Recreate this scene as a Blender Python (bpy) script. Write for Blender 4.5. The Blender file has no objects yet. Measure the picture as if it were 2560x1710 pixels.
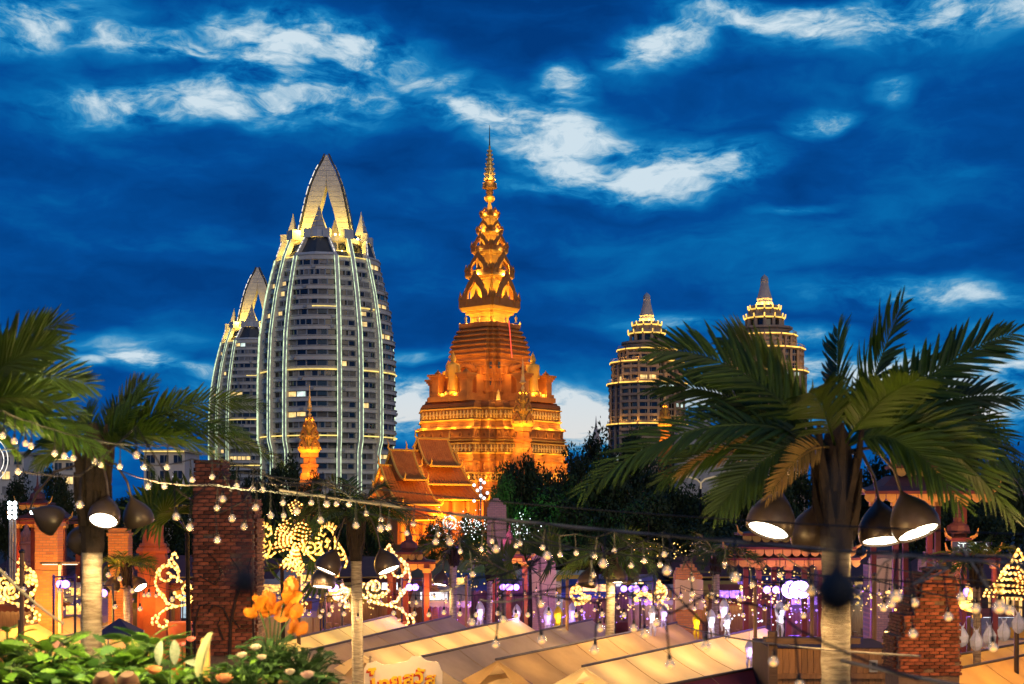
import bpy, math, random
from math import sin, cos, pi, radians, sqrt, atan2, exp
from mathutils import Vector, Matrix
random.seed(7)
S = bpy.context.scene
COL = S.collection
# ---------------------------------------------------------------- camera
F = 3555.0            # focal length in pixels of a 2560 wide picture (50 mm on full frame)
CZ = 8.0              # eye height: a terrace above the market
HY = 1270.0           # picture row of the horizon
cd = bpy.data.cameras.new('camera'); cam = bpy.data.objects.new('camera', cd); COL.objects.link(cam)
cam.location = (0, 0, CZ); cam.rotation_euler = (pi/2, 0, 0)
cd.lens = 50; cd.sensor_width = 36; cd.shift_y = (HY-855)/2560.0
cd.clip_start = 0.05; cd.clip_end = 20000
cd.dof.use_dof = True; cd.dof.focus_distance = 230; cd.dof.aperture_fstop = 2.8
S.camera = cam
S.render.engine = 'CYCLES'
S.cycles.use_denoising = True
S.cycles.max_bounces = 8; S.cycles.transparent_max_bounces = 24
S.cycles.sample_clamp_indirect = 4.0
S.view_settings.view_transform = 'Standard'; S.view_settings.look = 'None'
S.view_settings.exposure = 0.0; S.view_settings.gamma = 1.0

def W(x, y, d):       # the point that stands d metres away in picture direction (x, y)
    return Vector(((x-1280)/F*d, d, CZ+(HY-y)/F*d))

# ---------------------------------------------------------------- dusk sky with broken cloud
wd = bpy.data.worlds.new('World'); S.world = wd; wd.use_nodes = True
nt = wd.node_tree; N = nt.nodes; L = nt.links
for n in list(N): N.remove(n)
def wn(t, **k):
    n = N.new(t)
    for a, b in k.items(): setattr(n, a, b)
    return n
def wmath(op, a, b=None, c=None, clamp=False):
    n = wn('ShaderNodeMath', operation=op, use_clamp=clamp)
    for i, v in enumerate((a, b, c)):
        if v is None: continue
        if isinstance(v, (int, float)): n.inputs[i].default_value = v
        else: L.new(v, n.inputs[i])
    return n.outputs[0]
def wramp(v, stops, interp='LINEAR'):
    r = wn('ShaderNodeValToRGB'); r.color_ramp.interpolation = interp
    e = r.color_ramp.elements
    e[0].position, e[0].color = stops[0][0], (*stops[0][1], 1)
    e[1].position, e[1].color = stops[-1][0], (*stops[-1][1], 1)
    for p, c in stops[1:-1]:
        q = e.new(p); q.color = (*c, 1)
    L.new(v, r.inputs[0]); return r.outputs[0]
def wrange(v, a, b, c, d, smooth=True):
    n = wn('ShaderNodeMapRange', interpolation_type='SMOOTHSTEP' if smooth else 'LINEAR')
    L.new(v, n.inputs[0])
    for i, q in enumerate((a, b, c, d)): n.inputs[i+1].default_value = q
    return n.outputs[0]
tc = wn('ShaderNodeTexCoord'); sp = wn('ShaderNodeSeparateXYZ'); L.new(tc.outputs['Generated'], sp.inputs[0])
dx, dy, dz = sp.outputs
az = wmath('ARCTAN2', dx, dy)
el = wmath('ARCTAN2', dz, wmath('SQRT', wmath('ADD', wmath('MULTIPLY', dx, dx), wmath('MULTIPLY', dy, dy))))
cb = wn('ShaderNodeCombineXYZ'); L.new(az, cb.inputs[0]); L.new(el, cb.inputs[1])
sky2 = cb.outputs[0]
def wnoise(scale, sx, sy, detail, rough, dist=0.0, off=(0, 0), src=None):
    mp = wn('ShaderNodeMapping'); L.new(src or sky2, mp.inputs[0])
    mp.inputs['Scale'].default_value = (sx, sy, 1); mp.inputs['Location'].default_value = (off[0], off[1], 0)
    n = wn('ShaderNodeTexNoise'); L.new(mp.outputs[0], n.inputs['Vector'])
    n.inputs['Scale'].default_value = scale; n.inputs['Detail'].default_value = detail
    n.inputs['Roughness'].default_value = rough; n.inputs['Distortion'].default_value = dist
    return n.outputs[0]
# domain-warped coordinates make the cloud edges ragged
wx = wnoise(9, 1, 2.0, 3, .55, 0, (3.1, 1.7)); wy = wnoise(11, 1, 2.2, 3, .55, 0, (7.7, 4.2))
cw = wn('ShaderNodeCombineXYZ')
L.new(wmath('ADD', az, wmath('MULTIPLY', wmath('SUBTRACT', wx, .5), .062)), cw.inputs[0])
L.new(wmath('ADD', el, wmath('MULTIPLY', wmath('SUBTRACT', wy, .5), .036)), cw.inputs[1])
warp = cw.outputs[0]
BL = [  # gaps in the cloud deck: picture x, y, half-width, half-height, tilt (deg), amount
    (70, 45, 200, 62, -8, .72), (40, 92, 130, 32, -10, .8), (400, 112, 230, 34, 3, .9), (770, 108, 260, 70, 6, 1.05), (560, 245, 380, 52, -6, 1.0), (640, 300, 260, 30, 4, .5), (860, 235, 200, 50, 8, .7),
    (740, 185, 230, 105, 10, .9), (1075, 205, 120, 34, -4, .62), (960, 90, 70, 40, 20, .55), (480, 60, 60, 30, 40, .45),
    (1235, 300, 200, 40, 8, 1.0), (1400, 365, 250, 72, 22, 1.15), (1560, 420, 200, 60, 8, 1.1), (1690, 432, 190, 62, -3, 1.3), (1395, 215, 55, 60, 60, .85), (1500, 480, 260, 28, 4, .55),
    (1660, 105, 160, 60, -14, .85), (1880, 40, 220, 40, 8, .8), (2030, 55, 200, 45, 6, .95), (2350, 38, 380, 60, -2, .95), (2050, 296, 75, 30, -8, .85), (2240, 218, 45, 34, 30, .6),
    (360, 905, 85, 30, 12, 1.0), (480, 935, 120, 16, 8, .6), (230, 905, 50, 16, 0, .55), (300, 850, 200, 26, 2, .38), (1000, 1010, 130, 66, 0, 1.15), (1450, 1045, 190, 58, 4, 1.25), (560, 985, 150, 40, 0, .5),
    (2350, 930, 480, 80, -3, .95), (2420, 1010, 420, 60, 0, 1.1), (2330, 742, 330, 46, 5, .6), (1710, 818, 190, 28, 2, .5), (1960, 840, 160, 36, 0, .55), (1790, 1000, 220, 60, 0, .8),
    (1960, 525, 90, 14, -4, .5), (1560, 480, 110, 22, 3, .5), (1030, 895, 110, 18, -6, .45), (2330, 400, 180, 80, 20, .22), (200, 290, 200, 60, 0, .22), (1850, 600, 500, 60, 2, .2)]
acc = None
for (x, y, hw, hh, tl, am) in BL:
    a0 = atan2(x-1280, F); e0 = atan2((HY-y), sqrt(F*F+(x-1280)**2))
    mp = wn('ShaderNodeMapping', vector_type='TEXTURE'); L.new(warp, mp.inputs[0])
    mp.inputs['Location'].default_value = (a0, e0, 0); mp.inputs['Rotation'].default_value = (0, 0, radians(-tl))
    mp.inputs['Scale'].default_value = (hw/F*1.25, hh/F*1.25, 1)
    ln = wn('ShaderNodeVectorMath', operation='LENGTH'); L.new(mp.outputs[0], ln.inputs[0])
    g = wrange(ln.outputs['Value'], 0.0, 1.55, am, 0.0)
    acc = g if acc is None else wmath('MAXIMUM', acc, g)
# beyond the picture the deck goes on with gaps of the same kind
big = wnoise(3.3, 1, 2.6, 4, .5, .3, (1.3, .4), warp)
out = wmath('MAXIMUM', wrange(wmath('ABSOLUTE', az), .37, .5, 0, 1), wrange(el, .36, .47, 0, 1))
acc = wmath('MAXIMUM', acc, wmath('MULTIPLY', out, wrange(big, .52, .72, 0, 1.0)))
fine = wnoise(15, 1, 2.3, 10, .62, 0, (2.2, 9.1), warp)
lump = wnoise(27, 1, 2.3, 8, .62, .0, (4.6, 3.3), warp)
med = wnoise(6.0, 1, 2.9, 6, .56, .15, (5.2, 2.1), warp)
brk = wmath('ADD', wmath('MULTIPLY', wmath('SUBTRACT', fine, .5), 1.7), wmath('MULTIPLY', wmath('SUBTRACT', lump, .5), 1.25))
t = wmath('ADD', wmath('MULTIPLY', acc, .72), wmath('MULTIPLY', brk, wmath('ADD', .16, wmath('MULTIPLY', wrange(acc, .1, .8, 0, 1), 1.15))))
t = wmath('ADD', t, wmath('MULTIPLY', wmath('SUBTRACT', med, .5), .95))
t = wmath('ADD', t, .13, clamp=True)
t = wmath('ADD', t, wrange(el, .0, .25, .10, 0.0), clamp=True)
skyc = wramp(t, [(0.0, (.0005, .042, .205)), (.20, (.001, .071, .305)), (.40, (.002, .142, .42)), (.54, (.014, .225, .52)), (.66, (.10, .33, .57)), (.80, (.34, .53, .69)), (1.0, (.62, .75, .84))])
# near the horizon the gaps turn creamy
warm = wrange(el, .03, .11, 1, 0)
mx = wn('ShaderNodeMix', data_type='RGBA', blend_type='MULTIPLY'); L.new(wmath('MULTIPLY', warm, wrange(t, .6, .95, 0, 1)), mx.inputs[0]); L.new(skyc, mx.inputs[6]); mx.inputs[7].default_value = (1.22, .98, .84, 1)
bg = wn('ShaderNodeBackground'); L.new(mx.outputs[2], bg.inputs[0]); bg.inputs[1].default_value = 1.0
wo = wn('ShaderNodeOutputWorld'); L.new(bg.outputs[0], wo.inputs[0])
# last light of the evening, soft, from behind and to the right of the eye
sl = bpy.data.lights.new('evening_light', 'SUN'); so = bpy.data.objects.new('evening_light', sl); COL.objects.link(so)
sl.energy = .62; sl.angle = radians(40); sl.color = (1.0, .78, .46)
so.rotation_euler = (radians(72), 0, radians(24))

# ---------------------------------------------------------------- mesh helpers
class MB:
    def __init__(s): s.v = []; s.f = []; s.m = []
    def add(s, vs, fs, mi=0):
        o = len(s.v); s.v.extend([tuple(p) for p in vs])
        for f in fs: s.f.append(tuple(i+o for i in f)); s.m.append(mi)
        return s
    def box(s, cx, cy, cz, sx, sy, sz, rz=0, mi=0):
        c, q = cos(rz), sin(rz); vs = []
        for dz_ in (-.5, .5):
            for (a, b) in ((-.5, -.5), (.5, -.5), (.5, .5), (-.5, .5)):
                x, y = a*sx, b*sy; vs.append((cx+x*c-y*q, cy+x*q+y*c, cz+dz_*sz))
        return s.add(vs, [(3, 2, 1, 0), (4, 5, 6, 7), (0, 1, 5, 4), (1, 2, 6, 5), (2, 3, 7, 6), (3, 0, 4, 7)], mi)
    def bar(s, a, b, w, h=None, mi=0, up=None):
        a, b = Vector(a), Vector(b); h = h or w; d = (b-a).normalized()
        u = Vector(up) if up else (Vector((0, 0, 1)) if abs(d.z) < .95 else Vector((0, 1, 0)))
        r = d.cross(u).normalized(); u = r.cross(d)
        vs = [p+r*(i*w/2)+u*(j*h/2) for p in (a, b) for (i, j) in ((-1, -1), (1, -1), (1, 1), (-1, 1))]
        return s.add(vs, [(3, 2, 1, 0), (4, 5, 6, 7), (0, 1, 5, 4), (1, 2, 6, 5), (2, 3, 7, 6), (3, 0, 4, 7)], mi)
    def tube(s, path, r, n=6, mi=0, cap=True):
        P = [Vector(p) for p in path]; R = r if isinstance(r, (list, tuple)) else [r]*len(P)
        vs = []; fs = []; u = None
        for i, p in enumerate(P):
            d = (P[min(i+1, len(P)-1)]-P[max(i-1, 0)])
            d = d.normalized() if d.length > 1e-9 else Vector((0, 0, 1))
            if u is None: u = Vector((0, 0, 1)) if abs(d.z) < .9 else Vector((1, 0, 0))
            a = d.cross(u).normalized(); u = a.cross(d).normalized()
            for k in range(n):
                t_ = 2*pi*k/n; vs.append(p+(a*cos(t_)+u*sin(t_))*R[i])
        for i in range(len(P)-1):
            for k in range(n):
                k2 = (k+1) % n; fs.append((i*n+k, i*n+k2, (i+1)*n+k2, (i+1)*n+k))
        if cap: fs.append(tuple(range(n-1, -1, -1))); fs.append(tuple((len(P)-1)*n+k for k in range(n)))
        return s.add(vs, fs, mi)
    def lathe(s, prof, n=16, c=(0, 0, 0), mi=0, ph=0, M=None):
        vs = []; fs = []
        for (r, z) in prof:
            for k in range(n):
                t_ = 2*pi*k/n+ph; vs.append(Vector((r*cos(t_), r*sin(t_), z)))
        if M is not None: vs = [M @ v for v in vs]
        c = Vector(c); vs = [v+c for v in vs]
        for i in range(len(prof)-1):
            for k in range(n):
                k2 = (k+1) % n; fs.append((i*n+k, i*n+k2, (i+1)*n+k2, (i+1)*n+k))
        if prof[0][0] > 1e-6: fs.append(tuple(range(n-1, -1, -1)))
        if prof[-1][0] > 1e-6: fs.append(tuple((len(prof)-1)*n+k for k in range(n)))
        return s.add(vs, fs, mi)
    def ball(s, c, r, n=8, m=6, mi=0, sz=1.0):
        return s.lathe([(r*sin(pi*i/m)+1e-7, -r*sz*cos(pi*i/m)) for i in range(m+1)], n, c, mi)
    def loft(s, rings, mi=0, cap0=True, cap1=True):
        n = len(rings[0]); vs = []; fs = []
        for r in rings: vs += list(r)
        for i in range(len(rings)-1):
            for k in range(n):
                k2 = (k+1) % n; fs.append((i*n+k, i*n+k2, (i+1)*n+k2, (i+1)*n+k))
        if cap0: fs.append(tuple(range(n-1, -1, -1)))
        if cap1: fs.append(tuple((len(rings)-1)*n+k for k in range(n)))
        return s.add(vs, fs, mi)
    def sheet(s, grid, mi=0):
        h = len(grid); w = len(grid[0]); vs = [p for r in grid for p in r]; fs = []
        for i in range(h-1):
            for j in range(w-1): fs.append((i*w+j, i*w+j+1, (i+1)*w+j+1, (i+1)*w+j))
        return s.add(vs, fs, mi)
    def slab(s, poly, nrm, th, mi=0):
        nrm = Vector(nrm); n = len(poly); P = [Vector(p) for p in poly]
        return s.loft([[p-nrm*th/2 for p in P], [p+nrm*th/2 for p in P]], mi)
    def mesh(s, name, mats, smooth=False):
        me = bpy.data.meshes.new(name); me.from_pydata(s.v, [], s.f)
        if not isinstance(mats, (list, tuple)): mats = [mats]
        for m in mats: me.materials.append(m)
        if len(mats) > 1: me.polygons.foreach_set('material_index', s.m)
        if smooth:
            me.polygons.foreach_set('use_smooth', [True]*len(s.f))
            try: me.set_sharp_from_angle(angle=radians(40))
            except Exception: pass
        me.update(); return me
    def build(s, name, mats, parent=None, smooth=False, loc=None):
        return obj(name, s.mesh(name, mats, smooth), parent, loc)
def obj(name, me, parent=None, loc=None, rz=None):
    o = bpy.data.objects.new(name, me); COL.objects.link(o)
    if parent: o.parent = parent
    if loc is not None: o.location = loc
    if rz is not None: o.rotation_euler = (0, 0, rz)
    return o
def tag(o, label, cat, group=None):
    o['label'] = label; o['category'] = cat
    if group: o['group'] = group
    return o
def thing(name, label, cat, loc=(0, 0, 0), rz=0, group=None):
    o = bpy.data.objects.new(name, None); COL.objects.link(o); o.empty_display_size = .2
    o.location = loc; o.rotation_euler = (0, 0, rz)
    return tag(o, label, cat, group)
def copy_tree(o, parent=None):
    kids = [c for c in COL.objects if c.parent == o] if parent is None else None
    c = o.copy(); COL.objects.link(c)
    if parent: c.parent = parent
    for ch in list(o.children): copy_tree(ch, c)
    return c
def dup(o, loc, rz=0, label=None, sc=None, group=None):
    c = copy_tree(o); c.location = loc; c.rotation_euler = (0, 0, rz)
    if sc: c.scale = (sc, sc, sc) if not isinstance(sc, tuple) else sc
    if label: c['label'] = label
    if group: c['group'] = group
    return c
def struct(o, kind='structure'):
    o['kind'] = kind; return o
def lamp(name, p, power, color, r=.15, kind='POINT', aim=None, spot=100, blend=.6, parent=None):
    l = bpy.data.lights.new(name, kind); l.energy = power; l.color = color; l.shadow_soft_size = r
    o = bpy.data.objects.new(name, l); COL.objects.link(o); o.location = p
    if parent: o.parent = parent
    if kind == 'SPOT':
        l.spot_size = radians(spot); l.spot_blend = blend
        o.rotation_euler = (Vector(aim)-Vector(p)).to_track_quat('-Z', 'Y').to_euler()
    return o

# ---------------------------------------------------------------- materials
MATS = {}
def M(name, c, c2=None, scale=3.0, rough=.7, bump=0.0, metal=0.0, bscale=None, stretch=(1, 1, 1), trans=0.0, spec=.4, obj_rand=0.0, transm=0.0):
    if name in MATS: return MATS[name]
    m = bpy.data.materials.new(name); m.use_nodes = True; nt = m.node_tree; b = nt.nodes['Principled BSDF']
    c2 = c2 or tuple(x*.72 for x in c)
    tcn = nt.nodes.new('ShaderNodeTexCoord'); mp = nt.nodes.new('ShaderNodeMapping'); nt.links.new(tcn.outputs['Object'], mp.inputs[0])
    mp.inputs['Scale'].default_value = stretch
    no = nt.nodes.new('ShaderNodeTexNoise'); nt.links.new(mp.outputs[0], no.inputs['Vector'])
    no.inputs['Scale'].default_value = scale; no.inputs['Detail'].default_value = 6; no.inputs['Roughness'].default_value = .62
    cr = nt.nodes.new('ShaderNodeValToRGB'); nt.links.new(no.outputs[0], cr.inputs[0])
    cr.color_ramp.elements[0].position = .34; cr.color_ramp.elements[0].color = (*c2, 1)
    cr.color_ramp.elements[1].position = .66; cr.color_ramp.elements[1].color = (*c, 1)
    colout = cr.outputs[0]
    if obj_rand:
        oi = nt.nodes.new('ShaderNodeObjectInfo'); hs = nt.nodes.new('ShaderNodeHueSaturation')
        mr = nt.nodes.new('ShaderNodeMapRange'); nt.links.new(oi.outputs['Random'], mr.inputs[0])
        mr.inputs[3].default_value = 1-obj_rand; mr.inputs[4].default_value = 1+obj_rand
        nt.links.new(mr.outputs[0], hs.inputs['Value']); nt.links.new(colout, hs.inputs['Color']); colout = hs.outputs[0]
    nt.links.new(colout, b.inputs['Base Color'])
    b.inputs['Roughness'].default_value = rough; b.inputs['Metallic'].default_value = metal; b.inputs['Specular IOR Level'].default_value = spec
    if transm: b.inputs['Transmission Weight'].default_value = transm
    if bump:
        n2 = nt.nodes.new('ShaderNodeTexNoise'); nt.links.new(mp.outputs[0], n2.inputs['Vector'])
        n2.inputs['Scale'].default_value = bscale or scale*4; n2.inputs['Detail'].default_value = 5
        bp = nt.nodes.new('ShaderNodeBump'); bp.inputs['Strength'].default_value = bump; bp.inputs['Distance'].default_value = .05
        nt.links.new(n2.outputs[0], bp.inputs['Height']); nt.links.new(bp.outputs[0], b.inputs['Normal'])
    if trans:
        tr = nt.nodes.new('ShaderNodeBsdfTranslucent'); nt.links.new(colout, tr.inputs[0])
        ms = nt.nodes.new('ShaderNodeMixShader'); ms.inputs[0].default_value = trans
        nt.links.new(b.outputs[0], ms.inputs[1]); nt.links.new(tr.outputs[0], ms.inputs[2])
        nt.links.new(ms.outputs[0], nt.nodes['Material Output'].inputs[0])
    MATS[name] = m; return m
def E(name, c, strength, light=True, var=0.0, scale=2.0):
    if name in MATS: return MATS[name]
    m = bpy.data.materials.new(name); m.use_nodes = True; nt = m.node_tree; b = nt.nodes['Principled BSDF']
    b.inputs['Base Color'].default_value = (.2, .2, .2, 1); b.inputs['Emission Color'].default_value = (*c, 1); b.inputs['Emission Strength'].default_value = strength
    if var:
        tcn = nt.nodes.new('ShaderNodeTexCoord'); no = nt.nodes.new('ShaderNodeTexNoise'); nt.links.new(tcn.outputs['Object'], no.inputs['Vector']); no.inputs['Scale'].default_value = scale
        mr = nt.nodes.new('ShaderNodeMapRange'); nt.links.new(no.outputs[0], mr.inputs[0])
        mr.inputs[1].default_value = .3; mr.inputs[2].default_value = .7; mr.inputs[3].default_value = strength*(1-var); mr.inputs[4].default_value = strength*(1+var)
        nt.links.new(mr.outputs[0], b.inputs['Emission Strength'])
    if not light: m.cycles.emission_sampling = 'NONE'
    MATS[name] = m; return m
# ================================================================ ground
gm = M('paving', (.045, .038, .032), (.025, .021, .019), .4, .75, .3)
g = MB().sheet([[(-9000, -60, 0), (9000, -60, 0)], [(-9000, 9000, 0), (9000, 9000, 0)]]).build('ground', gm); struct(g)

# ================================================================ twin high-rise towers
conc = M('pale_concrete', (.72, .66, .57), (.60, .55, .47), .25, .8, .15)
conc2 = M('stained_concrete', (.54, .50, .44), (.38, .35, .31), .6, .85, .15)
clad = M('white_cladding', (.62, .60, .55), (.50, .485, .45), .5, .6, .05)
slate = M('slate_metal', (.075, .08, .085), (.05, .055, .06), .5, .45)
wglass = M('window_glass', (.022, .026, .034), (.014, .016, .02), .3, .12, spec=.7, obj_rand=.5)
curt = M('curtain', (.30, .28, .25), (.16, .15, .14), 1.2, .9, obj_rand=.4)
wframe = M('window_frame_paint', (.42, .42, .41), (.33, .33, .32), 2, .6)
litw = E('lit_window', (1.0, .66, .22), 1.15, False, .5, .6)
litw2 = E('lit_window_cool', (.75, .95, .85), .95, False, .5, .6)
led_g = E('led_green_white', (.78, 1.0, .58), 1.05, False, .6, .8)
led_w = E('led_white', (1.0, .93, .80), 1.3, False, .5, .5)
led_y = E('led_yellow', (1.0, .72, .16), 1.25, False, .35, .4)
flood = E('floodlight_lens', (1.0, .85, .35), 9, False)
DT = 430.0; ST = DT/F
def zt(y): return CZ+(HY-y)*ST
def interp(tab, y):
    if y <= tab[0][0]: return tab[0][1]
    for (a, p), (b, q) in zip(tab, tab[1:]):
        if y <= b: return p+(q-p)*(y-a)/(b-a)
    return tab[-1][1]
RF = [(600, 114), (660, 127), (700, 138), (750, 150), (800, 158.5), (850, 166), (930, 170), (1000, 171), (1105, 171), (1135, 162), (1300, 162)]
AX = [-5.5, 84.5, 174.5, 264.5]; HALF = [22.5, 28.5, 22.5, 28.5]
def dirv(th): return Vector((sin(radians(th)), -cos(radians(th)), 0))
def fin_xy(k, y, sgn):            # fin next to bay k, side sgn
    R = interp(RF, y); f = R*cos(radians(HALF[k])); l = R*sin(radians(HALF[k]))
    if y < 660:
        u = min(1, (660-y)/130.0); R0 = 127
        f = R0*cos(radians(HALF[k]))*(1-u)+88*u; l = R0*sin(radians(HALF[k]))*(1-u)**1.25+1.0*u
    d = dirv(AX[k]); p = Vector((-d.y, d.x, 0)); return (d*f+p*(l*sgn))*ST
CORN = [-45.5, 35.0, 134.5, 215.0]
def crown_tower(px, pd, label, seed):
    rnd = random.Random(seed)
    T = thing('high_rise_tower', label, 'skyscraper', ((px-1280)/F*pd, pd, 0), 0, 'twin crowned towers')
    ys = [1300-i*10 for i in range(0, 71)]
    fins = [(k, s) for k in range(4) for s in (-1, 1)]
    allang = []
    for k in range(4): allang += [AX[k]-HALF[k], AX[k]+HALF[k]]
    # fins beside the four wide bays
    for (k, s) in fins:
        pts = [(fin_xy(k, y, s), zt(y)) for y in ys if y >= 528]
        d = dirv(AX[k]+s*HALF[k]); p = Vector((-d.y, d.x, 0))
        m = MB(); w = 1.0
        rings = []
        for (q, z) in pts:
            q = Vector((q.x, q.y, z)); ww = w if z < zt(620) else .8
            rings.append([q-p*ww*.5-d*1.0, q+p*ww*.5-d*1.0, q+p*ww*.5+d*.55, q-p*ww*.5+d*.55])
        m.loft([[v for v in r] for r in rings]); m.build('fin', conc, T)
        m = MB()
        for e in (-1, 1):
            m.tube([Vector((q.x, q.y, z))+p*(e*w*.58)+d*.62 for (q, z) in pts if z < zt(655)], .10, 4)
        m.build('light_strip', led_g, T)
        if AX[k] < 100 or AX[k] > 250:
            m = MB()
            for i in range(len(pts)-1):
                (q, z), (q2, z2) = pts[i], pts[i+1]
                if z > zt(655) and i % 1 == 0: m.tube([Vector((q.x, q.y, z))+d*.65, (Vector((q2.x, q2.y, z2))*.7+Vector((q.x, q.y, z))*.3)+d*.65], .10, 4)
            m.build('light_strip', led_w, T)
        c = fin_xy(k, 602, s); MB().box(c.x, c.y, zt(603), 2.0, 2.0, 2.6, radians(AX[k])).build('collar', clad, T)
    # corner fins that carry on as the legs of the great arch
    for th in CORN:
        d = dirv(th); p = Vector((-d.y, d.x, 0)); rings = []; tp = []
        for y in ys:
            if y < 592: break
            R = interp(RF, y)*ST
            if y < 660: R = (127-(660-y)*.42)*ST
            q = d*R; q.z = zt(y); tp.append(q); rings.append([q-p*.55-d*1.0, q+p*.55-d*1.0, q+p*.55+d*.6, q-p*.55+d*.6])
        MB().loft(rings).build('fin', conc, T)
        m = MB()
        for e in (-1, 1): m.tube([q+p*(e*.62)+d*.66 for q in tp if q.z < zt(600)], .10, 4)
        m.build('light_strip', led_g, T)
        q = tp[-1]; MB().box(q.x, q.y, zt(603), 3.0, 3.0, 2.8, radians(th)).build('collar', clad, T)
    OUT = [(387, 1.0), (405, 8), (431, 22), (471, 37), (500, 44.5), (541, 53), (596, 63.5)]
    INN = [(387, 0), (471, 2), (500, 9.5), (523, 17), (560, 27), (596, 37)]
    def arch_sec(y, sg, o, i):
        zz = zt(y); dep = (1.2+(y-387)/209*3.6); sk = (67.5*0.14)*ST*(y-387)/209
        a, b = sg*interp(OUT, y)*ST*o, sg*interp(INN, y)*ST*i
        return [Vector((a, -dep, zz)), Vector((b, -dep*.86, zz)), Vector((b, dep*.86, zz)), Vector((a, dep, zz))]
    for sg in (-1, 1):
        yy = 391.0; 
        MB().loft([arch_sec(y, sg, .97, 1.0) if y > 471 else [v*1 for v in arch_sec(y, sg, .97, 1.0)] for y in (389, 400, 420, 445, 471, 500, 530, 560, 596)]).build('arch_leg', conc2, T)
        while yy < 588:
            y2 = min(596, yy+13.2)
            r0, r1 = arch_sec(yy+.35, sg, .985, 1.0), arch_sec(y2-.35, sg, .985, 1.0)
            for r in (r0, r1):
                r[0].y -= .22; r[1].y -= .22; r[2].y += .22; r[3].y += .22; r[1].x -= sg*.12; r[2].x -= sg*.12
            MB().loft([r1, r0]).build('panel', clad, T); yy = y2
        pts = [Vector((sg*(interp(OUT, y)*ST*.985+.25), -(1.2+(y-387)/209*3.6)+.2, zt(y))) for y in (387, 400, 416, 431, 450, 471, 500, 520, 541, 570, 596)]
        pb = [Vector((v.x, -v.y, v.z)) for v in pts]
        m = MB(); m.sheet([[a+Vector((0, -.35, 0)) for a in pts], [a+Vector((sg*.55, -.35, 0)) for a in pts], [a+Vector((sg*.55, .35, 0)) for a in pb], [a+Vector((0, .35, 0)) for a in pb]]); m.build('arch_rim', slate, T)
        m = MB()
        for i in range(2, len(pts)-1):
            m.tube([pts[i]+Vector((sg*.6, -.5, 0)), pts[i]*.25+pts[i+1]*.75+Vector((sg*.6, -.5, 0))], .10, 4)
        m.build('light_strip', led_w if sg < 0 else clad, T)
    # front, back and side blades: two folded faces between neighbouring fins
    for k in range(4):
        d = dirv(AX[k]); p = Vector((-d.y, d.x, 0)); m = MB()
        def fold(y, inset):
            a, b = fin_xy(k, y, -1), fin_xy(k, y, 1); c = (a+b)/2+d*((a-b).length*.16)
            for v in (a, b, c): v -= d*inset; v.z = zt(y)
            return [a, c, b]
        yl = [532, 545, 560, 575, 594]
        
        def solid(y):
            q = fold(y, .3); return q+[Vector((q[2].x, q[2].y, q[2].z))*1 if False else (lambda v: Vector((v.x, v.y, zt(y))))(d*((76+11*(594-y)/62)*ST)+p*((q[2]-q[0]).length*.5)), (lambda v: Vector((v.x, v.y, zt(y))))(d*((76+11*(594-y)/62)*ST)-p*((q[2]-q[0]).length*.5))]
        m.loft([solid(y) for y in yl]); m.build('crown_blade', clad if k % 2 else conc2, T)
        m = MB(); m.sheet([fold(y, .8) for y in (612, 625, 640, 652)]); m.build('crown_wedge', slate, T)
        m = MB(); 
        for (ya, yb, o) in ((594, 612, .3), (652, 658, -.3)):
            m.sheet([fold(ya, o), fold(yb, o)])
        m.build('crown_band', clad, T)
        for yj in (545, 558, 571, 583):
            q = fold(yj, .18); MB().tube(q, .09, 4).build('joint', conc2, T)
    # crown drum behind the fins
    m = MB(); n = 36
    def ring(r, y, nn=36): return [Vector((r*ST*sin(2*pi*i/nn), -r*ST*cos(2*pi*i/nn), zt(y))) for i in range(nn)]
    m.loft([ring(92, 668), ring(90, 640), ring(84, 640.1), ring(82, 618), ring(88, 617.8), ring(86, 606), ring(60, 605.9)], cap0=False); m.build('crown_drum', conc, T)
    m = MB(); m.loft([ring(122, 672), ring(122, 661), ring(96, 660.8)], cap0=False, cap1=False); m.build('crown_terrace', conc, T)
    m = MB()
    for i in range(10):
        a = -60+i*13
        for yq, rr in ((634, 90.6), (629, 84)):
            v = dirv(a)*rr*ST; m.box(v.x, v.y, zt(yq), 1.7, .5, 1.5, radians(a))
    m.build('crown_window', wglass, T)
    FL = [(-56, 648, 108), (-36, 646, 106), (27, 646, 106), (47, 650, 104), (-52, 607, 84), (-26, 600, 72), (22, 600, 78), (31, 600, 80), (62, 606, 92), (-78, 606, 92)]
    for (a, y, r) in FL:
        v = dirv(a)*r*ST; v.z = zt(y)
        MB().ball((v.x, v.y, v.z), .34, 8, 6).build('floodlight', flood, T)
        lamp('crown_lamp', (v.x, v.y, v.z+.1)+dirv(a)*.5 if False else Vector((v.x, v.y, v.z))+dirv(a)*.55+Vector((0, 0, .3)), 750 if y > 620 else 900, (1.0, .64, .08), .3, parent=T)
    for sg, dy in ((-1, -9.4), (1, -9.4)):
        lamp('arch_lamp', (sg*6.2, dy-.6, zt(588)), 5200 if sg < 0 else 2600, (1.0, .62, .07), .4, parent=T)
    lamp('arch_lamp', (0, 1, zt(575)), 2400, (1.0, .64, .08), .4, parent=T)
    # storeys
    PIT = 24.6*ST; z0 = zt(1286)-2*PIT
    nst = int((zt(664)-z0)/PIT)
    bays = []
    for k in range(4):
        bays.append((AX[k]-HALF[k], AX[k]+HALF[k], 1))
    cs = sorted([(a+180) % 360-180 for a in CORN]); 
    narrow = [(-67, -45.5), (-45.5, -28), (17, 35), (35, 56), (113, 134.5), (134.5, 152), (197, 215), (215, 236)]
    for a, b in narrow: bays.append((a, b, 0))
    wall = MB(); lip = MB(); sills = []
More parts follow.
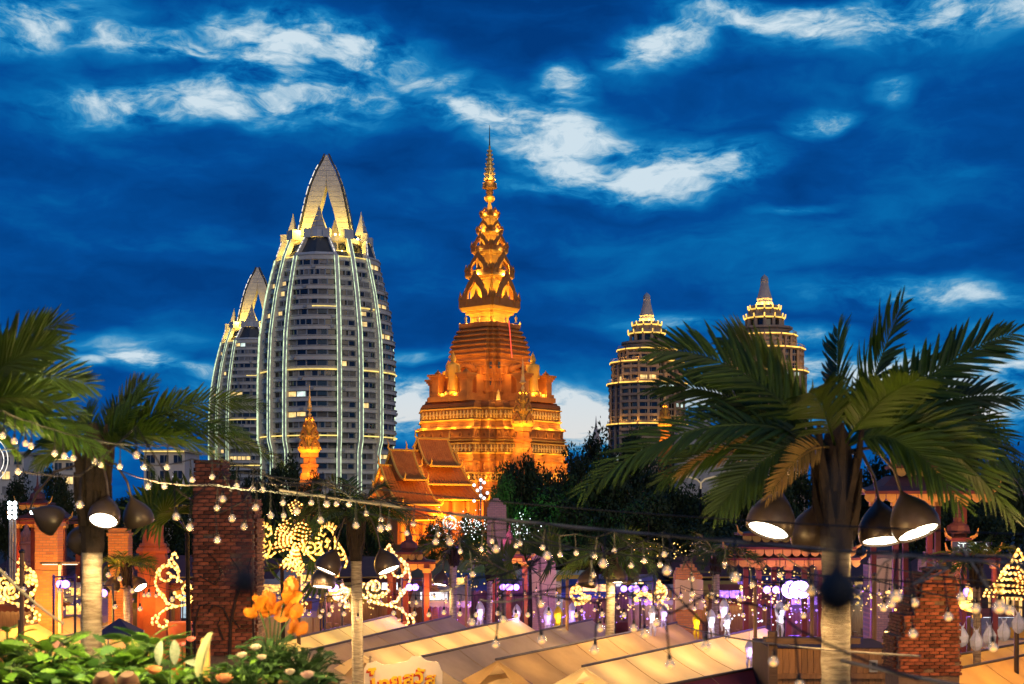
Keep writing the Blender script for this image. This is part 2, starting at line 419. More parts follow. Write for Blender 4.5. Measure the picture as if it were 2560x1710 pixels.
    for fl in range(nst+1):
        zb = z0+fl*PIT; y = HY-(zb-CZ)/ST; R = interp(RF, y)*.972*ST; R2 = interp(RF, y-24.6)*.972*ST
        style = (fl*7+3) % 5
        for (a, b, wide) in bays:
            nseg = 7 if wide else 2
            def arc(r, z, bul, sh=0):
                out = []
                for i in range(nseg+1):
                    u = i/nseg; t_ = a+(b-a)*u; rr = r*(1+bul*(1-(2*u-1)**2)*.6)+sh
                    v = dirv(t_)*rr; v.z = z; out.append(v)
                return out
            bul = .045 if wide else .0
            hs = 1.32 if not (wide and style == 2) else 1.55
            sh = 0 if not wide else (.35 if style in (1, 2) else .0)
            spn = [arc(R, zb, bul, sh-.5), arc(R, zb+.02, bul, sh), arc(R, zb+hs, bul, sh), arc(R, zb+hs+.02, bul, sh-.75)]
            wall.sheet(spn, 0)
            lip.sheet([arc(R, zb+hs-.22, bul, sh+.02), arc(R, zb+hs-.2, bul, sh+.22), arc(R, zb+hs+.05, bul, sh+.22), arc(R, zb+hs+.07, bul, sh-.1)])
            lip.sheet([arc(R, zb-.02, bul, sh-.1), arc(R, zb, bul, sh+.14), arc(R, zb+.2, bul, sh+.14), arc(R, zb+.22, bul, sh-.05)])
            vis = -130 < a and b < 120 and fl < nst
            if not vis: wall.sheet([arc(R, zb+hs, bul, -.85), arc(R2, zb+PIT, bul, -.85)], 1); continue
            # window: glass panes set between mullions
            m = MB(); npn = (8 if style == 3 else 5) if wide else 2
            lo, hi = zb+hs+.03, zb+PIT-.03
            mg = .012 if wide else .16
            lit = rnd.random(); 
            for i in range(npn):
                u0 = mg+(1-2*mg)*i/npn; u1 = mg+(1-2*mg)*(i+1)/npn
                if not wide and i == 0 and (fl % 3 == 1): u1 -= .1
                def pt(u, z, dd):
                    t_ = a+(b-a)*u; rr = R*(1+bul*(1-(2*u-1)**2)*.6)+dd; v = dirv(t_)*rr; v.z = z; return v
                c = rnd.random(); mi = 0 if c < .62 else 1
                if lit < .12 and i < max(1, npn-3): mi = 3 if rnd.random() < .8 else 4
                e = (u1-u0)*.06; hsill = lo+(.0 if rnd.random() < .75 else .35)
                m.sheet([[pt(u0+e, hsill, -.55), pt(u1-e, hsill, -.55)], [pt(u0+e, hi-.1, -.55), pt(u1-e, hi-.1, -.55)]], mi)
                if mi == 0 and rnd.random() < .4: m.sheet([[pt(u0+e, hsill, -.53), pt(u0+(u1-u0)*.4, hsill, -.53)], [pt(u0+e, hi-.1, -.53), pt(u0+(u1-u0)*.4, hi-.1, -.53)]], 1)
                for uu in ((u0, u1) if i == npn-1 else (u0,)):
                    q0, q1 = pt(uu, lo-.1, -.5), pt(uu, hi+.1, -.5); m.bar(q0, q1, .22 if (i % 2 or not wide) else .34, .3, 2, up=tuple(dirv(a)))
            m.bar(pt(mg, hi-.08, -.48), pt(1-mg, hi-.08, -.48), .12, .16, 2) if not wide else None
            m.build('window', [wglass, curt, wframe, litw, litw2], T)
            if mg > .1:
                for (u0, u1) in ((0, mg), (1-mg, 1)):
                    wall.sheet([[pt(u0, lo-.1, -.15), pt(u1, lo-.1, -.15), pt(u1, lo-.1, -.6)], [pt(u0, hi+.1, -.15), pt(u1, hi+.1, -.15), pt(u1, hi+.1, -.6)]], 0)
            wall.sheet([arc(R, zb+hs, bul, -.95), arc(R2, zb+PIT, bul, -.95)], 1)
            if rnd.random() < (.5 if wide else .22):
                u = .1+.8*rnd.random(); v = pt(u, zb+.75, sh+.3); 
                MB().box(v.x, v.y, v.z, .95, .5, .7, radians(a+(b-a)*u)).build('air_conditioner', wframe, T)
    wall.build('wall', [conc, slate], T); lip.build('cornice', conc2, T)
    # glowing cornices
    for (yy, lst) in ((939, [0, 1, 3, 4, 7]), (1097, [0, 1, 3, 4, 5, 7]), (661, [0, 1, 3, 5, 4, 6, 7]), (787, [0, 3, 7])):
        R = interp(RF, yy)*.972*ST
        for bi in lst:
            a, b, wide = bays[bi]; nseg = 8; bul = .045 if wide else 0
            pts = []
            for i in range(nseg+1):
                u = i/nseg
                if yy == 787 and bi == 0 and u < .5: continue
                t_ = a+1+(b-a-2)*u; v = dirv(t_)*(R*(1+bul*(1-(2*u-1)**2)*.6)+.45); v.z = zt(yy); pts.append(v)
            MB().tube(pts, .17, 4).build('light_strip', led_y, T)
    return T
crown_tower(818, DT, 'tallest pale tower with lit ribs and a pointed arch crown, left of the golden pagoda', 3)
tw = crown_tower(645, 612, 'smaller looking crowned tower half hidden behind the tallest one, at its left', 11)
tw.location.z = -3.2; tw.rotation_euler = (0, 0, radians(1.5))

# ================================================================ two stepped towers with stone spires
sandst = M('sand_render', (.40, .30, .22), (.30, .22, .165), .25, .8, .1)
spire_st = M('spire_stone', (.50, .45, .42), (.40, .36, .34), .8, .8, .1)
led_o = E('led_amber', (1.0, .58, .08), 1.7, False, .4, .35)
def stepped_tower(seed):
    rnd = random.Random(seed); s = 570.0/F
    T = thing('stepped_tower', 'x', 'skyscraper', (0, 0, 0), 0, 'stepped towers with spires')
    def z(y): return CZ+(HY-y)*s
    NS = 12; ph = radians(12)
    def rg(r, y): return [Vector((r*s*sin(2*pi*i/NS+ph), -r*s*cos(2*pi*i/NS+ph), z(y))) for i in range(NS)]
    # tiers: ytop, ybottom, radius
    tiers = [(858, 876, 62, 1), (876, 908, 73, 2), (908, 961, 91, 3), (961, 1062, 98, 6), (1062, 1330, 100, 14)]
    wall = MB()
    for (yt, yb, r, nf) in tiers: wall.loft([rg(r*.93, yb), rg(r*.93, yt)])
    wall.loft([rg(35, 860), rg(33, 806)])
    wall.build('wall', sandst, T)
    for (y, r) in ((1062, 101), (961, 100), (908, 92), (876, 74), (858, 63)):
        MB().loft([rg(r-1, y+6), rg(r+2.5, y+3.5), rg(r+2.5, y-1), rg(r-3, y-1.2)]).build('cornice', sandst, T)
        m = MB()
        for i in range(NS):
            a, b = rg(r+2.9, y+1.2)[i], rg(r+2.9, y+1.2)[(i+1) % NS]
            if y == 858: continue
            m.tube([a.lerp(b, .05), a.lerp(b, .95)], .24, 4)
        if m.v: m.build('light_strip', led_o, T)
        if y != 858:
            m = MB()
            for i in range(NS):
                a, b = rg(r+.5, y-1)[i], rg(r+.5, y-1)[(i+1) % NS]
                m.bar(a+Vector((0, 0, 1.1)), b+Vector((0, 0, 1.1)), .12)
                for q in range(6): p = a.lerp(b, q/6); m.bar(p, p+Vector((0, 0, 1.1)), .1)
            m.build('parapet', sandst, T)
    # pagoda roofs on top
    for (yt, yb, r) in ((808, 816, 36), (828, 837, 46)):
        MB().loft([rg(r-8, yb+3), rg(r, yb), rg(r+1.5, yb-3), rg(r-3, yt), rg(r-14, yt-1)]).build('roof', sandst, T)
        m = MB()
        for i in range(NS):
            a, b = rg(r+.8, yb-1)[i], rg(r+.8, yb-1)[(i+1) % NS]; m.tube([a.lerp(b, .1), a.lerp(b, .9)], .30, 5)
            c = rg(r+1.5, yb-2)[i]; m.bar(c, c+Vector((c.x*.03, c.y*.03, 1.4)), .4, mi=0)
        m.build('light_strip', led_o, T)
    for (ya, yb, r) in ((815, 829, 34), (836, 858, 41)):
        for i in range(NS):
            a, b = rg(r, yb)[i], rg(r, ya)[i]; MB().bar(a, b, 1.1).build('column', sandst, T)
    for (ya, yb, r) in ((817, 827, 32.6), (839, 856, 36)):
        for i in range(NS):
            a, b = rg(r, yb)[i], rg(r, yb)[(i+1) % NS]; c, d = rg(r, ya)[i], rg(r, ya)[(i+1) % NS]
            MB().sheet([[a.lerp(b, .15), a.lerp(b, .85)], [c.lerp(d, .15), c.lerp(d, .85)]]).build('window', wglass, T)
    MB().lathe([(19*s, z(806)), (19*s, z(797)), (16.5*s, z(793)), (18.5*s, z(789))], 20).build('drum', spire_st, T)
    MB().lathe([(18.5*s, z(789)), (16*s, z(783)), (12.5*s, z(770)), (9.6*s, z(757)), (8.6*s, z(750)), (9.2*s, z(749.4)), (9.2*s, z(747.5)), (8.4*s, z(747)), (8.4*s, z(745)), (9.0*s, z(744.4)), (8.6*s, z(740)), (5.5*s, z(735.5)), (1.2*s, z(732.6)), (.01, z(730))], 20).build('spire', spire_st, T, smooth=True)
    for i in range(8):
        t_ = 2*pi*i/8+.2; lamp('drum_lamp', (25*s*sin(t_), -25*s*cos(t_), z(803)), 700, (1, .55, .10), .3, parent=T)
    # windows and balconies of the shaft
    for (yt, yb, r, nf) in tiers[1:]:
        fh = (yb-yt)/nf if nf < 10 else 18.6; n_ = nf if nf < 10 else 14
        for f in range(n_):
            y1 = yt+(f+1)*fh; y0 = yt+f*fh
            for i in range(NS):
                am = degrees_mid = (2*pi*(i+.5)/NS+ph) % (2*pi)
                if pi*.62 < am < pi*1.38: continue
                A0, B0 = rg(r*.93+.4, y1)[i], rg(r*.93+.4, y1)[(i+1) % NS]
                H = fh*s; up = Vector((0, 0, 1)); nrm = Vector((sin(am), -cos(am), 0))
                m = MB(); mi = 0
                c = rnd.random()
                mi = 3 if c < .025 else (4 if c < .055 else 0)
                kind = i % 3
                if kind == 0:
                    for (u0, u1) in ((.08, .36), (.42, .60), (.66, .94)):
                        q = [A0.lerp(B0, u0)+up*H*.12, A0.lerp(B0, u1)+up*H*.12, A0.lerp(B0, u1)+up*H*.86, A0.lerp(B0, u0)+up*H*.86]
                        m.add([v+nrm*.12 for v in q], [(0, 1, 2, 3)], mi if u0 > .3 else (mi if rnd.random() < .3 else 0))
                        m.bar(q[0]+nrm*.18, q[1]+nrm*.18, .16, .2, 2); m.bar((q[0]+q[1])/2+nrm*.16, (q[2]+q[3])/2+nrm*.16, .1, .1, 2)
                    m.build('window', [wglass, curt, wframe, litw, litw2], T)
                else:
                    q = [A0.lerp(B0, .05)+up*H*.36, A0.lerp(B0, .95)+up*H*.36, A0.lerp(B0, .95)+up*H*.95, A0.lerp(B0, .05)+up*H*.95]
                    m.add([v+nrm*.05 for v in q], [(0, 1, 2, 3)], mi if mi else (0 if rnd.random() < .8 else 1))
                    for u in (.05, .35, .66, .95): m.bar(A0.lerp(B0, u)+up*H*.36+nrm*.1, A0.lerp(B0, u)+up*H*.95+nrm*.1, .12, .12, 2)
                    m.build('window', [wglass, curt, wframe, litw, litw2], T)
                    bm_ = MB(); a, b = A0.lerp(B0, .03)+nrm*.55, A0.lerp(B0, .97)+nrm*.55
                    bm_.bar(a+up*H*.18, b+up*H*.18, 1.2, H*.36); bm_.build('balcony', sandst, T)
        m = MB()
        for i in range(NS):
            for u in (0, .5):
                a, b = rg(r*.93+2.5, yb)[i].lerp(rg(r*.93+2.5, yb)[(i+1) % NS], u), rg(r*.93+2.5, yt)[i].lerp(rg(r*.93+2.5, yt)[(i+1) % NS], u); m.bar(a, b, .9, 1.2)
        m.build('pier', sandst, T)
    for (y, r) in ((1054, 104), (955, 101), (902, 96)):
        for i in range(-3, 4):
            t_ = i*.42+.1; lamp('wall_lamp', (r*1.04*s*sin(t_), -r*1.04*s*cos(t_), z(y)), 260, (1, .5, .08), .2, parent=T)
    return T
st = stepped_tower(5)
st.location = ((1617-1280)/F*570, 570, 0)
st['label'] = 'brown stepped tower with amber light rings, standing clear between pagoda and right palm'
st2 = dup(st, ((1911-1280)/F*535, 535, 1.5), radians(8), 'brown stepped tower with a stone spire, rising behind the right palm crown')
# ================================================================ great golden pagoda
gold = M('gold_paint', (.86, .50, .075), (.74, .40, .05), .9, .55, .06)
gold_d = M('shaded_gold', (.40, .185, .035), (.29, .13, .024), .8, .6, .1)  # darker gold, the shade of unlit outward faces put into its colour
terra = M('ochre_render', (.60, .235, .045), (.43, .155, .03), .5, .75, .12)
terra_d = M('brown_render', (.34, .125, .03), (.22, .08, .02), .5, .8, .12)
gleaf = M('gold_leaf', (.95, .66, .22), (.85, .54, .15), 2.0, .35, .05, metal=.35)
DP = 242.0; SP = DP/F
ROT = radians(-39)
def redent(R, k=2, cf=.3):
    a = R*sqrt(2)/(2-cf+cf/k); c = a*cf; q = []
    x, y = a, a-c; q.append((x, y))
    for j in range(k):
        y += c/k; q.append((x, y)); x -= c/k; q.append((x, y))
    out = []
    for r in range(4):
        for (x, y) in q:
            for _ in range(r): x, y = -y, x
            out.append((x, y))
    return out
def ring_of(R, z, k=2, cf=.3, rot=ROT, s=1.0):
    c, q = cos(rot), sin(rot)
    return [Vector(((x*c-y*q)*s, (x*q+y*c)*s, z)) for (x, y) in redent(R, k, cf)]
def face_dirs(rot=ROT): return [rot+i*pi/2 for i in range(4)]        # outward normals of the four sides
OG = [(1, 0), (1.0, .15), (.99, .30), (.93, .45), (.80, .58), (.58, .69), (.34, .78), (.14, .88), (0, 1.0)]
def ogee(w, h):
    r = [(x*w, z*h) for x, z in OG]; return r+[(-x, z) for x, z in reversed(r[:-1])]
def arch_frame(mb, c, nrm, w, h, th, inner=.70, z0=0, mi=0, teeth=True):
    """a standing ogee hoop: outer line w x h, opening inside it"""
    nrm = Vector(nrm).normalized(); side = Vector((-nrm.y, nrm.x, 0)); c = Vector(c)
    o = ogee(w, h); i_ = [(x*inner, z0+z*inner*.90) for x, z in ogee(w, h)]
    P = lambda x, z, d: c+side*x+Vector((0, 0, z))+nrm*d
    for k in range(len(o)-1):
        a, b, e, f_ = o[k], o[k+1], i_[k+1], i_[k]
        q = [P(*a, th/2), P(*b, th/2), P(*e, th/2), P(*f_, th/2), P(*a, -th/2), P(*b, -th/2), P(*e, -th/2), P(*f_, -th/2)]
        mb.add(q, [(0, 1, 2, 3), (7, 6, 5, 4), (0, 4, 5, 1), (3, 2, 6, 7)], mi)
    # flame teeth on the outer edge
    for k in range(1, len(o)-1):
        if teeth and abs(o[k][0]) > w*.05:
            a, b = Vector(o[k-1]), Vector(o[k]); m_ = (a+b)/2; t_ = (b-a).normalized(); n_ = Vector((t_.y, -t_.x)); L_ = (b-a).length
            tip = m_+n_*L_*.32+Vector((0, L_*.25))
            q = [P(a.x, a.y, th*.3), P(b.x, b.y, th*.3), P(tip.x, tip.y, 0), P(a.x, a.y, -th*.3), P(b.x, b.y, -th*.3)]
            mb.add(q, [(0, 1, 2), (4, 3, 2), (0, 2, 3), (1, 4, 2)], mi)
    return mb
def statue(mb, c, h, face, mi=0, robe=False):
    """small standing figure: plinth, robed body, arms, head with a pointed crown"""
    c = Vector(c); fx, fy = cos(face), sin(face)
    mb.lathe([(.20*h, 0), (.20*h, .07*h), (.15*h, .09*h), (.13*h, .2*h), (.115*h, .38*h), (.13*h, .52*h), (.17*h, .66*h), (.155*h, .735*h), (.06*h, .77*h), (.05*h, .80*h)], 10, c, mi)
    mb.ball(c+Vector((0, 0, .855*h)), .075*h, 8, 6, mi, 1.2)
    mb.lathe([(.06*h, .90*h), (.045*h, .95*h), (.012*h, 1.02*h), (.001, 1.06*h)], 8, c, mi)
    for sg in (-1, 1):
        sx, sy = -fy*sg, fx*sg
        mb.tube([c+Vector((sx*.16*h, sy*.16*h, .70*h)), c+Vector((sx*.20*h, sy*.20*h, .55*h)), c+Vector((sx*.17*h+fx*.05*h, sy*.17*h+fy*.05*h, .42*h))], [.05*h, .042*h, .03*h], 6, mi)
PC = W(1224, HY, DP); PC.z = 0
PG = thing('golden_pagoda', 'giant floodlit golden pagoda with a tiered spire, the tallest orange building', 'pagoda', tuple(PC))
def zp(y): return CZ+(HY-y)*SP
def prings(lst, k, cf): return [ring_of(R*SP, zp(y), k, cf) for (y, R) in lst]
# ---- finial
MB().tube([(0, 0, zp(364)), (0, 0, zp(313))], [.13, .04], 6).build('needle', slate, PG)
m = MB(); y = 372.0; prof = []
MB().lathe([(2*SP, zp(372)), (3.2*SP, zp(369)), (2.6*SP, zp(366)), (1.2*SP, zp(362)), (.01, zp(359))], 10).build('finial', gleaf, PG)
ty = [372, 381, 391, 402, 414, 426, 438, 452]
for i in range(7):
    r0 = 3.2+i*1.55; a, b = ty[i], ty[i+1]
    m = MB(); m.lathe([((r0+2.0)*SP, zp(b-.5)), ((r0+2.4)*SP, zp(b-2.2)), ((r0-.2)*SP, zp(b-3.2)), ((r0-1.2)*SP, zp(a))], 12)
    for q in range(12):
        t_ = 2*pi*q/12; m.bar(((r0+2.2)*SP*cos(t_), (r0+2.2)*SP*sin(t_), zp(b-2)), ((r0+2.9)*SP*cos(t_), (r0+2.9)*SP*sin(t_), zp(b-5.5)), .12)
    m.build('umbrella_tier', gleaf, PG)
MB().lathe([(13*SP, zp(456)), (17*SP, zp(458)), (18*SP, zp(468)), (18.5*SP, zp(471)), (12*SP, zp(473)), (8*SP, zp(476)), (9.5*SP, zp(480)), (8*SP, zp(486)), (6*SP, zp(487))][::-1]+[(5*SP, zp(452))], 20).build('drum', gold_d, PG, True)
MB().lathe([(4*SP, zp(506)), (10*SP, zp(504)), (13.5*SP, zp(499)), (13.5*SP, zp(494)), (10*SP, zp(490)), (7*SP, zp(487)), (5*SP, zp(486))], 20).build('lotus_bud', gold, PG, True)
MB().lathe([(10.5*SP, zp(534)), (7*SP, zp(522)), (4.5*SP, zp(512)), (3.2*SP, zp(505))], 16).build('cone', gold, PG, True)
lg = (1.0, .56, .10); lo_ = (1.0, .44, .055)
for i in range(4):
    t_ = ROT+pi/4+i*pi/2
    lamp('spire_lamp', (21*SP*cos(t_), 21*SP*sin(t_), zp(452)), 110, (1, .62, .14), .15, parent=PG)
    lamp('spire_lamp', (24*SP*cos(t_), 24*SP*sin(t_), zp(500)), 90, lg, .15, parent=PG)
# ---- lotus tiers: (parapet top, parapet bottom, parapet R, flare bottom, flare R, wall R, wall bottom, arch top)
TI = [(531, 542, 25, 548, 18, 14, 558, 521), (571, 583, 34, 590, 27, 19, 604, 551), (612, 631, 47, 641, 37, 25, 655, 584), (672, 694, 62, 703, 49, 33, 718, 634), (742, 772, 77, 796, 47, 48, 822, 684)]
for n_, (pt_, pb, R, fb, fr, wr, wb, at) in enumerate(TI):
    body = [(fb+.01, fr), (fb-(fb-pb)*.3, fr+(R-fr)*.2), (fb-(fb-pb)*.32, fr+(R-fr)*.42), (fb-(fb-pb)*.62, fr+(R-fr)*.48), (fb-(fb-pb)*.64, fr+(R-fr)*.75), (pb, R-1.5), (pb-1, R*.98)]
    MB().loft(prings(body, 2, .22)).build('tier_flare', gold, PG)
    nw = TI[n_+1][5] if n_ < 4 else 48
    MB().loft(prings([(TI[n_+1][1] if n_ < 4 else 822, nw if n_ < 4 else 52), (fb-.5, nw if n_ < 4 else 47)], 2, .3)).build('tier_wall', gold, PG)
    # parapet: thin wall with pointed cresting
    mo = MB(); A = prings([(pb, R), (pt_+(pb-pt_)*.35, R), (pt_+(pb-pt_)*.35, R*.95), (pb, R*.95)], 2, .22); mo.loft(A, cap0=False, cap1=False)
    top = ring_of(R*SP*.985, zp(pt_+(pb-pt_)*.35), 2, .22); nn = len(top)
    for i in range(nn):
        a, b = top[i], top[(i+1) % nn]; L_ = (b-a).length; cnt = max(1, round(L_/(.36*(pb-pt_)*SP*1.6)))
        if L_ > R*SP*.8:
            cnt *= 1
        for q in range(cnt):
            p0, p1 = a.lerp(b, q/cnt), a.lerp(b, (q+1)/cnt); u = (q+.5)/cnt
            if L_ > R*SP*.8 and .2 < u < .8: continue
            hgt = (pb-pt_)*SP*.75; mid = (p0+p1)/2+Vector((0, 0, hgt)); n2 = Vector(((b-a).y, -(b-a).x, 0)).normalized()*.25
            mo.add([p0+n2, p1+n2, mid, p0-n2, p1-n2], [(0, 1, 2), (4, 3, 2), (0, 2, 3), (1, 4, 2)])
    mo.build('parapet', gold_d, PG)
    a_ = R*sqrt(2)/(2-.22+.11)
    for f in face_dirs():
        nrm = Vector((cos(f), sin(f), 0)); c = nrm*(a_*SP*.965); c.z = zp(pb-(pb-pt_)*.2); wd_ = a_*.54*SP; hh = (pb-at)*SP*.93
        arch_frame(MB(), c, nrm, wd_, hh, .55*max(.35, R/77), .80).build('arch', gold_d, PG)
        if R > 40:
            c2 = nrm*(a_*SP*.90); c2.z = zp(pb-(pb-pt_)*.45); MB().slab([c2+Vector((-nrm.y*x*wd_*.5, nrm.x*x*wd_*.5, z*hh*.36)) for x, z in ((-1, 0), (1, 0), (.8, .35), (.4, .5), (.15, .8), (0, 1), (-.15, .8), (-.4, .5), (-.8, .35))], nrm, .2).build('niche_crest', gold_d, PG)
        lamp('tier_lamp', (nrm*(nw*.5+a_*.5)*SP)+Vector((0, 0, zp(pb-3))), 54*(R*SP)**2*(1.0 if R > 70 else 1.5), lg, .15, parent=PG)
    for i in range(4):
        t_ = ROT+pi/4+i*pi/2; rr = (nw+R)*.5*SP; lamp('tier_lamp', (rr*cos(t_), rr*sin(t_), zp(pb-2)), 30*(R*SP)**2*(1.0 if R > 70 else 1.5), lg, .15, parent=PG)
        if n_ == 4:
            for q in (-.35, .35): lamp('flare_lamp', (62*SP*cos(t_+q), 62*SP*sin(t_+q), zp(811)), 300, lg, .15, parent=PG)
# ---- ribbed body
MB().loft(prings([(824, 76), (814, 76), (812, 72)], 3, .42)).build('platform', terra, PG)
prof = []; yb = 905; 
rib = [(816, 74), (829, 82), (841, 88.5), (853, 93.5), (865, 97), (877, 99.5), (889, 101), (901, 102)]
for i in range(len(rib)-1):
    (a, ra), (b, rb) = rib[i], rib[i+1]
    m = MB(); m.loft(prings([(b, ra-5), (b-2, ra-4.5), (a+6.6, ra-3.6), (a+6, ra+.6), (a+4.2, ra+1.6), (a+2.6, ra+1.2), (a+2, ra-1.5), (a, ra-2.5)], 3, .46)); m.build('rib', terra, PG)
MB().loft(prings([(1012, 108), (1000, 104), (960, 100), (940, 99), (905, 97), (901, 95)], 3, .46)).build('body_wall', terra, PG)
for (a, R) in ((906, 101), (921, 101), (941, 103), (957, 104), (985, 106)):
    MB().loft(prings([(a+4, R-1), (a+3.6, R+1.4), (a+1, R+1.8), (a, R-1)], 3, .46)).build('cornice', terra, PG)
# little windows on the corner facing us
for (xx, yy) in ((1228, 922), (1249, 922), (1213, 963), (1229, 963), (1252, 963), (1265, 963)):
    p = Vector(((xx-1224)*SP, -101*SP*.92, zp(yy))); MB().box(p.x, p.y+.3, p.z, .42, 1.0, 1.1).build('window', slate, PG)
# ---- porches on the four sides
for f in face_dirs():
    nrm = Vector((cos(f), sin(f), 0)); sd = Vector((-nrm.y, nrm.x, 0)); B = 98*SP/1.20
    base = nrm*(B+2.2)
    def at(o, s, z): return base+nrm*o+sd*s+Vector((0, 0, z))
    m = MB(); m.box(base.x, base.y, (zp(1012)+zp(1000))/2, 6.2, 8.6, zp(1000)-zp(1012), f); m.box(base.x, base.y, zp(997), 5.6, 7.8, .5, f); m.build('porch_base', terra, PG)
    for s_ in (-1, 1):
        for o in (1.9,):
            m = MB(); q = at(o, s_*3.1, 0)
            for (y0, y1, w) in ((1000, 992, 2.0), (992, 960, 1.45), (960, 955, 1.8), (955, 950, 2.2), (950, 945, 2.6)): m.box(q.x, q.y, (zp(y0)+zp(y1))/2, w, w, zp(y1)-zp(y0), f)
            m.lathe([(.5, zp(945)), (.55, zp(941)), (.2, zp(937)), (.02, zp(932))], 8, (q.x, q.y, 0)); m.build('porch_pillar', terra, PG)
        q = at(-1.4, s_*3.0, 0); m = MB(); m.box(q.x, q.y, (zp(1000)+zp(946))/2, 2.6, 1.2, zp(946)-zp(1000), f); m.build('porch_wall', terra, PG)
    q = at(-2.2, 0, 0); m = MB()
    m.box(q.x, q.y, (zp(1000)+zp(926))/2, 1.2, 6.4, zp(926)-zp(1000), f); m.build('porch_back', terra, PG)
    c = at(.2, 0, zp(948)); arch_frame(MB(), at(-1.4, 0, zp(938)), nrm, 2.6, zp(916)-zp(940), .8, .62).build('pediment', terra_d, PG)
    m = MB(); statue(m, at(1.6, 0, zp(996)), (zp(889)-zp(996))*.95, f); m.build('standing_statue', gold, PG, True)
    for s_ in (-1, 1):
        lamp('porch_lamp', at(2.9, s_*1.4, zp(994)), 300, lo_, .2, parent=PG)
        lamp('porch_lamp', at(-.6, s_*4.6, zp(944)), 130, lo_, .2, parent=PG)
        lamp('body_lamp', at(1.0, s_*6.8, zp(1003)), 40, lo_, .2, parent=PG)
for f in face_dirs():
    for q in (-.42, .42, -.2, .2):
        lamp('rib_lamp', (cos(f+q)*122*SP, sin(f+q)*122*SP, zp(918)), 120, (1, .45, .05), .25, parent=PG)
# ---- figures on the ledges
for (xx, yy, h, d_) in ((1166, 812, 17, -3), (1198, 813, 16, -4.2), (1290, 812, 17, -3), (1150, 820, 12, -1), (1300, 818, 14, 0), (1264, 813, 14, -4.2)):
    m = MB(); statue(m, ((xx-1224)*SP, d_, zp(yy)), h*SP, -pi/2); m.build('ledge_statue', gleaf, PG, True)
for (xx, yy, h, d_) in ((1077, 1021, 29, -1), (1247, 1012, 27, -9.6), (1366, 1022, 27, -1)):
    m = MB(); x = (xx-1224)*SP; z = zp(yy); u = h*SP
    m.box(x, d_, z+u*.06, u*.42, u*.5, u*.12); m.lathe([(.17*u, .1*u), (.19*u, .3*u), (.15*u, .55*u), (.10*u, .68*u)], 8, (x, d_, z)); m.ball((x, d_-.05*u, z+.76*u), .13*u, 8, 6); m.lathe([(.1*u, .84*u), (.04*u, .93*u), (.005, 1.05*u)], 6, (x, d_, z))
    for sg in (-1, 1): m.tube([(x+sg*.1*u, d_-.16*u, z+.5*u), (x+sg*.1*u, d_-.2*u, z+.1*u)], .05*u, 6)
    m.build('guardian_lion', gleaf, PG, True); lamp('lion_lamp', (x, d_-1.6, z+.5), 60, lg, .1, parent=PG)
# ---- terraces below
LV = [  # (part, [(y, R)...], material)
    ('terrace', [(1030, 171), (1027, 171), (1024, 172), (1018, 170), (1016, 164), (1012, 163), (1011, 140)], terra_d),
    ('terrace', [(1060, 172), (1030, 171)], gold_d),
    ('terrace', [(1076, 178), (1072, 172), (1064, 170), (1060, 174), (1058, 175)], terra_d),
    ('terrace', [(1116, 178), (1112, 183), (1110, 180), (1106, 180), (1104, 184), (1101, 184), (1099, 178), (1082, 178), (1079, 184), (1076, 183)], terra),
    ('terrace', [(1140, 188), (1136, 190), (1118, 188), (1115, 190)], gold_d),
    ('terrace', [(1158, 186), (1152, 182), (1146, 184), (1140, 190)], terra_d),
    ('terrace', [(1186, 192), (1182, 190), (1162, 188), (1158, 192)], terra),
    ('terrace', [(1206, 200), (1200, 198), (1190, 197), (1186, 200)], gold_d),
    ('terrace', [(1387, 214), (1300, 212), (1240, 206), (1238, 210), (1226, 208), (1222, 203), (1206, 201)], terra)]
for nm, lst, mt in LV: MB().loft(prings(lst, 4, .62)).build(nm, mt, PG)
def along(R, y, step, inset=0):
    rg_ = ring_of(R*SP, zp(y), 4, .62); out = []
    for i in range(len(rg_)):
        a, b = rg_[i], rg_[(i+1) % len(rg_)]; L_ = (b-a).length; n2 = Vector(((b-a).y, -(b-a).x, 0)).normalized(); c_ = max(1, int(L_/step))
        for q in range(c_):
            p = a.lerp(b, (q+.5)/c_); out.append((p, n2))
    return out
def frieze(R, y0, y1, step, name):
    m = MB(); h = zp(y0)-zp(y1)
    for (p, n2) in along(R, y1, step):
        if n2.y > .3: continue
        s_ = Vector((-n2.y, n2.x, 0)); p = p+n2*.05
        o = [(0, 0), (.16, .1), (.10, .35), (.32, .42), (.28, .62), (.12, .60), (.14, .85), (0, 1.0)]
        poly = [(x, z) for x, z in o]+[(-x, z) for x, z in reversed(o[1:-1])]
        m.slab([p+s_*(x*step*1.25)+Vector((0, 0, .06*h+z*h*.86)) for x, z in poly], n2, .34)
    o_ = m.build(name, gleaf, PG); o_['kind'] = 'stuff'
frieze(171.5, 1034, 1056, .72, 'frieze'); frieze(189, 1117, 1137, .75, 'frieze'); frieze(198.5, 1188, 1204, .7, 'frieze')
for (R, y) in ((174, 1031), (174.5, 1059), (191, 1116), (191.5, 1139), (200.5, 1187), (201.5, 1206), (184, 1080), (185, 1108)):
    MB().loft(prings([(y+1.8, R-1), (y+1.4, R+1.2), (y-1.2, R+1.2), (y-1.6, R-1)], 4, .62)).build('moulding', gold, PG)
m = MB()
for (p, n2) in along(178, 1098, 2.1):
    if n2.y > .3: continue
    s_ = Vector((-n2.y, n2.x, 0)); arch_frame(m, p+n2*.08, n2, .42, 1.05, .2, .6); q = p+n2*.02
    m.slab([q+s_*x+Vector((0, 0, z)) for x, z in ((-.26, .02), (.26, .02), (.26, .55), (0, .78), (-.26, .55))], n2, .1, 1)
o_ = m.build('niche', [terra, terra_d], PG); o_['kind'] = 'stuff'
m = MB()
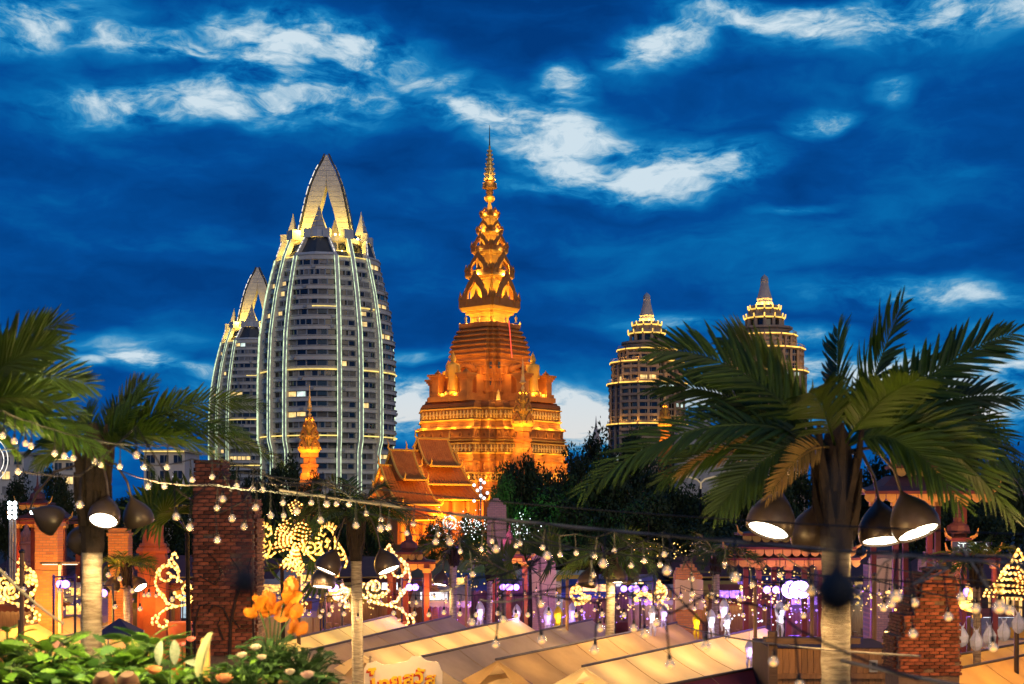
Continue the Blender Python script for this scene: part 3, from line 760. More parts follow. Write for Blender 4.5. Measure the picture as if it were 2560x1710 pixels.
for (p, n2) in along(188, 1181, 1.7):
    if n2.y > .3: continue
    statue(m, p+n2*.1, 1.25, atan2(n2.y, n2.x))
o_ = m.build('relief_figure', terra, PG, True); o_['kind'] = 'stuff'
# fairy light tape down the right shoulder
MB().tube([(x, y_, z) for x, y_, z in [((1272-1224)*SP, -5.2, zp(812)), ((1275-1224)*SP, -5.8, zp(840)), ((1277-1224)*SP, -6.2, zp(870)), ((1280-1224)*SP, -6.7, zp(905))]], .09, 5).build('light_strip', E('led_red', (1, .05, .01), 1.6, False), PG)
# wash lights on the terraces
def front_ring(R, y, n, pw, out=1.6, col=lo_, skip=None):
    for i in range(n):
        t_ = radians(-165+150*i/(n-1)); 
        if skip and skip[0] < i < skip[1]: continue
        rg_ = ring_of((R)*SP, zp(y), 4, .62)
        d_ = Vector((cos(t_), sin(t_), 0)); ext = max(v.x*d_.x+v.y*d_.y for v in rg_)
        lamp('terrace_lamp', d_*(ext*.95+out)+Vector((0, 0, zp(y))), pw, col, .25, parent=PG)
front_ring(166, 1008, 6, 170, -3.2, lo_, (1, 4))
front_ring(176, 1072, 11, 250, .9, (1, .52, .075)); front_ring(184, 1152, 11, 250, 1.2, (1, .52, .075)); front_ring(200, 1200, 9, 300, 1.6)
# flood lamps on the precinct ground, thrown up at the body
for (x, y_, tx, ty_, pw) in ((-16, -24, -9, 985, 5500), (20, -22, 10, 985, 5500), (-20, -20, -6, 870, 9000), (22, -18, 7, 870, 9000), (-6, -34, -4, 780, 5000), (8, -34, 5, 780, 5000)):
    lamp('flood_lamp', (PC.x+x, PC.y+y_, 9), pw, lo_ if ty_ > 800 else lg, .4, 'SPOT', (PC.x+tx, PC.y-4, zp(ty_)), 34, .8)

# ================================================================ small golden pagodas of the precinct
def small_pagoda(px, ytip, d, sc, label):
    T = thing('small_pagoda', label, 'pagoda', tuple(W(px, HY, d)[:2])+(0,), 0, 'small golden spires')
    s = d/F*sc
    def z(y): return W(0, ytip, d).z-(y)*s            # y counts picture rows below the tip
    def rr(lst, k=2, cf=.3): return [ring_of(R*s, z(y), k, cf, radians(-42)) for (y, R) in lst]
    pr = [(.3*s, z(0)), (1.4*s, z(14)), (2.4*s, z(28)), (3.0*s, z(34)), (2.4*s, z(35)), (4.2*s, z(46)), (3.6*s, z(47)), (5.4*s, z(56)), (5*s, z(57)), (8.2*s, z(62)), (3*s, z(64.5)), (1.6*s, z(68)), (1.6*s, z(70)), (4.2*s, z(74)), (4.2*s, z(78)), (2.6*s, z(80)), (5*s, z(84))]
    MB().lathe(pr[::-1], 12).build('spire', gleaf, T, True)
    tr = [(94, 8.5, 12.5, 7.5), (111, 13, 18.5, 12), (134, 18, 25, 16), (164, 22, 29, 20)]
    prevw = 5
    for (yb, wr, R, nxt) in tr:
        h = R*.62
        MB().loft(rr([(yb+7, wr), (yb+1.5, R*.93), (yb-1, R), (yb-h*.42, R), (yb-h*.42, wr-1), (yb-h*1.6, wr*.86)])).build('tier', gold, T)
        a_ = R*sqrt(2)/(2-.3+.15)
        for f in face_dirs(radians(-42)):
            nrm = Vector((cos(f), sin(f), 0)); c = nrm*(a_*s*.98); c.z = z(yb-1)
            arch_frame(MB(), c, nrm, a_*.58*s, R*1.05*s, .2*sc, .72, teeth=False).build('arch', gold_d, T)
            lamp('tier_lamp', nrm*(a_*s*.82)+Vector((0, 0, z(yb-4))), 60*(R*s)**2, lg, .08, parent=T)
    MB().loft(rr([(240, 26), (236, 24), (222, 23), (220, 19), (208, 18), (206, 22), (200, 22), (198, 16), (184, 15), (182, 22), (171, 22)])).build('base', terra, T)
    if z(240) > 0: MB().loft([ring_of(28*s, 0, 2, .3, radians(-42)), ring_of(28*s, z(238), 2, .3, radians(-42))]).build('plinth', terra, T)
    for f in (-pi*.75, -pi*.25, -pi*.5):
        lamp('base_lamp', (cos(f)*34*s, sin(f)*34*s, z(224)), 50*(29*s)**2, lo_, .1, parent=T)
        lamp('base_lamp', (cos(f)*36*s, sin(f)*36*s, z(176)), 50*(29*s)**2, lo_, .1, parent=T)
    for (x, y_) in ((-9, -11), (9, -11)):
        lamp('flood_lamp', (T.location.x+x, T.location.y+y_, z(250) if z(250) > 1 else 1), 3500*sc*sc, lo_, .2, 'SPOT', (T.location.x, T.location.y, z(110)), 50, .8)
    return T
small_pagoda(774, 961, 200, 1.0, 'slim golden spire in front of the tallest ribbed tower')
small_pagoda(1307, 893, 205, 1.02, 'slim golden spire rising in front of the right flank of the great pagoda')
small_pagoda(1662, 962, 420, .62, 'tiny golden spire in front of the stepped tower right of the pagoda')
# ================================================================ temple hall with tiered orange roofs
tile_o = M('orange_roof', (.62, .22, .04), (.48, .15, .025), 1.2, .6, .1, stretch=(1, 1, 1))
def temple_hall(px, d, ang, tiers, label, wallz):
    T = thing('temple_hall', label, 'temple', (W(px, HY, d).x, d, 0), 0, 'temple halls below the pagoda')
    u = Vector((cos(ang), sin(ang), 0)); v = Vector((u.y, -u.x, 0)); s = d/F
    def z(y): return CZ+(HY-y)*s
    for (t0, t1, yr, ye, hw, gable) in tiers:
        zr, ze = z(yr), z(ye)
        def pt(t, q, sg): 
            return u*t+v*(sg*hw*q)+Vector((0, 0, zr-(zr-ze)*(1-(1-q)**1.7)))
        for sg in (-1, 1):
            qs = [0, .12, .25, .4, .55, .7, .85, 1.0]
            top = [[pt(t, q, sg) for q in qs] for t in (t0, t1)]
            m = MB(); m.sheet(top); m.sheet([[p+Vector((0, 0, -.22)) for p in r] for r in top])
            n = 14
            for i in range(n+1):
                t = t0+(t1-t0)*i/n; m.tube([pt(t, q, sg)+Vector((0, 0, .03)) for q in qs[::2]+[1.0]], .06, 4)
            m.build('roof', tile_o, T)
            m = MB()
            for t in (t0, t1): m.tube([pt(t, q, sg)+Vector((0, 0, .08)) for q in qs], .16, 6)
            m.build('bargeboard', gold, T)
            m = MB(); a, b = pt(t0, 1, sg), pt(t1, 1, sg); m.tube([a, b], .14, 6); m.build('eave', gold, T)
            for t, k in ((t0, -1), (t1, 1)):
                e = pt(t, 1, sg); MB().tube([e, e+v*(sg*.35)+Vector((0, 0, .25)), e+v*(sg*.45)+Vector((0, 0, .75)), e+v*(sg*.3)+Vector((0, 0, 1.05))], [.13, .12, .08, .02], 6).build('finial', gold, T)
        MB().tube([u*t0+Vector((0, 0, zr+.1)), u*t1+Vector((0, 0, zr+.1))], .17, 6).build('ridge', gold, T)
        for t, k in ((t0, -1), (t1, 1)):
            e = u*t+Vector((0, 0, zr)); MB().tube([e, e+u*(k*.3)+Vector((0, 0, .4)), e+u*(k*.25)+Vector((0, 0, .9)), e+u*(k*.45)+Vector((0, 0, 1.4))], [.16, .14, .09, .02], 6).build('finial', gold, T)
        if gable:
            for t, k in ((t0+.25, -1), (t1-.25, 1)):
                P = [u*t+v*(sg*hw*q)+Vector((0, 0, zr-(zr-ze)*(1-(1-q)**1.7)-.25)) for sg, q in ((-1, .9), (-1, .6), (-1, .3), (1, 0), (1, .3), (1, .6), (1, .9))]
                MB().slab(P, u, .15).build('gable', gold_d, T)
                lamp('gable_lamp', u*(t+k*1.6)+Vector((0, 0, ze+.2)), 120, (1, .5, .07), .15, parent=T)
    t0, t1, yr, ye, hw, g_ = tiers[-1]
    m = MB(); c = u*((t0+t1)/2); m.box(c.x, c.y, (wallz+z(ye))/2, (t1-t0)*.9, hw*1.5, z(ye)-wallz+.3, ang); m.build('wall', terra, T)
    for i in range(5):
        for sg in (-1, 1):
            p = u*(t0+.5+(t1-t0-1)*i/4)+v*(sg*hw*.88); MB().lathe([(.3, wallz), (.28, z(ye))], 8, p).build('column', terra, T)
    if wallz > 0: m = MB(); m.box(c.x, c.y, wallz/2, (t1-t0)*1.2, hw*2.4, wallz, ang); m.build('plinth', terra, T)
    for sg in (-1, 1):
        for t in (t0+.5, (t0+t1)/2, t1-.5): lamp('eave_lamp', u*t+v*(sg*(hw+2.2))+Vector((0, 0, z(ye)-1.5)), 900, (1, .42, .05), .2, parent=T)
    q = v*(hw+9)+u*((t0+t1)/2-1); lamp('flood_lamp', Vector((q.x, q.y, z(ye)-1))+T.location*1.0, 6500, (1, .40, .04), .3, 'SPOT', T.location+c+Vector((0, 0, z(ye)+2)), 75, .9)
    return T
A_ = math.atan2(.6, .8)
temple_hall(1043, 190, A_, [(0, 4.9, 1097, 1166, 3.1, 1), (-1.4, 6.2, 1128, 1212, 4.4, 0), (-2.6, 7.4, 1180, 1250, 5.8, 0)], 'steep tiered orange temple roof beside the foot of the great pagoda', 4.5)
temple_hall(975, 183, A_+.05, [(0, 3.6, 1126, 1200, 3.0, 1), (-1.5, 4.8, 1165, 1262, 4.6, 1), (-2.4, 5.6, 1225, 1300, 6.0, 0)], 'lower orange temple roof with a dark gable, in front of the steeper one', 3.5)

# ================================================================ trees
bark = M('bark', (.11, .08, .055), (.06, .045, .03), 4, .9, .5)
leafm = M('leaf', (.040, .062, .016), (.018, .032, .009), .9, .65, spec=.3, trans=.25, obj_rand=.25)
def crown_mesh(seed, n=5200, lumps=17, leaf=.30, flat=.75):
    rnd = random.Random(seed); L_ = []
    for i in range(lumps):
        while True:
            p = Vector((rnd.uniform(-1, 1), rnd.uniform(-1, 1), rnd.uniform(-1, 1)))
            if .25 < p.length < .95: break
        L_.append((Vector((p.x*3.0, p.y*3.0, p.z*3.0*flat)), rnd.uniform(.85, 1.5)))
    m = MB()
    for i in range(n):
        c, r = rnd.choice(L_); d = Vector((rnd.gauss(0, 1), rnd.gauss(0, 1), rnd.gauss(0, 1)+.25)).normalized()
        p = c+d*r*(rnd.random()**.35)*(1.25 if rnd.random() < .07 else 1.0)
        a = Vector((rnd.gauss(0, 1), rnd.gauss(0, 1), rnd.gauss(0, 1)-.4)).normalized(); b = a.cross(d)
        b = b.normalized() if b.length > .01 else Vector((1, 0, 0)); s = leaf*rnd.uniform(.55, 1.3)
        m.v += [tuple(p-b*s*.28), tuple(p+a*s*.55-b*s*.05), tuple(p+b*s*.28), tuple(p-a*s*.6)]
        k = len(m.v); m.f.append((k-4, k-3, k-2, k-1)); m.m.append(0)
    return m.mesh('crown', leafm), L_
def tree_proto(seed, **k):
    me, L_ = crown_mesh(seed, **k); rnd = random.Random(seed)
    T = thing('tree', 'x', 'tree')
    c = obj('crown', me, T, (0, 0, 5.2))
    m = MB(); m.tube([(0, 0, -.2), (.08, 0, 1.2), (-.05, .1, 2.6), (0, 0, 4.2), (.05, 0, 5.6)], [.34, .25, .21, .17, .08], 8)
    for (q, r) in L_[:9]:
        z0_ = rnd.uniform(2.4, 4.4); e = q+Vector((0, 0, 5.2)); mid = Vector((e.x*.45, e.y*.45, z0_+(e.z-z0_)*.35)); m.tube([(0, 0, z0_), mid, e], [.13, .08, .03], 6)
    m.build('trunk', bark, T); return T
protos = [tree_proto(21), tree_proto(22, lumps=13, n=4200), tree_proto(23, lumps=22, n=6200, flat=.9), tree_proto(24, lumps=9, n=2300, leaf=.26, flat=1.05)]
used = set()
ORD = ('first', 'second', 'third', 'fourth', 'fifth', 'sixth', 'seventh', 'eighth', 'ninth', 'tenth', 'eleventh', 'twelfth')
def place_tree(px, ytop, d, wpx, k, label, group='trees round the market'):
    s = wpx*d/F/8.0; ztop = CZ+(HY-ytop)*d/F; sz = max(.4, ztop/8.2 if k != 3 else ztop/8.8)
    o = protos[k]
    if k in used: o = copy_tree(o)
    used.add(k)
    x = (px-1280)/F*d; o.location = (x, d, 0); o.scale = (s, s, sz); o.rotation_euler = (0, 0, (px*7.3) % 6.28); o['label'] = label; o['group'] = group
    return o
for i, (x, y, d, w, k) in enumerate([(1330, 1090, 140, 210, 0), (1420, 1068, 150, 190, 3), (1480, 1075, 155, 200, 1), (1560, 1085, 150, 220, 2), (1300, 1150, 122, 190, 2), (1390, 1130, 125, 240, 0), (1480, 1140, 120, 230, 2), (1580, 1150, 120, 240, 0), (1660, 1160, 130, 220, 1), (1370, 1230, 108, 260, 2), (1500, 1240, 106, 260, 0), (1620, 1240, 108, 260, 2)]):
    place_tree(x, y, d, w, k, '%s tree from the pagoda in the %s row of the dark mass' % ((ORD[i], 'back') if i < 4 else (ORD[i-4], 'middle') if i < 9 else (ORD[i-9], 'front')))
place_tree(1262, 1170, 112, 130, 1, 'tree edge catching green light at the foot of the great pagoda')
lamp('green_lamp', W(1245, 1262, 105), 900, (.25, 1, .2), .2)
for i, (x, y, d, w, k) in enumerate([(1740, 1150, 135, 240, 0), (1830, 1190, 125, 220, 2), (1930, 1170, 130, 240, 1), (2030, 1180, 140, 240, 2), (2150, 1120, 150, 260, 0), (2250, 1090, 150, 240, 2), (2330, 1030, 140, 220, 1), (1760, 1250, 108, 260, 0), (1880, 1270, 112, 260, 2)]):
    place_tree(x, y, d, w, k, '%s dark tree behind the right palm crown, %s' % (('lower %s' % ORD[i-7], 'nearest the wide pavilion') if i > 6 else (ORD[i], 'counted away from the pagoda')))
for i, (x, y, d, w, k) in enumerate([(2410, 1010, 130, 230, 2), (2540, 1040, 125, 200, 0), (2380, 1180, 115, 240, 0), (2490, 1160, 115, 260, 1), (2300, 1230, 110, 200, 2), (2440, 1270, 108, 240, 2)]):
    place_tree(x, y, d, w, k, ('tallest dark tree at the right edge, left of its neighbour', 'tall dark tree touching the right picture edge', 'middle height dark tree behind the two roofed pavilion', 'middle height dark tree nearest the right picture edge', 'lowest dark tree between pavilion posts and brick column', 'low dark tree behind the Chinese lettered pavilion')[i])
for i, (x, y, d, w, k) in enumerate([(650, 1108, 140, 150, 0), (715, 1150, 130, 170, 2), (590, 1165, 125, 140, 1), (800, 1190, 135, 130, 2)]):
    place_tree(x, y, d, w, k, ('leafy tree rising highest before the tallest ribbed tower', 'leafy tree just left of the slim golden spire', 'leafy tree over the top of the tall brick column', 'leafy tree just right of the slim golden spire')[i])
for i, (x, y, d, w, k) in enumerate([(60, 1185, 150, 150, 1), (140, 1175, 160, 150, 2), (15, 1200, 140, 110, 0), (300, 1205, 140, 160, 0), (400, 1225, 125, 180, 2), (470, 1215, 135, 160, 1), (250, 1290, 108, 170, 2), (520, 1270, 110, 180, 0), (640, 1240, 108, 190, 2), (730, 1250, 112, 170, 0)]):
    place_tree(x, y, d, w, k, ('dark tree beside the ferris wheel', 'dark tree under the pale block near the left edge', 'dark tree cut by the left picture edge', 'dark tree behind the left palm trunk', 'dark tree above the red stupa tip', 'dark tree right of the red stupa', 'low dark tree behind the orange pillar', 'low dark tree behind the tall brick column', 'low dark tree right of the tall brick column', 'low dark tree behind the golden mask sculpture')[i])
for i, (x, y, d, w, k) in enumerate([(860, 1225, 125, 150, 0), (930, 1285, 118, 150, 2), (1080, 1300, 115, 130, 1), (1180, 1290, 112, 130, 2), (1240, 1285, 110, 120, 0)]):
    place_tree(x, y, d, w, k, ('dark tree behind the middle palm crown', 'dark tree right of the middle palm crown', 'small dark tree under the temple wall', 'small dark tree left of the tallest purple pillar', 'small dark tree right of the tallest purple pillar')[i])
FAR = 'small far tree on the skyline below the towers'
for i in range(16):
    x = -40+i*178; place_tree(x, 1225+(i*37 % 30), 300+(i*53 % 60), 150+(i*29 % 60), i % 3, '%s small far tree on the skyline, counted from the left edge' % (ORD+('thirteenth', 'fourteenth', 'fifteenth', 'sixteenth'))[i], 'far trees along the skyline')

# ================================================================ far low-rise blocks, ferris wheel, distant domes
def low_rise(px0, px1, ytop, d, label, floors=6, roofglow=True):
    s = d/F; w = (px1-px0)*s; zt_ = CZ+(HY-ytop)*s; x0 = (px0-1280)*s
    T = thing('apartment_block', label, 'apartment building', (x0, d, 0), 0, 'low apartment blocks behind the market')
    m = MB(); m.box(w/2, 7, zt_/2, w, 14, zt_); m.build('wall', conc, T)
    MB().box(w/2, 6.9, zt_+.25, w+1.2, 15, .5).build('roof', conc2, T)
    if roofglow: MB().box(w/2, -.75, zt_+.1, w, .12, .25).build('light_strip', led_y, T)
    nx = max(3, int(w/2.6)); fh = zt_/floors
    for f in range(floors):
        for i in range(nx):
            m = MB(); cx = w*(i+.5)/nx; cz = fh*(f+.55); mi = random.choice((0, 0, 0, 1, 3, 4) if (f*i) % 3 == 1 else (0, 0, 1))
            m.box(cx, -.03, cz, w/nx*.62, .1, fh*.5, 0, mi); m.box(cx, -.06, cz, .08, .14, fh*.5, 0, 2); m.box(cx, -.1, cz-fh*.28, w/nx*.7, .3, .12, 0, 2)
            m.build('window', [wglass, curt, wframe, litw, litw2], T)
    return T
low_rise(360, 462, 1130, 300, 'pale apartment block with a glowing roof edge behind the left palm crown')
low_rise(132, 215, 1150, 310, 'pale apartment block with a lit roof edge near the left picture edge', 6)
low_rise(-30, 60, 1135, 330, 'grey apartment block at the left edge behind the ferris wheel', 6, False)
T = thing('ferris_wheel', 'ferris wheel with glowing rims cut by the left edge of the view', 'ferris wheel', tuple(W(-40, 1150, 280)))
for r, dy in ((5.0, -.8), (3.7, .6)):
    MB().tube([(r*cos(2*pi*i/40), dy, r*sin(2*pi*i/40)) for i in range(41)], .09, 5).build('rim', led_w, T)
m = MB()
for i in range(12): m.bar((0, 0, 0), (5*cos(i*pi/6), 0, 5*sin(i*pi/6)), .1)
m.bar((0, 0, 0), (-3, 1.5, -17.4), .4); m.bar((0, 0, 0), (3, 1.5, -17.4), .4); m.build('frame', wframe, T)
T = thing('distant_stupa', 'small dark needle-topped stupa on the skyline right of the pagoda', 'stupa', (W(1490, HY, 420).x, 420, 0))
s = 420/F
def z_(y): return CZ+(HY-y)*s
MB().lathe([(9*s, z_(1100)), (8*s, z_(1085)), (6*s, z_(1078)), (4*s, z_(1072)), (2.5*s, z_(1066)), (1.5*s, z_(1055)), (.4*s, z_(1040))], 12).build('spire', spire_st, T)
MB().lathe([(12*s, 0), (12*s, z_(1099))], 12).build('base', spire_st, T)
T = thing('dome_turret', 'dark domed turret on the skyline between the two stepped towers', 'turret', (W(1760, HY, 400).x, 400, 0)); s = 400/F
MB().box(0, 4, z_(1064)/2, 15, 8, z_(1064)).build('base', conc2, T); MB().lathe([(16*s, z_(1066)), (16*s, z_(1056)), (11*s, z_(1053)), (9.5*s, z_(1046)), (10*s, z_(1040)), (7*s, z_(1033)), (2*s, z_(1029)), (.1, z_(1028))], 16).build('dome', spire_st, T, True)
# ================================================================ market: shared materials
palm_bark = M('pale_palm_bark', (.42, .36, .26), (.17, .13, .085), 4, .88, .6, stretch=(1, 1, 7))
palm_fib = M('palm_fibre', (.032, .020, .012), (.012, .008, .005), 6, .95, .4)
frond_m = M('palm_leaf', (.072, .132, .011), (.026, .054, .006), 1.5, .42, trans=.3, spec=.4, obj_rand=.35)
frond_y = M('yellow_palm_leaf', (.42, .27, .055), (.30, .17, .035), 2.5, .6, trans=.3)  # yellower leaf colour for a few fronds
bronze = M('dark_bronze', (.085, .060, .042), (.05, .036, .026), 3, .36, .05, metal=.25)
lens = E('lamp_lens', (1.0, .86, .62), 22)
black = M('black_plastic', (.012, .012, .012), (.008, .008, .008), 3, .45)
fabric = M('tent_fabric', (.62, .43, .21), (.52, .35, .165), .8, .8, .4, trans=.5, bscale=1.6)
fabric_w = M('white_tent_fabric', (.78, .64, .40), (.70, .56, .33), .8, .8, .4, trans=.5)
steel = M('galvanised_pole', (.35, .34, .32), (.25, .24, .23), 4, .45, metal=.6)
red_w = M('red_lacquer', (.20, .03, .014), (.12, .02, .01), 2, .5, .1)
woodm = M('warm_wood', (.34, .18, .075), (.22, .11, .045), 2.2, .6, .25, stretch=(6, 6, .7), obj_rand=.25)
brick_m = M('red_brick', (.28, .09, .042), (.09, .036, .025), 5, .9, .7, obj_rand=.6)
mort = M('mortar', (.20, .15, .11), (.13, .095, .07), 8, .95, .4)
neon = E('neon_bulb', (1.0, .58, .13), 3.0, True, .6, 2.5)
neon2 = E('neon_tube', (1.0, .36, .015), 1.15)
purp = E('purple_lens', (.40, .20, 1.0), 5)
purp2 = E('violet_lens', (.72, .5, 1.0), 7)
whitel = E('white_led', (.80, .95, 1.0), 20)
WARM = (1.0, .60, .22); PUR = (.24, .06, 1.0); AMB = (1.0, .52, .12)

# ================================================================ palms
def leaf_mesh(n=6, wid=.041, droop=.20):
    m = MB(); g = []
    for i in range(n+1):
        t = i/n; w = wid*(sin(pi*min(1, .12+t*.88))**.7 if t < 1 else 0)*(1 if t > 0 else .6); z = -droop*t*t
        g.append([(t, -w, z+w*.35), (t, 0, z-w*.25), (t, w, z+w*.35)])
    return m.sheet(g)
LEAF = leaf_mesh(); LEAF_ME = LEAF.mesh('leaflet', frond_m); LEAF_YE = LEAF.mesh('leaflet', frond_y)
rp = random.Random(99)
def frond(T, p0, p1, p2, p3, roll, n, ll, single, mat=None, wscale=1.0):
    """one pinnate frond along a cubic curve; leaflets as objects (single) or joined into the frond"""
    P = [Vector(p) for p in (p0, p1, p2, p3)]
    def B(t): u = 1-t; return P[0]*u**3+P[1]*3*u*u*t+P[2]*3*u*t*t+P[3]*t**3
    pts = [B(i/14) for i in range(15)]; Ltot = sum((pts[i+1]-pts[i]).length for i in range(14))
    m = MB(); m.tube(pts, [Ltot*(.0105-.0095*i/14) for i in range(15)], 5)
    mats = []
    side0 = None
    for i in range(n):
        t = .16+.84*(i+.5)/n; p = B(t); tg = (B(min(1, t+.02))-B(t-.02)).normalized()
        up = Vector((0, 0, 1)) if abs(tg.z) < .93 else Vector((-tg.x, -tg.y, 0)).normalized()
        sd = tg.cross(up).normalized(); un = sd.cross(tg).normalized()
        r = radians(roll); sd, un = sd*cos(r)+un*sin(r), un*cos(r)-sd*sin(r)
        ln = ll*(.35+.65*sin(pi*min(1, .18+t*.66)))*(1.0 if t < .75 else 1-(t-.75)*1.6)*rp.uniform(.86, 1.1)
        ang = radians(58-34*t+rp.uniform(-6, 6))
        for sg in (-1, 1):
            x = (tg*cos(ang)+sd*(sg*sin(ang))+un*(.22+rp.uniform(-.12, .12))-Vector((0, 0, .12*t))).normalized()
            zz = (un-x*un.dot(x)).normalized(); y = zz.cross(x)
            M4 = Matrix(((x.x*ln, y.x*ln*wscale, zz.x*ln, p.x), (x.y*ln, y.y*ln*wscale, zz.y*ln, p.y), (x.z*ln, y.z*ln*wscale, zz.z*ln, p.z), (0, 0, 0, 1)))
            mats.append(M4)
    if not single:
        for M4 in mats: m.add([M4 @ Vector(v) for v in LEAF.v], LEAF.f)
        o = m.build('frond', mat or frond_m, T)
    else:
        o = m.build('frond', mat or frond_m, T)
        for M4 in mats:
            q = obj('leaflet', LEAF_YE if mat is frond_y else LEAF_ME, o); q.matrix_local = M4
    return o
def hood(T, c, tilt_dir, tilt, r, pw, arm_from=None, lit=True, spot=158):
    """teardrop metal hood, its mouth tipped towards tilt_dir"""
    ax = Vector((tilt_dir[0], tilt_dir[1], 0)); ax = ax.normalized() if ax.length else Vector((1, 0, 0))
    down = (Vector((0, 0, -1))*cos(radians(tilt))+ax*sin(radians(tilt))).normalized()
    q = down.to_track_quat('-Z', 'Y'); Mx = q.to_matrix().to_4x4(); c = Vector(c)
    pr = [(.90*r, -.62*r), (.985*r, -.45*r), (1.0*r, -.15*r), (.93*r, .2*r), (.74*r, .55*r), (.48*r, .86*r), (.24*r, 1.1*r), (.10*r, 1.28*r), (.05*r, 1.45*r)]
    m = MB(); m.lathe([(.84*r, -.6*r)]+pr, 24, c, 0, 0, Mx)
    m.f = [f for f in m.f if len(f) < 20]; h = m.build('lamp_hood', bronze, T, True)
    if lit:
        MB().lathe([(.001, -.50*r), (.83*r, -.50*r), (.83*r, -.46*r)], 24, c, 0, 0, Mx).build('lamp_lens', lens, h)
        l = lamp('palm_lamp', c+down*.72*r, pw, WARM, r*.6, 'SPOT', c+down*5, spot, .35, parent=T)
    top = c-down*1.4*r
    if arm_from is not None:
        a = Vector(arm_from); e = top; pk = max(a.z, e.z)+r*1.0
        MB().tube([a, a.lerp(e, .25)+Vector((0, 0, r*1.3)), a.lerp(e, .6)+Vector((0, 0, r*1.6)), a.lerp(e, .9)+Vector((0, 0, r*.8)), e], [.10*r, .09*r, .08*r, .08*r, .07*r], 7).build('lamp_arm', bronze, T)
    return h
def palm(px, ycr, d, wpx, label, shaft=.75, L_=2.3, nf=16, lamps=(), group='artificial palms with lamp hoods', ftips=None, seed=1, single=0, ll=.5, lamp_r=.26):
    s = d/F; base = W(px, ycr, d); T = thing('palm_tree', label, 'palm', (base.x, base.y, 0), 0, group)
    zc = base.z; r = wpx*s/2; rnd = random.Random(seed)
    pts = []; rr = []; n = 46
    for i in range(n+1):
        t = i/n; pts.append((sin(t*2.2+seed)*r*.35*(1-t)*1.6, 0, zc*t)); rr.append(r*(1.12-.14*t)*(1.05 if i % 2 else .985))
    MB().tube(pts, rr, 14).build('trunk', palm_bark, T, True)
    MB().lathe([(r*1.12, zc-shaft), (r*1.18, zc-shaft*.93), (r*1.2, zc-shaft*.5), (r*1.12, zc-.1), (r*.9, zc+.15), (r*.4, zc+.3)], 10).build('crown_shaft', palm_fib, T)
    for i in range(16):
        a = i*2.4+seed; zo = -shaft*.55*(i/16); MB().tube([(cos(a)*r*1.1, sin(a)*r*1.1, zc-.45+zo), (cos(a)*r*1.55, sin(a)*r*1.55, zc-.2+zo), (cos(a)*r*1.75, sin(a)*r*1.75, zc+.02+zo*.9)], [.06, .045, .015], 5).build('leaf_base', palm_fib, T)
    for i in range(7):
        a = i*.9+seed; MB().tube([(cos(a)*r, sin(a)*r, zc-.5), (cos(a)*r*1.7, sin(a)*r*1.7, zc-.1), (cos(a)*r*2.0, sin(a)*r*2.0, zc+.28)], [.07, .05, .02], 5).build('leaf_sheath', palm_fib, T)
    o = Vector((0, 0, zc))
    if ftips:
        for (tx, ty, dd, roll, bow, mt) in ftips:
            e = W(tx, ty, d)-Vector((base.x, base.y, 0))+Vector((0, dd, 0)); ln = (e-o).length
            lift = Vector((0, 0, ln*bow)); st = Vector((e.x, e.y, 0)).normalized()*r*1.2
            frond(T, o+st*.5, o+st+(e-o)*.25+lift*.9, o+(e-o)*.68+lift*1.0, e, roll, 40 if d < 20 else 24, ll*(.45 if mt else .75+.25*min(1.2, ln/2.6)), single > 0, frond_y if mt else None, 1.08 if d < 17 else 1.0)
            single -= 1
    for i in range(nf):
        a = 2*pi*i/nf*1.0+rnd.uniform(-.25, .25); el_ = rnd.choice((rnd.uniform(-.15, .35), rnd.uniform(.3, .95), rnd.uniform(.1, .6)))
        ln = L_*rnd.uniform(.8, 1.1); dv = Vector((cos(a)*cos(el_), sin(a)*cos(el_), sin(el_)))
        e = o+dv*ln*.92+Vector((0, 0, -ln*rnd.uniform(.22, .5)))
        frond(T, o, o+dv*ln*.33+Vector((0, 0, .1*ln)), o+dv*ln*.72+Vector((0, 0, .02)), e, rnd.uniform(-45, 45), 20, ll, False)
    for (lx, ly, dd, tx, ty, tilt, pw, on) in lamps:
        c = W(lx, ly, d)-Vector((base.x, base.y, 0))+Vector((0, dd, 0))
        hood(T, c, (tx, ty), tilt, lamp_r, pw, (0, 0, zc-.35), on)
    return T
# right palm, close
palm(2092, 1120, 16.6, 70, 'large near palm on the right, its wide crown covering the second stepped tower', nf=0, shaft=1.2, seed=2, lamp_r=.275, ll=.62, single=5,
     ftips=[(1640, 872, .4, 62, .20, 0), (2556, 826, .3, -58, .10, 0), (1456, 1228, -.3, 40, .22, 0), (2530, 1200, -.5, -35, .34, 0), (2289, 742, .5, 70, .02, 0),
            (1652, 950, .9, 50, .12, 0), (1740, 1022, 1.2, 30, .12, 0), (1770, 1284, -.6, 48, .22, 0), (1880, 1250, -.9, 66, .15, 1), (1700, 1190, .3, 60, .14, 1), (1836, 822, .8, -66, .10, 0), (2440, 896, .9, 60, .10, 0),
            (2590, 985, .5, -45, .12, 0), (2590, 1085, 1.0, 40, .14, 0), (2475, 1300, -.8, 55, .34, 0), (2338, 1266, -1.0, -50, .30, 0), (2140, 800, .9, 60, .02, 0), (1660, 1205, .5, 50, .20, 0), (2620, 1240, .6, -50, .30, 0), (2200, 985, -1.8, 20, .12, 0), (1950, 1010, -1.6, -30, .12, 0), (2330, 950, 1.6, -30, .1, 0)],
     lamps=[(1918, 1296, -.3, -.9, -.8, 27, 400, 1), (2256, 1300, -.45, .75, -1, 27, 400, 1), (2222, 1322, .35, .1, -1, 16, 280, 1), (2060, 1330, .6, 0, 1, 25, 250, 0)])
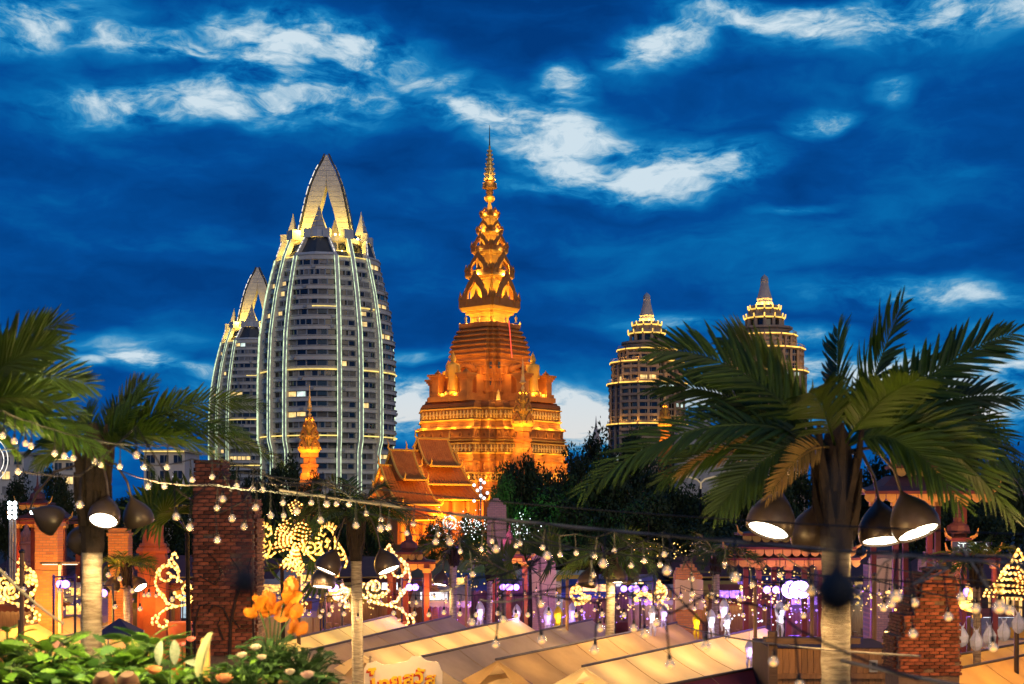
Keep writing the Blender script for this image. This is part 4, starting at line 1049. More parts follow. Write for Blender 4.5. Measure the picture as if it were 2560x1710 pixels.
# left palm with one bright hood
palm(232, 1120, 17, 50, 'left palm with a thin pale trunk and one glaring hood lamp', nf=2, shaft=1.25, seed=3, L_=1.3, lamp_r=.185, ll=.37,
     ftips=[(645, 1012, .2, 62, .16, 0), (340, 945, .3, 60, .04, 0), (398, 955, -.2, -60, .04, 0), (470, 985, .4, 60, .08, 0), (610, 1085, .2, -50, .18, 0), (560, 1140, -.4, 45, .16, 0), (90, 1090, .3, 50, .12, 0), (110, 1170, -.3, -45, .2, 0), (300, 985, .8, 40, .05, 0), (260, 990, .9, -60, .04, 0), (20, 1130, .6, 40, .16, 0), (690, 1160, .6, 40, .2, 0), (420, 1190, -.7, 30, .2, 0), (180, 1010, .6, 55, .06, 0)],
     lamps=[(283, 1283, -.35, .0, -1, 34, 420, 1), (118, 1298, .1, 1, .5, 62, 200, 0), (322, 1290, .4, .6, .6, 20, 200, 0), (190, 1350, .3, -.8, .7, 50, 100, 0)])
# palm just outside the left edge
palm(-150, 1040, 12.2, 60, 'blurred nearest palm whose fronds reach in from the left edge', nf=0, seed=5, ll=.40,
     ftips=[(140, 800, .2, 55, .14, 0), (180, 870, -.2, 50, .16, 0), (215, 962, .2, 62, .2, 0), (232, 1040, -.3, 50, .16, 0), (275, 1148, -.2, -35, .2, 0), (90, 1060, .5, 45, .14, 0), (60, 1130, -.2, 40, .2, 0)], lamps=[])
palm(890, 1290, 44, 27, 'middle palm with two lit hoods in front of the golden light sculpture', nf=20, shaft=1.4, seed=7, L_=2.35, ll=.62, lamp_r=.40,
     lamps=[(826, 1410, -.3, -1, -.6, 26, 1400, 1), (968, 1408, -.3, 1, -.6, 26, 1400, 1), (802, 1452, .6, -.3, -.9, 12, 800, 1)])
palm(1134, 1378, 73, 17, 'slim far palm left of the first purple brick pillar', nf=16, seed=9, L_=2.4, ll=.6, lamp_r=.42, lamps=[(1103, 1450, -.2, -.6, -.8, 15, 420, 1)])
palm(1526, 1395, 56, 22, 'palm with one lit hood in the purple lit square', nf=18, seed=11, L_=2.5, ll=.65, lamp_r=.40, lamps=[(1542, 1440, -.5, .1, -1, 8, 500, 1), (1470, 1450, .2, -.6, -.8, 20, 100, 0), (1574, 1440, .3, .6, .5, 20, 100, 0)])
palm(316, 1420, 62, 15, 'small bright yellow-green palm behind the left palm trunk', nf=16, seed=13, L_=1.7, ll=.5, lamp_r=.34, lamps=[(285, 1462, -.2, -.8, -.6, 18, 420, 1), (350, 1460, -.2, .9, -.5, 40, 420, 1)])
palm(1790, 1395, 66, 18, 'dark far palm behind the white banner pillar', nf=14, seed=17, L_=2.4, ll=.6)
palm(2440, 1410, 48, 18, 'dark small palm in front of the pavilion at the right edge', nf=15, seed=19, L_=1.9, ll=.5)
palm(1225, 1420, 82, 14, 'dim far palm behind the first purple brick pillar', nf=13, seed=23, L_=2.4, ll=.6)
# ---- fan palms
def fan_palm(px, y, d, label, nl=9, rad=.75, seed=1):
    rnd = random.Random(seed); b = W(px, y, d); T = thing('fan_palm', label, 'palm', (b.x, b.y, 0), 0, 'fan palms'); zc = b.z
    MB().tube([(0, 0, 0), (.05, 0, zc*.5), (0, 0, zc)], [.11, .09, .08], 8).build('trunk', palm_fib, T)
    for i in range(nl):
        a = 2*pi*i/nl+rnd.uniform(-.3, .3); e = rnd.uniform(-.3, 1.0); dv = Vector((cos(a)*cos(e), sin(a)*cos(e)*.8-.25, sin(e)))
        c = Vector((0, 0, zc))+dv*rad*1.1; m = MB(); m.tube([(0, 0, zc), (dv.x*rad*.5, dv.y*rad*.5, zc+dv.z*rad*.6+.1), c], .018, 4)
        ax = dv.normalized(); sd = ax.cross(Vector((0, -1, .3))).normalized(); 
        for k in range(15):
            th = radians(-105+210*k/14); x = ax*cos(th)+sd*sin(th); z_n = ax.cross(sd); ln = rad*rnd.uniform(.85, 1.05); x = (x-z_n*.15).normalized(); y_ = z_n.cross(x)
            for v, f in ((LEAF.v, LEAF.f),): m.add([c+x*(q[0]*ln)+y_*(q[1]*ln*1.5)+z_n*(q[2]*ln) for q in v], f)
        m.build('fan_leaf', frond_m, T)
    return T
fan_palm(468, 1330, 52, 'dim fan palm between the red stupa and the big brick column', 9, 1.25, 3)
fan_palm(705, 1415, 60, 'fan palm below the golden light sculpture', 9, 1.5, 4)
fan_palm(1325, 1420, 78, 'dim fan palm behind the purple pillars', 8, 1.4, 6)

# ================================================================ brick columns with single bricks
def brick_column(px0, px1, prof, d, label, bw=.27, bh=.088, ybase=1700):
    """prof: picture rows -> left and right edge of the masonry, stepping inwards towards the top"""
    s = d/F; cx = (px0+px1)/2; T = thing('brick_column', label, 'brick column', (W(cx, HY, d).x, d, 0), 0, 'ruined brick columns'); rnd = random.Random(int(px0))
    def edges(y):
        l, r = prof[0][1:]
        for (yy, a, b) in prof:
            if y >= yy: l, r = a, b
        return (l-cx)*s, (r-cx)*s
    z = CZ+(HY-ybase)*s; dep = (px1-px0)*s*.8; ztop = CZ+(HY-prof[0][0])*s; k = 0; bm_ = MB().box(0, 0, 0, bw-.016, .11, bh-.016).mesh('brick', brick_m); cnt = 0; rest = MB()
    core = MB()
    for i in range(len(prof)):
        y0, l, r = prof[i]; zt_ = CZ+(HY-y0)*s; zb = CZ+(HY-(prof[i+1][0] if i+1 < len(prof) else ybase))*s
        zb = 0 if i == len(prof)-1 else zb
        a, b = (l-cx)*s+.015, (r-cx)*s-.015; core.box((a+b)/2, dep/2+.06, (zt_+zb)/2-.02, b-a, dep, zt_-zb)
    core.build('core', mort, T)
    while z < ztop-bh*.6:
        y = HY-(z+bh*.5-CZ)/s; l, r = edges(y); x = l+(bw*.5 if k % 2 else 0)
        if k % 2: row = [(l, l+bw*.5)]
        else: row = []
        while x < r-.02: row.append((x, min(x+bw, r))); x += bw
        row = [(a+rnd.uniform(-.03, .05)*(i_ == 0), b-rnd.uniform(-.04, .07)*(i_ == len(row)-1)) for i_, (a, b) in enumerate(row)]
        for (a, b) in row:
            w_ = b-a
            if w_ < .05 or rnd.random() < .015: continue
            if cnt < 299:
                q = obj('brick', bm_, T); q.location = ((a+b)/2, .06-rnd.random()**2*.05, z+bh/2+rnd.uniform(-.006, .006)); q.scale = (w_/bw, 1, rnd.uniform(.88, 1.0)); q.rotation_euler = (rnd.uniform(-.03, .03), rnd.uniform(-.025, .025), rnd.uniform(-.05, .05)); cnt += 1
            else: rest.box((a+b)/2, .055-rnd.random()*.018, z+bh/2, w_-.016, .11, bh-.016)
        # returns on both flanks
        for xs in (l, r):
            yy = .15+(bw*.5 if k % 2 == 0 else 0)
            while yy < dep: rest.box(xs, yy+bw*.4, z+bh/2, .10, bw-.016, bh-.016); yy += bw
        z += bh; k += 1
    o_ = rest.build('brickwork', brick_m, T); o_['kind'] = 'stuff'
    return T
bc = brick_column(482, 632, [(1150, 486, 546), (1196, 484, 570), (1216, 484, 600), (1246, 482, 628), (1300, 481, 634), (1480, 481, 636)], 38, 'tall dark ruined brick column with creeping vines, left of the light sculpture', bw=.29, bh=.105, ybase=1640)
m = MB(); rnd = random.Random(4); cx = W(557, HY, 38).x; s38 = 38/F
def vine(pts, r): m.tube([Vector(((x-557)*s38, -.06, CZ+(HY-y)*s38)) for x, y in pts], r, 6)
vine([(575, 1640), (578, 1560), (590, 1500), (604, 1460), (596, 1420), (578, 1395)], [.05, .045, .04, .035, .03, .015])
vine([(578, 1560), (560, 1520), (535, 1512), (520, 1535)], [.03, .025, .02, .01]); vine([(577, 1540), (600, 1570), (622, 1560)], [.03, .02, .01]); vine([(560, 1600), (545, 1560), (552, 1548)], [.03, .02, .01])
vine([(490, 1640), (488, 1560), (500, 1515), (528, 1508)], [.03, .025, .02, .012]); vine([(500, 1440), (540, 1462), (556, 1430), (540, 1400), (520, 1380)], [.02, .02, .018, .014, .008]); vine([(636, 1600), (630, 1480), (622, 1420), (630, 1390)], [.03, .028, .02, .01])
vt = m.build('vine', M('vine_bark', (.05, .03, .02), (.03, .02, .012), 6, .9, .4), None, True); vt.location = (cx, 38, 0); tag(vt, 'bare dark vines creeping up the tall brick column', 'vine')
brick_column(2246, 2402, [(1420, 2342, 2376), (1433, 2320, 2388), (1450, 2305, 2394), (1492, 2285, 2398), (1540, 2262, 2402), (1590, 2246, 2402)], 34, 'orange lit ruined brick column with a stepped top, right of the near palm trunk', bw=.245, bh=.085, ybase=1690)
lamp('brick_lamp', W(2470, 1520, 31.5), 260, (1, .42, .07), .2); lamp('brick_lamp', W(2360, 1640, 31.5), 120, (1, .40, .08), .2)
lamp('brick_lamp', W(660, 1560, 35), 150, (1, .40, .08), .3); lamp('brick_lamp', W(560, 1590, 34), 70, (1, .45, .1), .3)

# ---- far pillars
def brick_mat(name, c1, c2, mo):
    m_ = bpy.data.materials.new(name); m_.use_nodes = True; nt_ = m_.node_tree; b = nt_.nodes['Principled BSDF']
    t = nt_.nodes.new('ShaderNodeTexCoord'); mp = nt_.nodes.new('ShaderNodeMapping'); nt_.links.new(t.outputs['Object'], mp.inputs[0]); mp.inputs['Rotation'].default_value = (pi/2, 0, 0)
    br = nt_.nodes.new('ShaderNodeTexBrick'); nt_.links.new(mp.outputs[0], br.inputs[0]); br.inputs['Color1'].default_value = (*c1, 1); br.inputs['Color2'].default_value = (*c2, 1); br.inputs['Mortar'].default_value = (*mo, 1)
    br.inputs['Scale'].default_value = 1; br.inputs['Brick Width'].default_value = .30; br.inputs['Row Height'].default_value = .12; br.inputs['Mortar Size'].default_value = .014
    nt_.links.new(br.outputs[0], b.inputs['Base Color']); bp = nt_.nodes.new('ShaderNodeBump'); bp.inputs['Distance'].default_value = .03; nt_.links.new(br.outputs[1], bp.inputs['Height']); bp.invert = True; nt_.links.new(bp.outputs[0], b.inputs['Normal']); b.inputs['Roughness'].default_value = .9
    return m_
bmat = brick_mat('far_brickwork', (.50, .21, .07), (.40, .15, .05), (.26, .16, .09)); bmat2 = brick_mat('pale_brickwork', (.42, .27, .22), (.33, .21, .17), (.24, .19, .17))
def pillar(px0, px1, ytop, d, label, mt=None, ragged=True, cloth=None, dep=None):
    s = d/F; T = thing('brick_pillar', label, 'brick pillar', (W((px0+px1)/2, HY, d).x, d, 0), 0, 'brick pillars round the square'); w = (px1-px0)*s; zt_ = CZ+(HY-ytop)*s; dep = dep or w*.8
    m = MB(); m.box(0, 0, (zt_-w*.45)/2, w, dep, zt_-w*.45)
    rnd = random.Random(int(px0)); z = zt_-w*.45
    for f in ((.9, .12), (.74, .13), (.52, .12), (.3, .1)) if ragged else ((1.12, .2), (.95, .25)):
        off = rnd.uniform(-.06, .10)*w; h = w*f[1]*(1 if ragged else .9); m.box(off, 0, z+h/2, w*f[0], dep*f[0], h); z += h
    m.build('shaft', mt or bmat, T)
    m = MB(); nb = int(zt_/.36)
    for i in range(nb):
        if rnd.random() < .5: m.box(rnd.uniform(-.38, .38)*w, -dep/2-.01, i*.36+.2, .3, .05, .1)
    o_ = m.build('proud_brick', mt or bmat, T); o_['kind'] = 'stuff'
    if cloth:
        y0, y1 = cloth; za, zb = CZ+(HY-y0)*s, CZ+(HY-y1)*s; g_ = []
        for i in range(9):
            z_ = za+(zb-za)*i/8; g_.append([(w*.53*(x/10*2-1), -dep*.5-.07-.05*sin(x*2.1+i*.9)*(.3+i/9), z_+.03*sin(x*1.7)) for x in range(11)])
        MB().sheet(g_).build('cloth_wrap', fabric_w, T, True)
    return T
pillar(95, 151, 1290, 62, 'tall orange lit brick pillar left of the left palm trunk', ragged=False)
pillar(276, 326, 1318, 66, 'orange lit brick pillar just right of the left palm trunk', ragged=False)
pillar(1218, 1266, 1246, 92, 'tallest purple lit brick pillar with a ragged top, left of the square', bmat2)
pillar(1329, 1388, 1345, 88, 'purple lit brick pillar half wrapped in pale cloth', bmat2, cloth=(1424, 1490))
pillar(1686, 1752, 1405, 74, 'short brick pillar wrapped in a white banner', bmat, cloth=(1448, 1522))
pillar(1060, 1096, 1462, 80, 'small red brick pillar left of the slim far palm', bmat, ragged=False)
pillar(2038, 2086, 1238, 84, 'purple lit brick pillar seen left of the near palm trunk', bmat2)
pillar(2165, 2240, 1378, 72, 'pale brick pillar wrapped in grey cloth right of the near palm trunk', bmat2, cloth=(1395, 1475))
pillar(2300, 2352, 1375, 70, 'pinkish brick pillar behind the stepped brick column', bmat2)
pillar(812, 842, 1400, 95, 'dim brick pillar behind the middle palm', bmat2); pillar(768, 798, 1470, 90, 'small lilac lit pillar behind the orange flowers', bmat2)
for (x, y, d, pw, c) in ((122, 1535, 59.5, 900, (1, .46, .04)), (122, 1480, 57, 500, (1, .42, .03)), (122, 1400, 57, 200, (1, .36, .03)), (300, 1490, 63, 300, (1, .38, .04)), (300, 1400, 62, 150, (1, .36, .04)), (1250, 1500, 85, 300, (.5, .12, .85)), (1240, 1330, 85, 300, (.75, .25, .55)), (1360, 1470, 82, 300, (.6, .22, .85)), (1718, 1480, 70, 260, (1, .6, .55)), (2062, 1380, 78, 300, (.5, .15, .8)), (2200, 1440, 66, 200, (1, .6, .45)), (2330, 1440, 65, 140, (.9, .4, .5)), (1340, 1560, 82, 420, (1, .5, .1)), (1078, 1500, 76, 300, (1, .35, .06)), (790, 1490, 84, 150, (.6, .25, .9))):
    lamp('pillar_lamp', W(x, y, d), pw, c, .3)
# ================================================================ tents
DZ = 5.0
fabric_g = M('shaded_fabric', (.54, .42, .30), (.44, .34, .24), .8, .8, .4, trans=.35, bscale=1.6)  # cloth of the unlit tents, their shade put into a greyer colour
def ridge_pt(x, y): d = DZ*F/(y-HY); return W(x, y, d)
def tent(A, B, label, hw=1.75, drop=.95, mat=None, lamps=3, pw=70, col=(1.0, .58, .20), far=True, valance=.28, seed=1, rail=True, dz=None, group='long market tents'):
    a, b = ridge_pt(*A), ridge_pt(*B); u = (b-a); u.z = 0; L_ = u.length; u.normalize(); v = Vector((u.y, -u.x, 0))
    if v.y > 0: v = -v
    T = thing('market_tent', label, 'tent', (a.x, a.y, 0), 0, group); zr = a.z; rnd = random.Random(seed); mt = mat or fabric
    def P(t, q, z): return u*t+v*q+Vector((0, 0, z))
    for sg in ((1, -1) if far else (1,)):
        g = []; nt_ = 30
        for i in range(nt_+1):
            t = L_*i/nt_; row = []
            for j in range(9):
                q = j/8; sag = -.07*sin(pi*q)*(1+.4*sin(t*1.9+seed))-.03*sin(t*2.7+q*3+seed)*q
                if (t % 3.0) < .1: sag *= .4
                row.append(P(t, sg*hw*q, zr-drop*q+sag))
            g.append(row)
        MB().sheet(g).build('roof', mt, T, True)
        g = []
        for i in range(61):
            t = L_*i/60; w_ = .03*sin(t*5.1+seed)+.02*sin(t*11); zz = zr-drop-.03*sin(t*2.7+3+seed)
            g.append([P(t, sg*(hw+.005), zz), P(t, sg*(hw+w_*.6), zz-valance*.5), P(t, sg*(hw+w_), zz-valance*(1-.18*abs(sin(t*4.2))))])
        MB().sheet(g).build('valance', mt, T, True)
    m = MB()
    for i in range(1, int(L_/3.0)):
        t = i*3.0+.2*sin(i*2.1+seed)
        for sg in ((1, -1) if far else (1,)):
            pts_ = []
            for j in range(7): q = j/6; pts_.append(P(t+.015*sin(j), sg*hw*q, zr-drop*q-.07*sin(pi*q)*(1+.4*sin(t*1.9+seed))-.03*sin(t*2.7+q*3+seed)*q+.012))
            m.tube(pts_, .009, 4)
    o_ = m.build('seam', M('seam_tape', (.50, .34, .16), None, 6, .8), T); o_['kind'] = 'stuff'
    if rail: MB().tube([P(-.12, 0, zr+.03), P(L_+.1, 0, zr+.03)], .045, 6).build('ridge_pole', M('dark_pole', (.10, .085, .07), None, 3, .6), T)
    for i in range(5):
        t = .15+(L_-.3)*i/4
        for q in (-hw, hw): MB().tube([P(t, q*.99, 0), P(t, q*.99, zr-drop)], .035, 6).build('pole', steel, T)
    # gable cloth at the near end, parted in the middle
    for sg in (-1, 1):
        g = []
        for i in range(7):
            q = i/6; zt_ = zr-drop*q-.02; zb = zt_-(.12+.95*q)
            g.append([P(-.02-.05*sin(i*2.0), sg*hw*q, zt_), P(.05*sin(i*1.7), sg*hw*q*1.0, (zt_+zb)/2), P(.06*sin(i*2.3), sg*hw*q, zb)])
        MB().sheet(g).build('gable_cloth', mt, T, True)
    for i in range(lamps*2):
        t = L_*(i+.5)/lamps/2; p = P(t, 0, zr-1.15); MB().ball(p, .07, 8, 6).build('bulb', E('tent_bulb', (1, .72, .35), 12), T); lamp('tent_lamp', p+Vector((0, 0, -.16)), pw, col, .5, parent=T)
    return T
tent((1057, 1643), (1479, 1550), 'beige market tent behind the Thai lettered sign, its ridge ending at the purple square', seed=2, pw=26, mat=fabric_g)
tent((1244, 1650), (1690, 1558), 'orange beige market tent with a glowing open gable in the bottom middle', seed=3, pw=95)
tent((1460, 1667), (1911, 1569), 'cream glowing market tent left of the wooden kiosk', seed=4, pw=235, mat=fabric_w)
tent((901, 1632), (1294, 1547), 'cream glowing market tent right of the middle palm trunk', seed=5, pw=205, mat=fabric_w)
tent((700, 1645), (1128, 1542), 'dim beige market tent crossing behind the middle palm trunk', seed=6, pw=22, mat=fabric_g)
tent((620, 1625), (985, 1538), 'white and yellow market tent behind the dark leafy bush', seed=7, pw=148, mat=fabric_w, col=(1, .7, .2))
tent((-120, 1600), (190, 1540), 'pale market tent at the left edge behind the green planter', seed=8, pw=148, col=(1, .55, .15))
tent((20, 1625), (300, 1560), 'orange lit market tent passing behind the left palm trunk', seed=9, pw=148, col=(1, .5, .12))
tent((2240, 1704), (2640, 1624), 'orange tent filling the bottom right corner', seed=10, pw=162, col=(1, .46, .07))
tent((2330, 1650), (2680, 1588), 'mustard lit tent behind the bottom right corner tent', seed=12, pw=121, col=(1, .6, .05))
tent((1640, 1720), (1990, 1652), 'dark red market tent with a lime edge below the wooden kiosk', mat=M('maroon_fabric', (.16, .03, .04), (.10, .02, .028), 1, .8, .1, trans=.1), seed=13, pw=40, hw=1.6)
# small blue canopy behind the left palm trunk
T = thing('blue_canopy', 'small dark blue canopy right of the left palm trunk', 'canopy', (W(300, HY, 52).x, 52, 0)); s = 52/F
zt_ = CZ+(HY-1545)*s; m = MB(); A_c = [(-45*s, -.8, zt_-35*s), (45*s, -.8, zt_-35*s), (45*s, .8, zt_-35*s), (-45*s, .8, zt_-35*s)]
m.add(A_c+[(-.02, 0, zt_)]+[tuple(Vector(p)-Vector((0, 0, .2))) for p in A_c], [(0, 1, 4), (1, 2, 4), (2, 3, 4), (3, 0, 4), (0, 5, 6, 1), (1, 6, 7, 2), (2, 7, 8, 3), (3, 8, 5, 0)]); m.build('canopy', M('navy_fabric', (.02, .03, .12), None, 1, .8, trans=.1), T)
for (x, y_, z_) in A_c: MB().tube([(x, y_, 0), (x, y_, z_)], .03, 6).build('pole', steel, T)

# ---------------------------------------------------------------- light from the hoods on the tents comes from the palms themselves
# ================================================================ wooden kiosk
T = thing('wooden_kiosk', 'plank walled wooden kiosk behind the near palm trunk', 'kiosk', (W(1922, HY, 41).x, 41, 0)); s = 41/F
wk = (2248-1922)*s; zk = CZ+(HY-1612)*s
MB().box(wk/2, 1.62, zk/2-.1, wk-.1, 3.0, zk).build('core', M('dark_wood', (.06, .03, .015), None, 3, .8), T)
pl = MB().box(0, 0, 0, .165, .05, zk).mesh('plank', woodm); x = .32; i = 0
while x < wk-.05:
    q = obj('plank', pl, T); q.location = (x, .05+(i % 3)*.006, zk/2-.12); x += .178; i += 1
MB().box(wk*.32, -.1, CZ+(HY-1600)*s, wk*.72, .5, .17).build('beam', M('grey_wood', (.16, .10, .06), (.10, .06, .035), 3, .8, .3, stretch=(.6, 6, 6)), T)
MB().box(.1, -.05, (CZ+(HY-1578)*s)/2, .24, .24, CZ+(HY-1578)*s).build('post', M('grey_wood', (.16, .10, .06)), T)
MB().box(.05+wk/2, -.03, CZ+(HY-1690)*s, wk, .12, .14).build('rail', woodm, T)
m = MB(); m.box(wk*.80, -.02, CZ+(HY-1665)*s, .24, .06, .34, 0, 0); m.box(wk*.80, -.06, CZ+(HY-1665)*s, .10, .05, .22, 0, 1); m.build('switch_box', [wframe, slate], T)
lamp('kiosk_lamp', W(2000, 1560, 39), 110, (1, .5, .12), .15); lamp('kiosk_lamp', W(2190, 1575, 39), 90, (1, .5, .12), .15)
# carriage lantern beside the brick column
T = thing('wall_lantern', 'little glowing lantern with a pointed cap left of the stepped brick column', 'lantern', tuple(W(2224, 1585, 36)))
s = 36/F
MB().lathe([(12*s, -8*s), (13*s, 8*s), (9*s, 10*s)], 6).build('glass', E('lantern_glass', (1, .62, .2), 5), T); MB().lathe([(17*s, 8*s), (9*s, 14*s), (3*s, 22*s), (.5*s, 30*s)], 6).build('cap', bronze, T); MB().lathe([(8*s, -11*s), (12*s, -8*s)], 6).build('base', bronze, T)
m = MB()
for i in range(6): t_ = i*pi/3; m.bar((12.4*s*cos(t_), 12.4*s*sin(t_), -8*s), (13.4*s*cos(t_), 13.4*s*sin(t_), 8*s), .02)
m.build('frame', bronze, T); lamp('lantern_lamp', W(2224, 1590, 35.4), 25, WARM, .1)

# ================================================================ sign board with Thai lettering
def text_mesh(body, size, depth=.02, name='lettering', bevel=0.0, offset=0.0):
    cu = bpy.data.curves.new(name, 'FONT'); cu.body = body; cu.size = size; cu.extrude = depth; cu.align_x = 'CENTER'; cu.align_y = 'CENTER'; cu.offset = offset; cu.bevel_depth = bevel
    o = bpy.data.objects.new('tmp', cu); COL.objects.link(o); dg = bpy.context.evaluated_depsgraph_get()
    me = bpy.data.meshes.new_from_object(o.evaluated_get(dg)); bpy.data.objects.remove(o); bpy.data.curves.remove(cu); me.name = name; return me
def letter(T, ch, p, size, mat, depth=.02, tilt=0, offset=0, name='letter'):
    me = text_mesh(ch, size, depth, name, 0, offset); me.materials.clear(); me.materials.append(mat)
    o = obj(name, me, T, p); o.rotation_euler = (pi/2, tilt, 0); return o
D_S = 44.0; s = D_S/F
T = thing('sign_board', 'cream sign with fat yellow Thai letters edged in red', 'sign', tuple(W(1003, 1690, D_S)))
m = MB(); out = []
for x, y in ((912, 1760), (910, 1672), (918, 1658), (940, 1654), (958, 1662), (985, 1660), (1000, 1656), (1020, 1652), (1030, 1640), (1052, 1640), (1068, 1652), (1096, 1656), (1106, 1680), (1106, 1760)): out.append(((x-1003)*s, 0, (1690-y)*s))
m.slab(out, (0, 1, 0), .05); m.build('board', M('cream_board', (.78, .66, .50), (.72, .60, .44), 2, .6), T)
ylw = M('yellow_paint', (.90, .52, .02), (.86, .47, .015), 3, .5); rdp = M('red_paint', (.62, .05, .012), (.55, .04, .01), 3, .5)
for ch, x, y, sz, tl in (('ไ', 934, 1702, 60, -.10), ('ท', 962, 1712, 52, -.12), ('ย', 992, 1704, 52, -.10), ('ส', 1022, 1698, 48, -.04), ('วั', 1049, 1692, 46, 0), ('ส', 1077, 1700, 46, .04)):
    letter(T, ch, ((x-1003-4)*s, -.035, (1690-y-5)*s), sz*s, rdp, .008, tl, .022, 'letter_shadow'); letter(T, ch, ((x-1003)*s, -.06, (1690-y)*s), sz*s, ylw, .012, tl, .018)
MB().tube([((925-1003)*s, .08, (1690-1640)*s), ((925-1003)*s, .08, -T.location.z)], .04, 6).build('pole', fabric_w, T)
lamp('sign_lamp', W(985, 1640, 42.6), 45, WARM, .15)

# ================================================================ pavilions with scalloped eaves
scal = M('gilt_scallop', (.70, .38, .07), (.55, .28, .05), 3, .55)
rtile = M('dark_red_tile', (.13, .045, .04), (.085, .03, .03), 2, .7, .2)
def pavilion(px, d, tiers, posts, label, depth=3.0, ybase=None, finial=True, lampcol=(1, .42, .10), pw=45):
    s = d/F; T = thing('pavilion', label, 'pavilion', (W(px, HY, d).x, d, 0), 0, 'scalloped roof pavilions')
    Z = lambda y: CZ+(HY-y)*s
    for (x0, x1, ye, yt) in tiers:
        a, b = (x0-px)*s, (x1-px)*s; w = b-a; dp = min(depth, w*.8); c = (a+b)/2; ins = .26
        m = MB(); R0 = [Vector((c+sx*w/2, sy*dp/2, Z(ye))) for sx, sy in ((-1, -1), (1, -1), (1, 1), (-1, 1))]
        R1 = [Vector((c+sx*w/2*.62, sy*dp/2*.62, Z(ye)+(Z(yt)-Z(ye))*.45)) for sx, sy in ((-1, -1), (1, -1), (1, 1), (-1, 1))]
        R2 = [Vector((c+sx*w/2*.40, sy*dp/2*.3, Z(yt))) for sx, sy in ((-1, -1), (1, -1), (1, 1), (-1, 1))]
        m.loft([R0, [p+Vector((0, 0, .12)) for p in R0], R1, R2]); m.build('roof', rtile, T)
        n = max(4, int(w/.42)); m = MB()
        for i in range(n):
            x = a+w*(i+.5)/n; h = .34
            for yy in (-dp/2-.03,):
                P = [Vector((x+dx_*w/n*.46, yy, Z(ye)-dz_*h)) for dx_, dz_ in ((-1, 0), (1, 0), (1, .55), (.6, .85), (0, 1), (-.6, .85), (-1, .55))]; m.slab(P, (0, 1, 0), .05)
        o_ = m.build('scallop', scal, T); o_['kind'] = 'stuff'
        MB().bar((a, -dp/2-.05, Z(ye)+.06), (b, -dp/2-.05, Z(ye)+.06), .14, .12).build('eave', red_w, T)
        for sx in (-1, 1):
            e = Vector((c+sx*w/2, -dp/2, Z(ye)+.1)); MB().tube([e, e+Vector((sx*.2, -.1, .12)), e+Vector((sx*.28, -.12, .42))], [.08, .06, .015], 5).build('finial', scal, T)
    if finial:
        x0, x1, ye, yt = tiers[0]; c = ((x0+x1)/2-px)*s; MB().lathe([(.5, Z(yt)-.05), (.42, Z(yt)+.25), (.18, Z(yt)+.4), (.22, Z(yt)+.55), (.08, Z(yt)+.75), (.01, Z(yt)+1.5)], 10, (c, 0, 0)).build('spire', rtile, T)
    yl = tiers[-1][2]
    for x in posts:
        for sy in (-1, 1): 
            m = MB(); m.box((x-px)*s, sy*depth*.38, Z(yl)/2, 13*s, 13*s, Z(yl)); m.box((x-px)*s, sy*depth*.38, Z(yl)-.35, 19*s, 19*s, .25, 0, 1); m.build('post', [red_w, scal], T)
    MB().box(0, 0, Z(yl)-.15, (posts[-1]-posts[0])*s+.4, depth*.8, .18).build('beam', red_w, T)
    for x in (posts[0], posts[-1]): lamp('pavilion_lamp', ((x-px)*s*.8, -depth*.75, Z(yl)-1.0), pw, lampcol, .15, parent=T)
    lamp('pavilion_lamp', (0, -depth*.9, Z(yl)-.7), pw, lampcol, .15, parent=T)
    return T
pavilion(2290, 58, [(2225, 2360, 1172, 1140), (2130, 2440, 1236, 1190)], [2210, 2292, 2375], 'red pavilion with two scalloped roofs behind the right hood lamp', 4.5)
pavilion(1940, 70, [(1845, 2010, 1338, 1318), (1800, 2110, 1370, 1342), (1780, 2120, 1396, 1376)], [1880, 1952, 2030], 'wide red pavilion in purple light between the near palm and the square', 5, lampcol=(.9, .3, .4), pw=60)
pavilion(1272, 86, [(1248, 1300, 1376, 1358), (1220, 1328, 1394, 1378)], [1238, 1272, 1312], 'small pointed pavilion between the two purple pillars', 2.5)
pavilion(1018, 78, [(985, 1060, 1385, 1368), (960, 1092, 1408, 1388)], [980, 1018, 1070], 'dim small pavilion left of the slim far palm', 3)
pavilion(2420, 56, [(2370, 2420, 1352, 1330), (2365, 2470, 1388, 1372)], [2372, 2465], 'small dark pavilion carrying Chinese sign letters at the right edge', 2.6)
pavilion(128, 86, [(58, 130, 1262, 1245), (50, 190, 1300, 1268)], [64, 120, 178], 'orange lit pavilion roof behind the left lamp hoods', 4, lampcol=(1, .4, .05), pw=60)
pavilion(400, 76, [(330, 470, 1460, 1432)], [340, 402, 462], 'orange lit open pavilion beneath the red stupa', 4, lampcol=(1, .4, .05), pw=60, finial=False)
T = thing('letter_sign', 'row of greenish white Chinese letters on the small dark pavilion at the right edge', 'sign', tuple(W(2428, 1368, 54.5))); s = 54.5/F
for ch, x in (('江', -24), ('景', 4), ('公', 30)): letter(T, ch, (x*s, -.05, 0), 24*s, E('sign_white', (.8, 1, .85), 1.3), .02)
MB().box(0, .06, 0, 92*s, .05, 28*s).build('board', slate, T)
T = thing('letter_sign', 'round white glowing badge sign among the lit trees below the temple', 'sign', tuple(W(1124, 1307, 90))); s = 90/F
MB().tube([(16*s*cos(2*pi*i/28), 0, 16*s*sin(2*pi*i/28)) for i in range(29)], .05, 5).build('ring', E('sign_white', (.8, 1, .85), 1.3), T); letter(T, 'BA', (0, 0, 0), 17*s, E('sign_white', (.8, 1, .85), 1.3), .02); MB().tube([(0, .1, -16*s), (0, .1, -T.location.z)], .06, 6).build('pole', slate, T)

